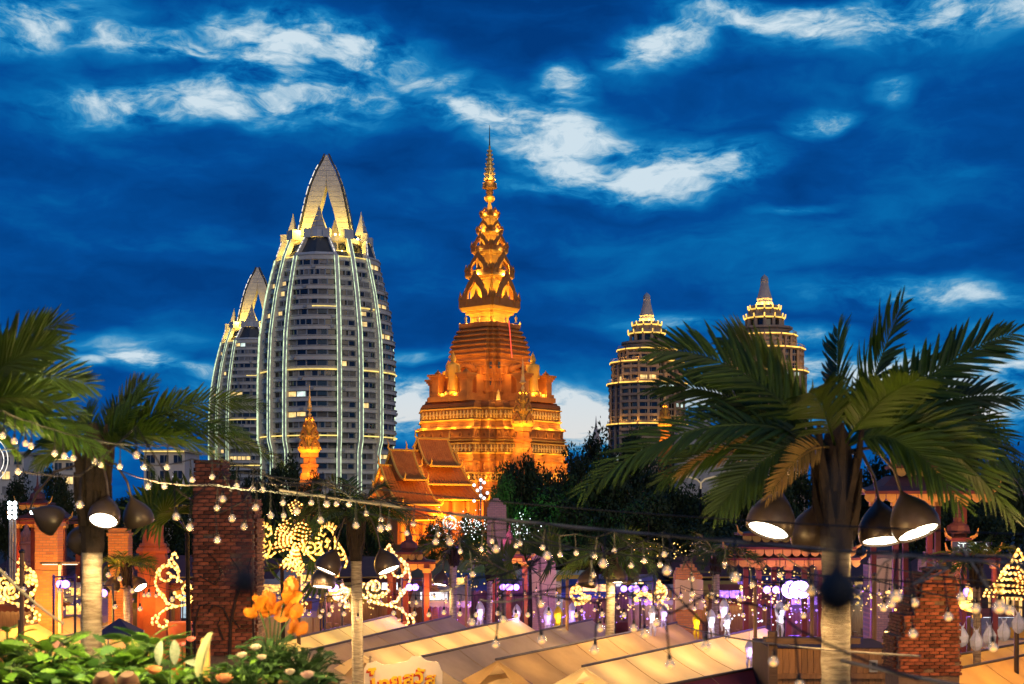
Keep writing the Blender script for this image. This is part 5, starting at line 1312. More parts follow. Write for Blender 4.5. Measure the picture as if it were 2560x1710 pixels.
# ================================================================ red stupa and pink stupa
def stupa(px, d, ytop, k, mt, label):
    s = d/F*k; T = thing('stupa', label, 'stupa', (W(px, HY, d).x, d, 0), 0, 'small market stupas'); z0_ = CZ+(HY-ytop)*d/F
    Z = lambda y: z0_-y*s
    m = MB(); m.lathe([(27*s, Z(140)), (25*s, Z(120)), (26*s, Z(92)), (30*s, Z(88)), (30*s, Z(82)), (24*s, Z(80)), (24*s, Z(74)), (22*s, Z(60)), (19*s, Z(50)), (13*s, Z(44)), (10*s, Z(40)), (10*s, Z(37)), (7*s, Z(33)), (7*s, Z(29)), (5*s, Z(25)), (4*s, Z(15)), (2*s, Z(8)), (.5*s, Z(0))], 20); m.build('bell', mt, T, True)
    for (r, y, h) in ((33, 150, 10), (40, 165, 15), (36, 190, 25), (44, 205, 15)): MB().lathe([(r*s, Z(y)), (r*s*1.06, Z(y-h*.4)), (r*s*.95, Z(y-h))], 8, ph=pi/8).build('tier', mt, T)
    MB().lathe([(40*s, 0), (38*s, Z(204))], 8, ph=pi/8).build('plinth', mt, T)
    for i in range(8):
        t_ = i*pi/4; c = Vector((25.2*s*cos(t_), 25.2*s*sin(t_), Z(80))); arch_frame(MB(), c, (cos(t_), sin(t_), 0), 8*s, 34*s, .12, .7, teeth=False).build('niche', mt, T)
    return T
terr_r = M('red_terracotta', (.50, .12, .03), (.36, .08, .02), 2, .7, .1)
stupa(383, 74, 1218, 1.0, terr_r, 'orange red bell stupa left of the tall brick column')
stupa(66, 90, 1296, .72, M('pink_render', (.52, .26, .19), (.42, .2, .15), 2, .8), 'small pinkish stupa beside the white light tower')
for (x, y, d, pw) in ((350, 1420, 70, 90), (420, 1420, 70, 90), (383, 1350, 69, 60), (66, 1400, 84, 150)): lamp('stupa_lamp', W(x, y, d), pw, (1, .36, .04), .2)

# ================================================================ light tower and stage rigs
T = thing('light_tower', 'mobile tower of glaring white floodlights at the left edge', 'light tower', (W(33, HY, 80).x, 80, 0)); s = 80/F
for x in (-8, -2, 5): MB().tube([(x*s, 0, 0), (x*s, 0, CZ+(HY-1255)*s)], .07, 6).build('mast', steel, T)
for r in range(4):
    for c in (-5, 8):
        p = (c*s, -.2, CZ+(HY-(1258+r*11.5))*s); MB().box(p[0], p[1]+.1, p[2], .30, .2, .2).build('housing', black, T); MB().ball((p[0], p[1]-.05, p[2]), .11, 8, 6).build('floodlight', whitel, T)
lamp('tower_light', W(33, 1275, 75), 70, (.65, .9, 1), .3)
T = thing('floodlight', 'single blue white floodlight under the pavilion roof at left', 'floodlight', tuple(W(82, 1280, 76))); MB().ball((0, 0, 0), .14, 10, 8).build('lens', whitel, T); MB().box(0, .2, .1, .4, .3, .3).build('housing', black, T)
def rig(px0, px1, y, d, n, label, mt=purp, pw=170, col=PUR, r=.17, aimd=(0, -1, -.25)):
    s = d/F; T = thing('stage_light_bar', label, 'stage lights', tuple(W((px0+px1)/2, y-16, d)), 0, 'stage light bars'); w = (px1-px0)*s
    MB().tube([(-w/2-.3, 0, 0), (w/2+.3, 0, 0)], .04, 6).build('truss', black, T)
    for k_ in (-1, 1): MB().tube([(k_*(w/2+.25), 0, -T.location.z), (k_*(w/2+.25), 0, .1)], .05, 6).build('stand', black, T)
    for i in range(n):
        x = -w/2+w*(i+.5)/n; ax = Vector((.25*(1 if i % 2 else -1)*(i % 3), -1, -.2)).normalized(); q = ax.to_track_quat('Z', 'Y').to_matrix().to_4x4(); c = (x, -.1, -16*s)
        h = MB().lathe([(.6*r, -.35), (r, -.25), (r*1.05, .12)], 12, c, 0, 0, q).build('lamp_head', black, T); MB().lathe([(.001, .15), (r*.95, .145), (r*.95, .13)], 12, c, 0, 0, q).build('lens', mt, h)
        m = MB(); m.bar((x, 0, 0), c, .04); m.build('bracket', black, T)
    lamp('stage_light', (0, -1.2, -18*s), pw, col, .3, parent=T); return T
rig(1252, 1296, 1466, 72, 4, 'bar of four blue purple stage lamps right of the tallest purple pillar')
rig(1550, 1620, 1470, 69, 4, 'bar of blue purple stage lamps right of the lit palm in the square')
rig(1966, 2012, 1472, 60, 3, 'bar of glaring violet stage lamps left of the near palm trunk', purp2, 420, PUR, .40)
rig(1905, 1945, 1472, 62, 2, 'pair of slim violet stage lamps under the wide pavilion', purp, 150)
rig(2405, 2430, 1478, 54, 2, 'purple stage lamp right of the stepped brick column', purp, 160)
rig(150, 172, 1458, 56, 2, 'purple stage lamps right of the orange pillar at left', purp, 300)
rig(826, 842, 1468, 66, 2, 'purple stage lamps under the middle palm hoods', purp, 250); rig(258, 268, 1480, 60, 1, 'single purple lamp beside the left palm trunk', purp, 80); rig(1018, 1044, 1466, 66, 2, 'purple stage lamps behind the golden scroll right of the middle palm', purp, 200)
for (x, y, d, pw) in ((1200, 1520, 78, 200), (1450, 1500, 84, 260), (1620, 1530, 80, 220), (1850, 1510, 74, 260), (2000, 1540, 64, 220), (1330, 1520, 74, 120), (2120, 1480, 62, 100)): lamp('stage_wash', W(x, y, d), pw, PUR, .4)

# ================================================================ golden light ornaments
def spiral(cx, cy, r0, turns, a0, sgn=1, n=40, tail=None):
    pts = [];
    for i in range(n+1):
        t = i/n; r = r0*(1-t*.86); a = a0+sgn*t*turns*2*pi; pts.append((cx+r*cos(a), cy+r*sin(a)))
    if tail: pts = tail+pts
    return pts
def ornament(d, cx, ybase, curves, label, bulb=.055, tube=.035, step=.16, plinth=None, rows=(), pw=220):
    s = d/F; T = thing('light_ornament', label, 'light sculpture', (W(cx, HY, d).x, d, 0), 0, 'golden light ornaments'); rnd = random.Random(int(cx))
    C = lambda x, y, o=0: Vector(((x-cx)*s, o, CZ+(HY-y)*s))
    def bulbs(mb, pts, st, sz):
        acc_ = 0; P = [C(*p) for p in pts]
        for a, b in zip(P, P[1:]):
            L_ = (b-a).length; t = acc_
            while t < L_: mb.ball(a.lerp(b, t/L_)+Vector((0, -.06, 0)), sz*rnd.uniform(.8, 1.25), 5, 4); t += st
            acc_ = t-L_
    for pts in curves:
        m = MB(); m.tube([C(*p) for p in pts], tube, 5); q = m.build('light_tube', neon2, T); mb = MB(); bulbs(mb, pts, step, bulb)
        if mb.v: o_ = mb.build('bulb', neon, q); o_['kind'] = 'stuff'
    if rows:
        mb = MB(); fr = MB()
        for pts in rows: bulbs(mb, pts, step*.8, bulb*.9); fr.tube([C(*p, .05) for p in pts], .03, 4)
        o_ = mb.build('bulb', neon, T); o_['kind'] = 'stuff'; fr.build('frame', M('rust_frame', (.20, .07, .02), None, 3, .7), T)
    xs = [p[0] for c in list(curves)+list(rows) for p in c]; ys = [p[1] for c in list(curves)+list(rows) for p in c]
    if plinth: 
        m = MB(); w = (plinth[1]-plinth[0])*s; x_ = ((plinth[0]+plinth[1])/2-cx)*s; zt_ = CZ+(HY-plinth[2])*s; m.lathe([(w*.36, 0), (w*.34, zt_*.55), (w*.40, zt_*.7), (w*.5, zt_*.93), (w*.46, zt_)], 16, (x_, .3, 0)); m.build('plinth', terr_r, T, True)
    else:
        MB().tube([C((min(xs)+max(xs))/2, max(ys)-4, .12), Vector((((min(xs)+max(xs))/2-cx)*s, .12, 0))], .08, 6).build('mast', bronze, T)
    lamp('ornament_light', C(sum(xs)/len(xs), sum(ys)/len(ys), -1.0), pw, (1, .50, .06), .5, parent=T)
    return T
# mirrored scrolls standing on urns
def scroll(cx, cy, k, mir):
    f = lambda L_: [(cx+mir*(x*k), cy+y*k) for x, y in L_]
    return [f(spiral(-28, -2, 22, 1.6, .6, 1)), f(spiral(22, -40, 30, 1.4, 2.6, 1)), f([(-45, 22), (-25, 34), (0, 38), (20, 30), (40, 8), (52, -20), (46, -52), (28, -68)]), f([(0, 38), (25, 44), (42, 58), (48, 76), (38, 90), (24, 88), (20, 76), (30, 70)]),
            f([(-52, -10), (-60, 5), (-52, 20), (-40, 26)]), f([(4, -72), (12, -84), (20, -72), (8, -66)]), f([(-8, -50), (-2, -66), (8, -74)]), f([(22, 30), (30, 10), (40, 0)]), f(spiral(-28, -2, 31, .8, .2, 1)), f([(-62, 8), (-66, -8), (-56, -14)]), f([(50, 60), (60, 70), (58, 86)]), f([(-14, -24), (2, -36), (14, -40)]), f([(-4, -84), (4, -98), (10, -86)])]
ornament(66, 968, 1560, scroll(968, 1470, 1.12, 1), 'golden scroll of light bulbs on an urn right of the middle palm', plinth=(945, 1020, 1556), bulb=.064, tube=.055, step=.20)
ornament(60, 440, 1560, scroll(440, 1478, 1.0, -1), 'golden scroll of light bulbs on an urn left of the tall brick column', plinth=(415, 480, 1556), bulb=.06, tube=.05, step=.19)
ornament(52, 45, 1560, scroll(50, 1478, .85, 1)+[spiral(12, 1460, 20, 1.5, .5, -1), spiral(80, 1450, 16, 2, 2, 1)], 'golden scrolls of light bulbs at the left edge', bulb=.055, tube=.045, step=.175)
ornament(64, 120, 1560, [[(96+i*9, 1500), (98+i*9, 1530)] for i in range(6)]+[[(92, 1500), (150, 1498)], [(92, 1532), (152, 1530)]], 'glowing golden crown of lamps at the foot of the orange pillar', bulb=.10, tube=.06)
for cx, cy, k, d, lb in ((1448, 1494, .42, 70, 'small golden light scroll left of the lit palm in the square'), (1645, 1490, .40, 70, 'small golden light scroll left of the white banner pillar'), (2425, 1510, .40, 50, 'small golden light scroll right of the stepped brick column'), (1600, 1480, .26, 78, 'tiny golden light scroll beside the stage lamps in the square'), (855, 1490, .32, 66, 'small golden light scroll behind the middle palm trunk')):
    ornament(d, cx, 1560, scroll(cx, cy, k, 1 if int(cx) % 2 else -1), lb, bulb=.06, tube=.07, step=.2, pw=120)
# great central sculpture: a mask with fans of bulbs, paisleys and scrolls
rows = []
for i in range(9):
    y = 1300+i*9.5; hw_ = 46*sqrt(max(.05, 1-((i-4.5)/5.5)**2)); rows.append([(735-hw_+j*hw_/6, y+3*sin(j*1.1+i)) for j in range(13)])
for i in range(9):
    a = radians(198-i*9); rows.append([(742+r*cos(a), 1352-r*sin(a)*1.0) for r in ((14, 30, 50, 70, 88) if i < 2 else (14, 26, 38, 48))])
for i in range(7):
    a = radians(232+i*9); rows.append([(742+r*cos(a), 1362-r*sin(a)) for r in (14, 34, 56, 72)])
for i in range(4): rows.append([(722+i*3, 1262+i*7), (740, 1250+i*8), (758-i*3, 1264+i*7)])
def paisley(cx, cy, k, mir): return [[(cx+mir*k*x, cy+k*y) for x, y in p] for p in ([(0, 46), (-14, 38), (-22, 20), (-22, -4), (-14, -26), (4, -40), (18, -34), (20, -20), (10, -12), (4, -20)], [(0, 46), (12, 34), (18, 14), (14, 0)], [(-2, 30), (-2, 10), (0, -8)], [(-8, 20), (-2, 10), (6, 18)], [(-8, 2), (-1, -4), (5, 4)])]
curv = paisley(660, 1352, .92, 1)+paisley(818, 1352, .92, -1)
for (cx_, cy_, k, mir) in ((660, 1352, .92, 1), (818, 1352, .92, -1)):
    for i in range(15):
        a = radians(70+i*17); x, y = cx_+mir*-3+24*cos(a), cy_+38*sin(a)*.98; curv.append([(x, y), (cx_+mir*-3+33*cos(a), cy_+48*sin(a))])
curv += [spiral(776, 1372, 20, 1.5, 2.4, 1), spiral(744, 1408, 16, 1.3, .2, 1), spiral(716, 1408, 13, 1.3, 1, -1), [(632, 1372), (636, 1392), (655, 1388), (676, 1392), (690, 1380)], [(756, 1352), (770, 1385), (788, 1402)], [(790, 1385), (812, 1388), (832, 1386)], spiral(850, 1382, 18, 1.4, 1, 1), [(846, 1358), (860, 1380), (868, 1405), (862, 1420)], [(735, 1362), (728, 1390), (722, 1415)], [(832, 1395), (848, 1420), (846, 1440), (832, 1445)], [(636, 1440), (650, 1436), (652, 1424)]]
ornament(54, 742, 1560, curv, 'great golden mask shaped sculpture of light bulbs in the middle of the market', bulb=.042, tube=.045, step=.19, rows=rows, pw=900)
# flame shaped sculpture at the right edge
rows = []
for i in range(14):
    y = 1392+i*7.5; w_ = 8+i*6.2; rows.append([(2545-w_+j*w_/5+4*sin(i+j), y+(j*1.6 if i % 2 else -j*1.2)) for j in range(11)])
ornament(46, 2545, 1560, [[(2530, 1400), (2545, 1372), (2560, 1400)], [(2500, 1440), (2520, 1410), (2534, 1400)], spiral(2500, 1470, 14, 1.4, 1, 1)], 'flame shaped golden light sculpture at the right edge', rows=rows, bulb=.045, tube=.05, step=.19, pw=350)
# ================================================================ festoon strings: wire > socket > glass bulb
def bulb_glass():
    m_ = bpy.data.materials.new('bulb_glass'); m_.use_nodes = True; b = m_.node_tree.nodes['Principled BSDF']
    t = m_.node_tree.nodes.new('ShaderNodeTexNoise'); t.inputs['Scale'].default_value = 30; r_ = m_.node_tree.nodes.new('ShaderNodeMapRange'); m_.node_tree.links.new(t.outputs[0], r_.inputs[0]); r_.inputs[3].default_value = .02; r_.inputs[4].default_value = .16; m_.node_tree.links.new(r_.outputs[0], b.inputs['Roughness'])
    b.inputs['Base Color'].default_value = (.96, .93, .88, 1); b.inputs['Transmission Weight'].default_value = .85; b.inputs['IOR'].default_value = 1.4
    b.inputs['Emission Color'].default_value = (1, .80, .60, 1); b.inputs['Emission Strength'].default_value = .12  # faint glow put into the glass for its whitish sheen
    m_.cycles.emission_sampling = 'NONE'; return m_
bg_m = bulb_glass(); amber_m = E('amber_glow', (1.0, .46, .06), 1.8, False)
def flip(m): m.f = [tuple(reversed(f)) for f in m.f]; return m
def bulb_mesh():
    m = MB(); m.lathe([(.34, 0), (.40, -.15), (.66, -.42), (.92, -.75), (1.0, -1.1), (.93, -1.48), (.70, -1.82), (.36, -2.03), (.001, -2.1)], 14)
    return flip(m).mesh('glass', bg_m, True)
def sock_mesh(): m = MB(); m.lathe([(.10, 1.5), (.16, 1.2), (.40, 1.1), (.46, .2), (.46, -.12), (.36, -.14)], 10); return m.mesh('socket', black, True)
def amber_mesh(): m = MB(); m.tube([(0, 0, -.2), (0, 0, -.9)], .10, 5); m.ball((0, 0, -1.45), .52, 8, 5, 0, .62); return m.mesh('amber_glow', amber_m)  # thin wire plus an added glowing ball imitating warm lights mirrored in the glass
GB, SB, FB = bulb_mesh(), sock_mesh(), amber_mesh()
def string(pts, d0, d1, r, label, drop=.10, ends=None, wire_r=.006, glow=0, wcol=None):
    """pts: picture places of the bulbs; the wire sags through their sockets"""
    n = len(pts); P = []; r *= .86
    for i, (x, y) in enumerate(pts): P.append(W(x, y, d0+(d1-d0)*i/max(1, n-1)))
    T = thing('light_string', label, 'string lights', tuple(P[0]), 0, 'festoon light strings'); O = P[0]; rnd = random.Random(n*7+int(pts[0][0]))
    tops = [p-O+Vector((0, 0, r*2.6+drop)) for p in P]
    if ends: tops = ([W(*ends[0])-O] if ends[0] else [])+tops+([W(*ends[1])-O] if ends[1] else [])
    path = []
    for a, b in zip(tops, tops[1:]):
        L_ = (b-a).length
        for k in range(5): t = k/5; path.append(a.lerp(b, t)-Vector((0, 0, L_*.035*4*t*(1-t)*.5)))
    path.append(tops[-1]); MB().tube(path, wire_r, 5).build('wire', wcol or black, T)
    for i, p in enumerate(P):
        s_ = obj('socket', SB, T, p-O); s_.scale = (r, r, r); s_.rotation_euler = (rnd.uniform(-.12, .12), rnd.uniform(-.12, .12), 0)
        obj('glass', GB, s_); obj('amber_glow', FB, s_)
        if drop > .03: MB().tube([(0, 0, 1.4), (rnd.uniform(-.1, .1), 0, 1.4+drop/r+1.1)], wire_r*.8/r, 4).build('drop_cord', black, s_)
        if glow and i % 3 == 0: lamp('warm_fill', p+Vector((0, -.12, -.15)), glow, WARM, .05)  # added fill lamp beside the dim bulb, warming nearby fronds
    return T
A_S = [(543, 1262), (677, 1280), (801, 1292), (952, 1312), (1124, 1345), (1239, 1362), (1367, 1378), (1509, 1397), (1669, 1414), (1838, 1430), (2025, 1462), (2241, 1475), (2498, 1500)]
string(A_S, 11.5, 5.4, .028, 'nearest long string of large clear bulbs, running across the square to the right edge', ends=((250, 1150, 16.5), (2800, 1480, 4.6)), wire_r=.006)
string([(8, 1080), (36, 1094), (78, 1106), (137, 1125), (183, 1137), (254, 1154), (361, 1160), (418, 1160), (531, 1185), (632, 1214), (708, 1250), (779, 1250), (873, 1254), (915, 1277), (1034, 1303)], 11, 14.5, .030, 'string of bulbs crossing high between the left palms', ends=((-200, 1060, 10.6), (1240, 1300, 16)), glow=9)
string([(45, 1170), (64, 1100), (160, 1131), (238, 1146), (300, 1158), (371, 1208), (411, 1208), (480, 1192), (592, 1207), (657, 1217), (709, 1282), (840, 1253), (952, 1292), (1017, 1326), (1095, 1330), (1204, 1366), (1290, 1358)], 12, 16, .032, 'second string of bulbs crossing above the brick column', ends=((-160, 1140, 11.5), (1500, 1380, 18)), glow=9)
string([(200, 1252), (341, 1128), (440, 1282), (475, 1309), (557, 1238), (580, 1287), (543, 1341), (611, 1308), (640, 1260), (742, 1270), (816, 1252), (890, 1305), (972, 1310), (1090, 1346), (1181, 1428)], 9, 11, .027, 'string of bulbs hanging in front of the tall brick column', glow=8, ends=((60, 1180, 8.5), (1300, 1440, 12)))
string([(1150, 1372), (1230, 1346), (1300, 1352), (1357, 1362), (1400, 1380), (1440, 1376), (1488, 1385), (1536, 1370), (1578, 1407), (1610, 1395), (1650, 1405), (1730, 1440), (1812, 1405), (1880, 1455), (1950, 1430)], 15, 13, .030, 'string of small bulbs above the purple lit square', ends=((1000, 1330, 17), (2110, 1450, 16.4)), glow=5)
string([(1482, 1430), (1478, 1448), (1660, 1378), (1730, 1478), (1780, 1480), (1850, 1490), (1965, 1510), (2008, 1530), (2090, 1500)], 12, 11, .028, 'loose string of bulbs left of the near palm trunk', ends=((1300, 1440, 13), (2300, 1520, 11)))
string([(1353, 1588), (1487, 1612), (1612, 1572), (1674, 1648), (1765, 1602), (1935, 1640), (1998, 1700)], 7.5, 6.2, .026, 'low string of bulbs drooping in front of the cream tents', drop=.16, ends=((1200, 1500, 9), (2300, 1700, 5.5)))
string([(1180, 1546), (1258, 1540), (1352, 1500), (1240, 1600), (1500, 1560), (1584, 1560), (1640, 1545)], 9, 8, .026, 'string of bulbs dangling above the beige tents', drop=.2, ends=((1100, 1480, 10), (1760, 1560, 8)))
string([(2210, 1508), (2230, 1498), (2285, 1495), (2370, 1530), (2282, 1572), (2405, 1480), (2482, 1605), (2440, 1508), (2525, 1512)], 8.5, 7, .028, 'string of bulbs in front of the stepped brick column', drop=.18, ends=((2120, 1470, 16), (2700, 1560, 6)), wcol=M('grey_rope', (.30, .25, .19), None, 6, .9))
string([(822, 1530), (860, 1528), (895, 1540), (985, 1526), (1036, 1528), (1072, 1530), (1110, 1524), (1150, 1528), (1190, 1530), (1245, 1526), (1290, 1532), (1320, 1530), (1372, 1526), (1440, 1530), (1505, 1528), (1560, 1530)], 30, 27, .060, 'far string of bulbs along the tent ridges in the middle', glow=0, ends=((700, 1500, 32), (1700, 1500, 27)), drop=.2)
string([(12, 1428), (60, 1466), (150, 1470), (205, 1462), (270, 1430), (300, 1440), (330, 1470), (372, 1480), (430, 1490), (350, 1515), (288, 1510)], 26, 28, .058, 'string of bulbs sagging before the golden scrolls at left', drop=.2, ends=((-60, 1400, 25), (480, 1460, 37)))
string([(742, 1560), (760, 1520), (700, 1510), (800, 1535), (850, 1505), (1000, 1468), (1040, 1500)], 34, 32, .06, 'string of bulbs beside the orange paper flowers', ends=((640, 1500, 36), (1110, 1470, 33)), drop=.2)
rs_ = random.Random(31)
for k, (xa, xb, ya, d, lb) in enumerate(((10, 470, 1500, 66, 'string of tiny warm bulbs low before the orange pillars'), (640, 1000, 1478, 70, 'string of tiny warm bulbs under the golden mask sculpture'), (660, 1010, 1512, 62, 'lower string of tiny warm bulbs under the golden mask sculpture'), (1090, 1420, 1490, 76, 'string of tiny warm bulbs among the purple pillars'), (1400, 1760, 1506, 66, 'string of tiny warm bulbs left of the white banner pillar'), (1700, 2080, 1484, 64, 'string of tiny warm bulbs below the wide red pavilion'), (1740, 2090, 1518, 56, 'lower string of tiny warm bulbs below the wide red pavilion'), (2130, 2420, 1462, 60, 'string of tiny warm bulbs behind the stepped brick column'))):
    n = 13; string([(xa+(xb-xa)*i/(n-1)+rs_.uniform(-6, 6), ya+16*sin(pi*i/(n-1)*2)+rs_.uniform(-4, 4)) for i in range(n)], d, d+2, .105, lb, drop=.15, wire_r=.012)
# plain cables across the square
def cable(a, b, sag, r, label, mt=None):
    A, B = W(*a), W(*b); m = MB(); n = 24; m.tube([A.lerp(B, i/n)-Vector((0, 0, sag*4*(i/n)*(1-i/n)))-A for i in range(n+1)], r, 5); o = m.build('cable', mt or black); o.location = A; return tag(o, label, 'cable', 'overhead cables')
cable((700, 1225, 12), (2700, 1420, 6), .05, .008, 'thick dark cable sloping across the dark trees to the right edge', M('grey_rope', (.30, .25, .19)))
cable((600, 1180, 14), (2650, 1340, 9), .08, .006, 'upper thin cable across the dark trees'); cable((900, 1280, 13), (2700, 1480, 8), .1, .006, 'lower thin cable across the dark trees')
cable((2105, 1650, 8.5), (2700, 1760, 6), .02, .012, 'pale rope running right from the near palm trunk', M('grey_rope', (.30, .25, .19))); cable((2150, 1405, 16), (2700, 1470, 12), .05, .008, 'dark cable behind the stepped brick column'); cable((2150, 1440, 15), (2700, 1530, 12), .06, .008, 'second dark cable behind the stepped brick column')
cable((1690, 1560, 30), (2300, 1640, 12), .1, .012, 'pale rope above the wooden kiosk', M('grey_rope', (.30, .25, .19))); cable((-40, 1380, 14), (160, 1560, 14), .05, .016, 'orange lit rope slanting down at the left edge', M('grey_rope', (.30, .25, .19)))
# blurred sockets hanging right before the lens
def near_socket(px, py, d, r, label):
    p = W(px, py, d); T = thing('hanging_bulb', label, 'light bulb', tuple(p), 0, 'bulbs hanging close by')
    s_ = obj('socket', SB, T); s_.scale = (r,)*3; MB().tube([(0, 0, r*1.4), (0, 0, r*4)], r*.2, 5).build('cord', black, T); MB().lathe([(.42, -.1), (.9, -.5), (1.15, -1.2), (.9, -1.9), (.3, -2.3)], 12).build('shade', black, s_); return T
near_socket(2092, 1405, 1.0, .017, 'very blurred dark bulb socket in front of the near palm trunk'); near_socket(610, 1408, 1.1, .012, 'very blurred dark bulb socket in front of the tall brick column'); near_socket(2108, 1700, 1.1, .012, 'very blurred dark bulb socket at the bottom before the near palm trunk')

# ================================================================ lanterns
lant = M('lantern_silk', (.72, .70, .72), (.55, .54, .60), 6, .7, trans=.45)
lant_y = M('yellow_lantern_silk', (.80, .62, .05), (.7, .5, .04), 6, .7, trans=.45)
def silk_lantern(px, py, d, k, label, mt=lant, glow=0, col=(.8, .7, 1), kind=0):
    s = d/F*k; T = thing('silk_lantern', label, 'lantern', tuple(W(px, py, d)), 0, 'hanging silk lanterns')
    if kind == 0:
        MB().lathe([(.5*s, 34*s), (7*s, 27*s), (13*s, 14*s), (11*s, 2*s), (8*s, -6*s), (9.5*s, -14*s), (7*s, -20*s)], 7).build('body', mt, T)
        for i in range(4): a = i*pi/2+.4; MB().tube([(6*s*cos(a), 6*s*sin(a), -19*s), (8.5*s*cos(a), 8.5*s*sin(a), -32*s), (6*s*cos(a), 6*s*sin(a), -48*s)], [2.6*s, 2.2*s, .8*s], 5).build('streamer', mt, T)
    else:
        MB().lathe([(.5*s, 30*s), (7*s, 20*s), (17*s, 2*s), (15*s, -14*s), (8*s, -24*s), (3*s, -27*s)], 6).build('body', mt, T)
        m = MB(); pr = [(7*s, 20*s), (17*s, 2*s), (15*s, -14*s), (8*s, -24*s)]
        for i in range(6): a = i*pi/3; m.tube([(r*1.02*cos(a), r*1.02*sin(a), z) for r, z in pr], .9*s, 4)
        m.build('frame', wframe, T)
        for sg in (-1, 1): MB().slab([(sg*5*s, 0, 24*s), (sg*9*s, 0, 40*s), (sg*2*s, 0, 27*s)], (0, 1, 0), .6*s).build('fin', mt, T)
    MB().tube([(0, 0, 28*s), (0, 0, 60*s)], .4*s, 4).build('cord', black, T)
    if glow: lamp('lantern_light', (0, -18*s, 0), glow, col, .1, parent=T)
    return T
for (x, y, lb) in ((2405, 1592, 'white faceted fish lantern nearest the stepped brick column'), (2441, 1602, 'white faceted fish lantern, second from the stepped brick column'), (2474, 1590, 'white faceted fish lantern in the middle of its row of five'), (2510, 1578, 'white faceted fish lantern, second from the right edge'), (2546, 1558, 'white faceted fish lantern beside the right edge')):
    silk_lantern(x, y, 36, .95, lb, kind=1)
lamp('lantern_row_light', W(2470, 1560, 34.5), 70, (1, .75, .5), .1)
for (x, y, d, k, mt, g_, c, lb) in ((1200, 1535, 62, .95, lant, 25, (.7, .4, 1), 'lilac lit silk lantern left of the tallest purple pillar'), (1292, 1540, 64, .9, lant, 25, (1, .5, .9), 'pinkish silk lantern right of the tallest purple pillar'), (1370, 1548, 66, 1.0, lant, 20, (.6, .3, 1), 'violet silk lantern below the cloth wrapped pillar'), (1395, 1545, 60, .9, lant_y, 25, (1, .7, .2), 'yellow silk lantern right of the cloth wrapped pillar'), (1430, 1540, 66, 1.0, lant, 30, (.35, .2, 1), 'deep violet silk lantern beside the small golden scroll'), (1632, 1545, 58, .95, lant, 25, (1, .7, .7), 'pale silk lantern left of the white banner pillar'), (1660, 1540, 60, .85, lant, 25, (.8, .5, 1), 'lilac silk lantern against the white banner pillar'), (1741, 1560, 52, .8, lant_y, 25, (1, .8, .1), 'bright yellow silk lantern on the brick below the white banner'), (1778, 1555, 56, .95, lant, 25, (.7, .75, 1), 'bluish white silk lantern right of the white banner pillar'), (1810, 1530, 54, 1.0, lant, 25, (.8, .55, 1), 'tall lilac silk lantern left of the wide pavilion post'), (1818, 1560, 50, .8, lant, 20, (.8, .8, 1), 'white silk lantern below the tall lilac lantern'), (1950, 1540, 54, 1.1, lant, 30, (.9, .8, 1), 'white silk lantern in front of the stage speakers'), (1873, 1630, 46, .9, lant, 15, (.8, .5, 1), 'lilac silk lantern hanging below the tent edge by the kiosk')):
    silk_lantern(x, y, d, k, lb, mt, g_, c)

# ================================================================ stalls and shop fronts behind the tents
stall_cols = [M('stall_canvas_'+n, c, None, 1.5, .8, trans=.25) for n, c in (('cream', (.6, .52, .40)), ('rust', (.35, .10, .04)), ('blue', (.05, .10, .30)), ('yellow', (.60, .40, .06)), ('lilac', (.35, .25, .45)))]
goods_m = M('goods', (.45, .22, .08), (.12, .10, .06), 7, .7, obj_rand=.4)
glow_w = E('stall_tube_light', (1, .78, .45), 7); glow_p = E('stall_tube_violet', (.62, .35, 1), 6); glow_c = E('stall_tube_cool', (.75, .9, 1), 6)
def stall(px, d, w, h, ci, gl, label, pw=90, col=WARM):
    T = thing('market_stall', label, 'market stall', (W(px, HY, d).x, d, 0), 0, 'market stalls round the square'); rnd = random.Random(int(px*3+d))
    m = MB(); rf = [(-w/2-.2, -1.5, h), (w/2+.2, -1.5, h), (w/2+.1, .9, h+.7), (-w/2-.1, .9, h+.7)]; m.add(rf+[(x, y, z+.06) for x, y, z in rf], [(3, 2, 1, 0), (4, 5, 6, 7), (0, 1, 5, 4), (1, 2, 6, 5), (2, 3, 7, 6), (3, 0, 4, 7)]); m.build('roof', stall_cols[ci], T)
    g_ = [[(-w/2-.2+(w+.4)*i/24, -1.52, h-z*(1 if i % 2 else .7)) for i in range(25)] for z in (0, .32)]; MB().sheet(g_).build('valance', stall_cols[ci], T)
    for x in (-w/2, w/2):
        for y in (-1.35, .8): MB().box(x, y, h/2, .09, .09, h).build('post', woodm, T)
    MB().box(0, -1.0, .9, w*.95, .7, .08).build('counter', woodm, T); MB().box(0, -1.3, .45, w*.95, .05, .85).build('front_panel', stall_cols[(ci+2) % 5], T); MB().box(0, .85, h/2, w, .06, h).build('back_wall', woodm, T)
    for i in range(6): hh = rnd.uniform(.15, .5); MB().box(-w*.4+w*.8*i/5, -1.0+rnd.uniform(-.15, .15), .94+hh/2, rnd.uniform(.2, .42), .3, hh, rnd.uniform(-.3, .3)).build('goods', goods_m, T)
    MB().box(0, .55, h-.25, w*.7, .06, .06).build('tube_light', gl, T); MB().box(rnd.uniform(-.3, .3)*w, -1.58, h+.35, w*.5, .06, .42).build('sign_panel', rnd.choice([stall_cols[1], stall_cols[3], E('stall_sign_amber', (1, .50, .08), 1.7, False, .7, 6), E('stall_sign_amber', (1, .50, .08), 1.7), E('stall_sign_violet', (.45, .18, 1), 1.6, False, .7, 6), E('stall_sign_white', (.9, .95, 1), 1.2, False, .7, 6)]), T)
    lamp('stall_light', (0, -.3, h-.35), pw, col, .2, parent=T); return T
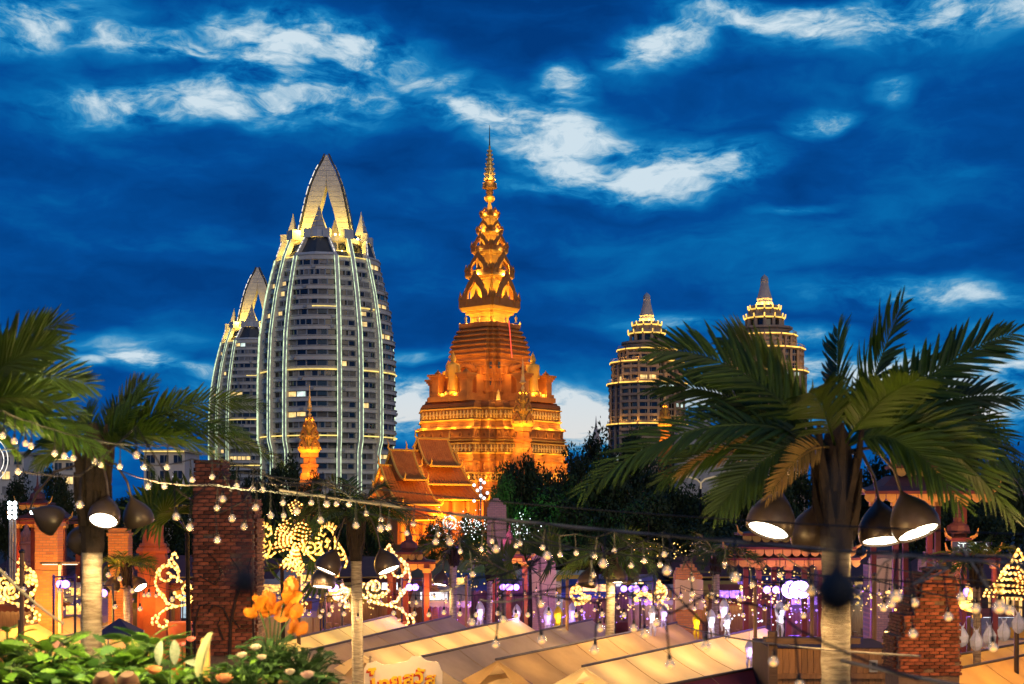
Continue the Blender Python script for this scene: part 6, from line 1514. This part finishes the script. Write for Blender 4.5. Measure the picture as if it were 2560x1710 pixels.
SL = [(30, 78, 3.2, 2.7, 1, 0), (205, 84, 3.4, 2.8, 0, 0), (250, 72, 2.8, 2.6, 4, 0), (365, 80, 3.4, 2.7, 3, 0), (660, 86, 3.2, 2.9, 0, 0), (720, 74, 3.0, 2.7, 4, 2), (760, 96, 3.4, 3.0, 0, 1), (880, 84, 3.2, 2.8, 3, 0), (1005, 88, 3.2, 2.9, 1, 0), (1105, 80, 3.0, 2.8, 0, 1), (1165, 92, 3.2, 3.0, 2, 1), (1290, 98, 3.4, 3.0, 4, 1), (1400, 96, 3.6, 3.0, 0, 0), (1470, 88, 3.0, 2.8, 2, 1), (1570, 90, 3.4, 3.0, 4, 1), (1640, 82, 3.0, 2.8, 0, 2), (1770, 84, 3.4, 2.9, 3, 0), (1850, 80, 3.2, 2.9, 1, 0), (1930, 88, 3.4, 3.0, 2, 1), (2010, 76, 3.0, 2.8, 4, 1), (2160, 80, 3.2, 2.9, 0, 2), (2350, 66, 3.0, 2.7, 3, 0), (2440, 62, 3.0, 2.8, 1, 0), (2530, 58, 3.0, 2.7, 0, 0)]
CN = ('cream', 'rust red', 'dark blue', 'yellow', 'lilac')
for i, (px, d, w, h, ci, gi) in enumerate(SL):
    nb = ('left of the tall brick column' if px < 480 else 'below the golden mask sculpture' if px < 800 else 'near the middle palm' if px < 1060 else 'among the purple pillars' if px < 1500 else 'near the white banner pillar' if px < 1800 else 'under the wide red pavilion' if px < 2100 else 'right of the near palm trunk')
    key_ = (ci, nb); seen_ = globals().setdefault('SEEN', {}); nth = seen_.get(key_, 0); seen_[key_] = nth+1
    stall(px, d, w, h, ci, (glow_w, glow_p, glow_c)[gi], '%s roofed market stall %s%s' % (CN[ci], nb, (', the one farther right', ', next along', ', last along')[nth-1] if nth else ''), (45, 60, 40)[gi], (WARM, PUR, (.75, .9, 1))[gi])
def shop_row(px0, px1, ytop, d, label, seed):
    s = d/F; w = (px1-px0)*s; rnd = random.Random(seed); h = CZ+(HY-ytop)*s; T = thing('shop_house', label, 'shop house', (W(px0, HY, d).x, d, 0), 0, 'shop houses behind the square')
    MB().box(w/2, 3, h/2, w, 6, h).build('wall', M('plum_plaster', (.07, .045, .05), (.045, .03, .035), .8, .85, .1), T)
    m = MB(); m.add([(-.4, -.8, h-.1), (w+.4, -.8, h-.1), (w*.92, 3, h+1.3), (w*.08, 3, h+1.3), (-.4, 6.8, h-.1), (w+.4, 6.8, h-.1)], [(0, 1, 2, 3), (3, 2, 5, 4), (0, 3, 4), (1, 5, 2)]); m.build('roof', rtile, T)
    n = max(2, int(w/2.6))
    for fl in range(2):
        for i in range(n):
            x = w*(i+.5)/n; z = (.42 if fl == 0 else .78)*h; hh = h*(.5 if fl == 0 else .2); ww = w/n*.62; m = MB()
            c = rnd.random(); mt = 0 if c < .5 else (1 if c < .7 else 2 if c < .85 else 3)
            m.box(x, -.02, z, ww, .06, hh, 0, mt); m.box(x, -.05, z, .07, .1, hh, 0, 4); m.box(x, -.05, z+hh*.1, ww, .1, .06, 0, 4); m.build('window', [wglass, E('shop_glow', (1, .55, .14), 1.2, False, .6, 1.5), E('shop_violet', (.36, .16, .9), 1.0, False, .6, 1.5), E('shop_cool', (.6, .8, .9), 1.0, False, .6, 1.5), red_w], T)
    MB().bar((-.3, -.85, h-.05), (w+.3, -.85, h-.05), .1, .1).build('eave', scal, T)
    return T
for k, (a, b, y, d, lb) in enumerate(((-20, 150, 1440, 100, 'dark two storey shop house at the left edge'), (170, 330, 1452, 98, 'dark two storey shop house behind the bright small palm'), (330, 500, 1440, 96, 'dark two storey shop house behind the red stupa'), (620, 800, 1446, 100, 'dark two storey shop house behind the golden mask sculpture'), (830, 1010, 1440, 102, 'dark two storey shop house behind the middle palm'), (1020, 1230, 1448, 104, 'dark two storey shop house behind the slim far palm'), (1260, 1440, 1452, 106, 'shop house behind the cloth wrapped purple pillar'), (1450, 1660, 1448, 104, 'shop house behind the lit palm in the square'), (1680, 1880, 1440, 102, 'shop house behind the white banner pillar'), (1890, 2100, 1436, 100, 'shop house behind the violet stage lamps'), (2110, 2300, 1440, 98, 'shop house right of the near palm trunk'), (2310, 2580, 1446, 90, 'shop house at the right edge behind the lantern row'))): shop_row(a, b, y, d, lb, k)
# white crenellated fence behind the square
T = thing('white_fence', 'white fence with pointed palings behind the purple pillars', 'fence', (W(1392, HY, 93).x, 93, 0)); s = 93/F
for i in range(18):
    x = (-65+i*7.6)*s; zt_ = CZ+(HY-1482)*s; m = MB(); P = [(x-.085, 0, .2), (x+.085, 0, .2), (x+.085, 0, zt_-.12), (x, 0, zt_), (x-.085, 0, zt_-.12)]; m.slab(P, (0, 1, 0), .05); m.build('paling', wframe, T)
MB().bar((-66*s, .06, 1.0), (66*s, .06, 1.0), .1).build('rail', wframe, T); lamp('fence_lamp', W(1392, 1500, 90), 160, (.9, .85, 1), .2)
# speakers and mixing desk by the stage
for i, (x, y, w, h) in enumerate(((1985, 1545, 26, 62), (2030, 1550, 24, 56), (1390, 1545, 14, 36), (1172, 1540, 22, 50))):
    d = 60; s = d/F; T = thing('loudspeaker', ('tall black loudspeaker left of the near palm trunk', 'shorter black loudspeaker next to the near palm trunk', 'small black loudspeaker below the cloth wrapped pillar', 'black loudspeaker left of the tallest purple pillar')[i], 'loudspeaker', (W(x, HY, d).x, d, 0)); zt_ = 2.2+h*s*.4
    MB().box(0, 0, zt_-h*s/2, w*s, .5, h*s).build('cabinet', black, T)
    for q in (.28, .70): MB().lathe([(.001, .02), (w*s*.3, .0), (w*s*.38, .06)], 14, (0, -.27, zt_-h*s*q), 0, 0, Matrix.Rotation(pi/2, 4, 'X')).build('cone', slate, T)
    MB().box(0, 0, (zt_-h*s)/2, w*s*1.2, .7, zt_-h*s).build('stand', slate, T)
# trees wrapped in fairy lights
def fairy(px, y, d, w, h, n, mt, label):
    s = d/F; rnd = random.Random(int(px)); m = MB(); c = W(px, y, d)
    for i in range(n): m.ball((rnd.gauss(0, w*s*.36), rnd.uniform(-.6, .3), rnd.gauss(0, h*s*.34)), .045*rnd.uniform(.4, 1.3), 5, 4)
    o = m.build('fairy_lights', mt); o.location = c; struct(tag(o, label, 'fairy lights', 'fairy lights in the trees'), 'stuff')
fw = E('fairy_white', (.85, .92, 1), 2.2, False); fy = E('fairy_amber', (1, .60, .12), 2.4, False); fv = E('fairy_violet', (.45, .22, 1), 2.2, False)
fairy(1120, 1318, 106, 60, 60, 80, fw, 'white fairy lights in the tree below the great pagoda stairs'); fairy(1185, 1312, 106, 50, 50, 70, fw, 'white fairy lights right of the round badge sign'); fairy(1300, 1322, 104, 60, 46, 70, fw, 'white fairy lights right of the tallest purple pillar')
fairy(752, 1450, 62, 34, 110, 110, fy, 'amber fairy lights hanging below the golden mask sculpture'); fairy(1215, 1380, 100, 50, 40, 60, fy, 'amber fairy lights behind the tallest purple pillar'); fairy(1960, 1420, 74, 160, 60, 80, fy, 'amber fairy lights under the wide red pavilion'); fairy(2000, 1525, 64, 120, 40, 25, fv, 'violet fairy lights by the stage'); fairy(1700, 1380, 98, 200, 60, 60, fy, 'scattered amber lights in the dark trees behind the banner pillar')
fairy(1130, 1470, 84, 130, 60, 60, fy, 'amber specks of light left of the tallest purple pillar'); fairy(1560, 1500, 72, 200, 60, 80, fy, 'amber specks of light round the lit palm in the square'); fairy(1900, 1490, 60, 180, 50, 80, fy, 'amber specks of light beside the wide red pavilion posts'); fairy(900, 1500, 72, 120, 50, 60, fy, 'amber specks of light round the middle palm trunk'); fairy(180, 1480, 72, 110, 60, 50, fy, 'amber specks of light behind the left palm trunk'); fairy(2200, 1500, 56, 130, 60, 50, fy, 'amber specks of light right of the near palm trunk')
fairy(430, 1250, 100, 90, 60, 70, fw, 'white fairy lights in the dark trees right of the red stupa'); fairy(1450, 1545, 78, 360, 26, 40, fv, 'violet specks of light among the stalls of the square'); fairy(700, 1500, 76, 80, 50, 80, fy, 'amber specks of light behind the orange paper flowers'); fairy(1860, 1545, 66, 240, 30, 26, fw, 'white specks of light under the wide red pavilion')
# light column below the temple and ornamental gate lights
T = thing('lit_mast', 'thin mast of white lamps at the foot of the great pagoda', 'lamp post', (W(1202, HY, 150).x, 150, 0)); s = 150/F
MB().tube([(0, 0, 0), (0, 0, CZ+(HY-1195)*s)], .09, 6).build('mast', steel, T)
for i in range(9): MB().ball((.35*(1 if i % 2 else -1)*(i % 3), -.1, CZ+(HY-1200-i*6.5)*s), .17, 6, 5).build('lamp', E('mast_lamp', (.85, .93, 1), 2.5, False), T)
# arched white gateway among the trees right of centre
T = thing('lit_gateway', 'small arched gateway outlined in warm light among the dark trees', 'gateway', (W(1752, HY, 125).x, 125, 0)); s = 125/F
for sg in (-1, 1): MB().tube([(0, 0, CZ+(HY-1222)*s), (0, 0, CZ+(HY-1208)*s), (sg*10*s, 0, CZ+(HY-1198)*s), (sg*38*s, 0, CZ+(HY-1190)*s)], .08, 6).build('arch', E('gate_light', (1, .72, .35), .35, False), T)
MB().tube([(0, .2, 0), (0, .2, CZ+(HY-1222)*s)], .1, 6).build('post', black, T)

# lamp posts and poles among the tents
for (x, yt, d, arm, lb) in ((150, 1412, 60, 1, 'white lamp post with two flat heads beside the orange pillar'), (2186, 1440, 44, 0, 'bare metal pole right of the near palm trunk'), (55, 1382, 40, 0, 'thin orange lit pole at the far left'), (1166, 1440, 70, 0, 'dark post left of the tallest purple pillar'), (1888, 1455, 52, 0, 'wooden post with a lamp, left of the kiosk'), (1418, 1450, 60, 0, 'dark post left of the lit palm in the square'), (2030, 1420, 50, 0, 'dark post just left of the near palm trunk')):
    s = d/F; T = thing('lamp_post' if arm else 'market_pole', lb, 'lamp post' if arm else 'pole', (W(x, HY, d).x, d, 0), 0, None if arm else 'poles among the tents'); z = CZ+(HY-yt)*s
    MB().tube([(0, 0, 0), (0, 0, z)], .07, 8).build('mast', fabric_w if arm else woodm, T); MB().lathe([(.09, z), (.10, z+.05), (.03, z+.1), (.001, z+.12)], 8).build('cap', bronze, T)
    if arm:
        for sg in (-1, 1): MB().box(sg*.42, 0, z+.08, .75, .22, .09).build('lamp_head', bronze, T); MB().box(sg*.42, 0, z+.02, .6, .18, .03).build('lens', E('tube_warm', (1, .8, .5), 2.5, False), T)
        lamp('post_lamp', (0, -.4, z-.3), 60, WARM, .2, parent=T)
# ================================================================ terrace planter in the lower left
D_P = 12.5; sp_ = D_P/F
zb_ = CZ+(HY-1722)*sp_; x0, x1 = W(-120, HY, D_P).x, W(812, HY, D_P).x
tw_ = MB().box((x0+x1)/2, D_P+1.0, (zb_-.3)/2, x1-x0+.2, 2.2, zb_-.3).build('terrace_wall', M('dark_plaster', (.10, .07, .05), None, 1, .9, .2)); tag(tw_, 'dark terrace wall under the planter at lower left', 'wall')
T = thing('planter_box', 'long dark wooden planter box full of leaves at lower left', 'planter', ((x0+x1)/2, D_P+.5, zb_-.3))
for sg in (-1, 1): MB().box(0, sg*.5, .13, x1-x0, .06, .3).build('side', woodm, T)
MB().box(0, 0, .2, x1-x0-.1, .9, .06).build('soil', M('soil', (.03, .02, .014), None, 20, 1, .5), T)
g1 = M('bright_leaf', (.13, .25, .022), (.05, .13, .014), 7, .6, trans=.3, obj_rand=.55); g2 = M('deep_leaf', (.045, .11, .022), (.022, .06, .014), 5, .6, trans=.25, obj_rand=.35); g3 = M('pale_leaf', (.34, .38, .27), (.20, .27, .16), 9, .55, trans=.3, obj_rand=.15)
org = M('orange_petal', (.80, .27, .015), (.66, .17, .01), 4, .55, trans=.35, obj_rand=.15); wht = M('cream_petal', (.78, .66, .50), (.70, .55, .38), 8, .6, trans=.3); pnk = M('pink_petal', (.70, .18, .16), (.55, .10, .08), 8, .6, trans=.3); cor = M('coral_petal', (.85, .34, .16), (.70, .22, .08), 8, .6, trans=.3)
def lobed(n=6, cut=.55):
    m = MB(); vs = [(0, 0, 0)]; edge = []
    for i in range(2*n+1):
        t = i/(2*n); a = t; w = .36*sin(pi*min(1, .1+.9*t))**.8*(1 if i % 2 else cut); edge.append((a, w))
    R_ = [(x, w, -.22*x*x+.05*w) for x, w in edge]; L2 = [(x, -w, -.22*x*x+.05*w) for x, w in edge]; C = [(x, 0, -.22*x*x-.03) for x, w in edge]
    return m.sheet([L2, C, R_])
def oval(w=.22, n=7, curl=.3):
    m = MB(); g_ = []
    for i in range(n+1): t = i/n; ww = w*sin(pi*(.03+.94*t))**.75; z = -curl*t*t; g_.append([(t, -ww, z+ww*.3), (t, -ww*.5, z+ww*.06), (t, 0, z-.015), (t, ww*.5, z+ww*.06), (t, ww, z+ww*.3)])
    return m.sheet(g_)
LOB = lobed(); LOB1, LOB2 = LOB.mesh('leaf', g1, True), LOB.mesh('leaf', g2, True); OV = oval(); OV1, OV2, OV3 = OV.mesh('leaf', g1, True), OV.mesh('leaf', g2, True), OV.mesh('leaf', g3, True); PET = MB().sheet([[(i/8, x*.42*sin(pi*(.04+.9*i/8))**.7, .35*(i/8)**2+.25*abs(x)**2*.42+.06*sin(i*1.9+x*5)*(abs(x) > .6 or i > 6)) for x in (-1, -.7, -.35, 0, .35, .7, 1)] for i in range(9)]).mesh('petal', org, True)
FERN = MB(); 
for i in range(13):
    t = (i+1)/14; ln = .33*sin(pi*(.15+.8*t)); z = -.3*t*t
    for sg in (-1, 1): FERN.add([(t-.03, 0, z), (t+.03, 0, z), (t+.10, sg*ln*.7, z-.02), (t+.13, sg*ln, z-.05), (t+.03, sg*ln*.6, z-.02)], [(0, 1, 2, 3, 4)])
FE1 = FERN.mesh('leaf', g1); FE2 = FERN.mesh('leaf', g2)
def leaf_at(T, me, p, az_, el_, L_, roll=0, name='leaf'):
    o = obj(name, me, T, p); o.rotation_euler = (roll, -el_, az_); o.scale = (L_,)*3; return o
def plant(px, py, dd, n, meshes, L_, spread, label, name='leafy_plant', stem=True, seed=1, up=(.1, 1.1)):
    rnd = random.Random(seed); b = W(px, py, D_P+dd); T = thing(name, label, 'plant', (b.x, b.y, zb_-.05), 0, 'plants in the planter'); H = b.z-(zb_-.05); sm = MB()
    for i in range(n):
        a = rnd.uniform(0, 2*pi); r = spread*sqrt(rnd.random()); p = Vector((r*cos(a), r*sin(a)*.8, H*rnd.uniform(.45, 1.0)*(1-.25*(r/spread)**2))); 
        leaf_at(T, rnd.choice(meshes), p, a+rnd.uniform(-.6, .6) if rnd.random() < .75 else -pi/2+rnd.uniform(-.6, .6), rnd.uniform(*up)-.35, L_*.86*rnd.uniform(.6, 1.15), rnd.uniform(-.4, .4)); sm.tube([(0, 0, 0), (p.x*.35, p.y*.35, p.z*.6), p], .006, 4)
    sm.build('stem', g2, T); return T
plant(40, 1640, .1, 63, [LOB1, LOB1, LOB2], .26, .36, 'bright cut leaf plant at the left end of the planter', seed=1); plant(120, 1585, .3, 55, [LOB1, FE1], .27, .34, 'bright fern like plant left of the left palm trunk', seed=2); plant(150, 1670, -.2, 67, [LOB1, FE1, LOB2], .24, .36, 'low bright leafy plant left of the left palm trunk', seed=3)
plant(300, 1600, .3, 59, [LOB1, LOB2, FE1], .27, .34, 'cut leaf plant just right of the left palm trunk', seed=4); plant(360, 1575, .5, 48, [FE1, FE2], .30, .30, 'ferny plant behind the pale heart leaves', seed=5); plant(250, 1660, -.1, 55, [LOB2, LOB1], .23, .32, 'leafy plant above the two round pots', seed=6); plant(430, 1665, -.1, 59, [LOB1, OV1, FE1], .20, .30, 'grassy green plant under the pale heart leaves', seed=7); plant(330, 1670, -.25, 48, [LOB1, OV2], .20, .30, 'leaves between pots and coral flower', seed=17)
plant(20, 1560, .5, 33, [OV1, LOB1], .26, .28, 'tall broad leaf plant at the far left of the planter', seed=8); plant(680, 1585, .3, 113, [FE2, OV2, OV2], .16, .30, 'dark leafy bush under the orange flowers', seed=9); plant(755, 1610, .2, 113, [FE2, OV2], .15, .28, 'dark leafy bush at the right end of the planter', seed=10); plant(620, 1640, .0, 81, [OV2, FE2, OV1], .14, .28, 'dark leafy bush around the cream roses', seed=11); plant(540, 1680, .0, 48, [OV1, FE2], .16, .26, 'low leaves left of the cream roses', seed=12); plant(780, 1680, -.1, 81, [OV2, FE2], .14, .24, 'dark drooping leaves at the right end of the planter', seed=13)
# pale heart leaves
T = thing('pale_leaves', 'pair of pale veined heart leaves in the planter', 'plant', tuple(W(425, 1650, D_P-.4)), 0, 'plants in the planter')
for (x, y, a, e) in ((404, 1602, -1.9, -1.1), (436, 1600, -1.25, -1.15)): leaf_at(T, OV3, W(x, y, D_P-.4)-T.location, a, e, .20)
MB().tube([(0, 0, .18), (0, 0, -.25)], .006, 4).build('stem', g2, T)
T = thing('pale_leaves', 'long cream spathe leaf leaning right of the tall brick column base', 'plant', tuple(W(500, 1690, D_P-.5)), 0, 'plants in the planter')
LONG = MB(); g_ = []
for i in range(11):
    t = i/10; w = .13*(.55+.45*sin(pi*t))*(1 if t < .92 else .8)*(.35 if i == 0 else 1); g_.append([(w*x*(1-.2*x*x)+.38*t*t*.5+.05*t, -.05*abs(x)*2+.03, t*.37) for x in (-1, -.5, 0, .5, 1)])
for r in g_: pass
LONG.sheet([[(x*.42, y, z) for x, y, z in r] for r in g_]).build('leaf', M('cream_leaf', (.46, .46, .27), (.36, .38, .20), 9, .5, trans=.3), T, True); MB().tube([(0, 0, .02), (0, 0, -.2)], .008, 4).build('stem', g2, T)
T = thing('pale_leaves', 'flat pale leaf lying right of the heart leaves', 'plant', tuple(W(480, 1655, D_P-.45)), 0, 'plants in the planter'); leaf_at(T, OV3, (-.06, 0, 0), .1, -.1, .16, .8)
# orange flowers
T = thing('orange_flowers', 'cluster of big ruffled orange flowers before the tall brick column', 'flowers', tuple(W(680, 1590, D_P+.2)), 0, 'flowers in the planter'); rnd = random.Random(5)
for (x, y, k) in ((650, 1530, 1.1), (715, 1495, 1.1), (690, 1535, 1.0), (724, 1545, .9), (735, 1580, .9), (670, 1505, .8)):
    c = W(x, y, D_P+.2)-T.location
    for i in range(5): leaf_at(T, PET, c+Vector((rnd.uniform(-.04, .04), rnd.uniform(-.05, .05), rnd.uniform(-.05, .01))), rnd.uniform(0, 2*pi), rnd.uniform(.1, 1.3), .145*k*rnd.uniform(.8, 1.2), rnd.uniform(-1.2, 1.2), 'petal')
    MB().tube([c, c*.5+Vector((0, 0, -.05)), (0, 0, -.35)], .007, 4).build('stem', g2, T)
def rose(px, py, k, mt, label, dd=-.35, n=26):
    rnd = random.Random(int(px)); T = thing('flower', label, 'flower', tuple(W(px, py, D_P+dd)), 0, 'flowers in the planter'); pm = oval(.5, 5, -.5).mesh('petal', mt, True)
    for i in range(n): t = i/n; leaf_at(T, pm, (0, 0, -.02*k*t), i*2.4, 1.35-1.25*t, (.022+.04*t)*k, 0, 'petal')
    MB().tube([(0, 0, 0), (0, .05, -.3)], .005, 4).build('stem', g2, T)
rose(605, 1640, 1.0, wht, 'cream rose left of its companions under the orange flowers'); rose(640, 1620, 1.0, wht, 'upper cream rose under the orange flowers'); rose(655, 1645, .9, wht, 'small cream rose in the dark bush'); rose(725, 1682, 1.0, wht, 'lowest cream rose beside the pink blossom'); rose(770, 1690, 1.3, M('blush_petal', (.72, .48, .42), (.6, .36, .30), 8, .6, trans=.3), 'blush pink blossom at the bottom right of the planter', n=34); rose(385, 1678, 1.4, cor, 'coral dahlia in front of the bright leaves', n=40); rose(478, 1600, .9, pnk, 'small pink red blossom left of the wooden stake'); rose(455, 1612, .7, pnk, 'tiny pink blossom beside the pale heart leaves')
rose(560, 1700, 1.6, M('salmon_petal', (.85, .40, .20), (.7, .28, .12), 8, .6, trans=.3), 'large salmon blossom at the bottom below the cream leaf', n=36)
o_ = MB().box(0, 0, -.2, .075, .05, .42).build('wooden_stake', M('new_wood', (.55, .30, .09), (.45, .22, .06), 5, .7, stretch=(5, 5, .6))); o_.location = W(514, 1600, D_P+.4); tag(o_, 'bare wooden stake standing in the planter before the brick column', 'stake')
for (x, y, lb) in ((262, 1722, 'left of the two round brown clay pots'), (322, 1722, 'right one of the two round brown clay pots')):
    T = thing('clay_pot', lb+' among the leaves', 'pot', tuple(W(x, y, D_P-.55)), 0, 'clay pots'); Mx = Matrix.Rotation(radians(-158), 4, 'X')
    MB().lathe([(.055, -.14), (.085, -.10), (.105, 0), (.108, .05), (.115, .055), (.115, .07), (.10, .072), (.095, .05), (.09, -.05)], 20, (0, 0, 0), 0, 0, Mx).build('pot', M('clay', (.08, .028, .01), (.05, .018, .007), 5, .7, .1), T, True); MB().lathe([(.001, .02), (.094, .02)], 20, (0, 0, 0), 0, 0, Mx).build('soil', M('soil', (.03, .02, .014)), T)
for (x, y, dd, pw, c) in ((110, 1420, -.5, 230, (1, .80, .32)), (350, 1415, -.4, 200, (1, .78, .32)), (640, 1430, -.9, 60, (1, .66, .25)), (500, 1560, -.9, 40, (1, .7, .3)), (760, 1530, -.7, 40, (1, .75, .35))): lamp('planter_fill', W(x, y, D_P+dd), pw, c, .06)  # added fill lamps without fixtures, brightening the planter leaves
# added fill lamps without fixtures, warming the palm crowns from below
for (x, y, d, pw) in ((1500, 1420, 15.5, 90), (1800, 1480, 14.6, 80), (2380, 1440, 15.0, 80), (2100, 1500, 13.5, 20), (1700, 1300, 14.0, 30), (2480, 1380, 16.5, 40), (40, 1260, 11.0, 7), (330, 1260, 15.0, 26), (560, 1220, 16.5, 22), (150, 1200, 15.5, 14), (890, 1440, 40, 400), (1526, 1480, 53, 400)): lamp('warm_fill', W(x, y, d), pw, WARM, .1)
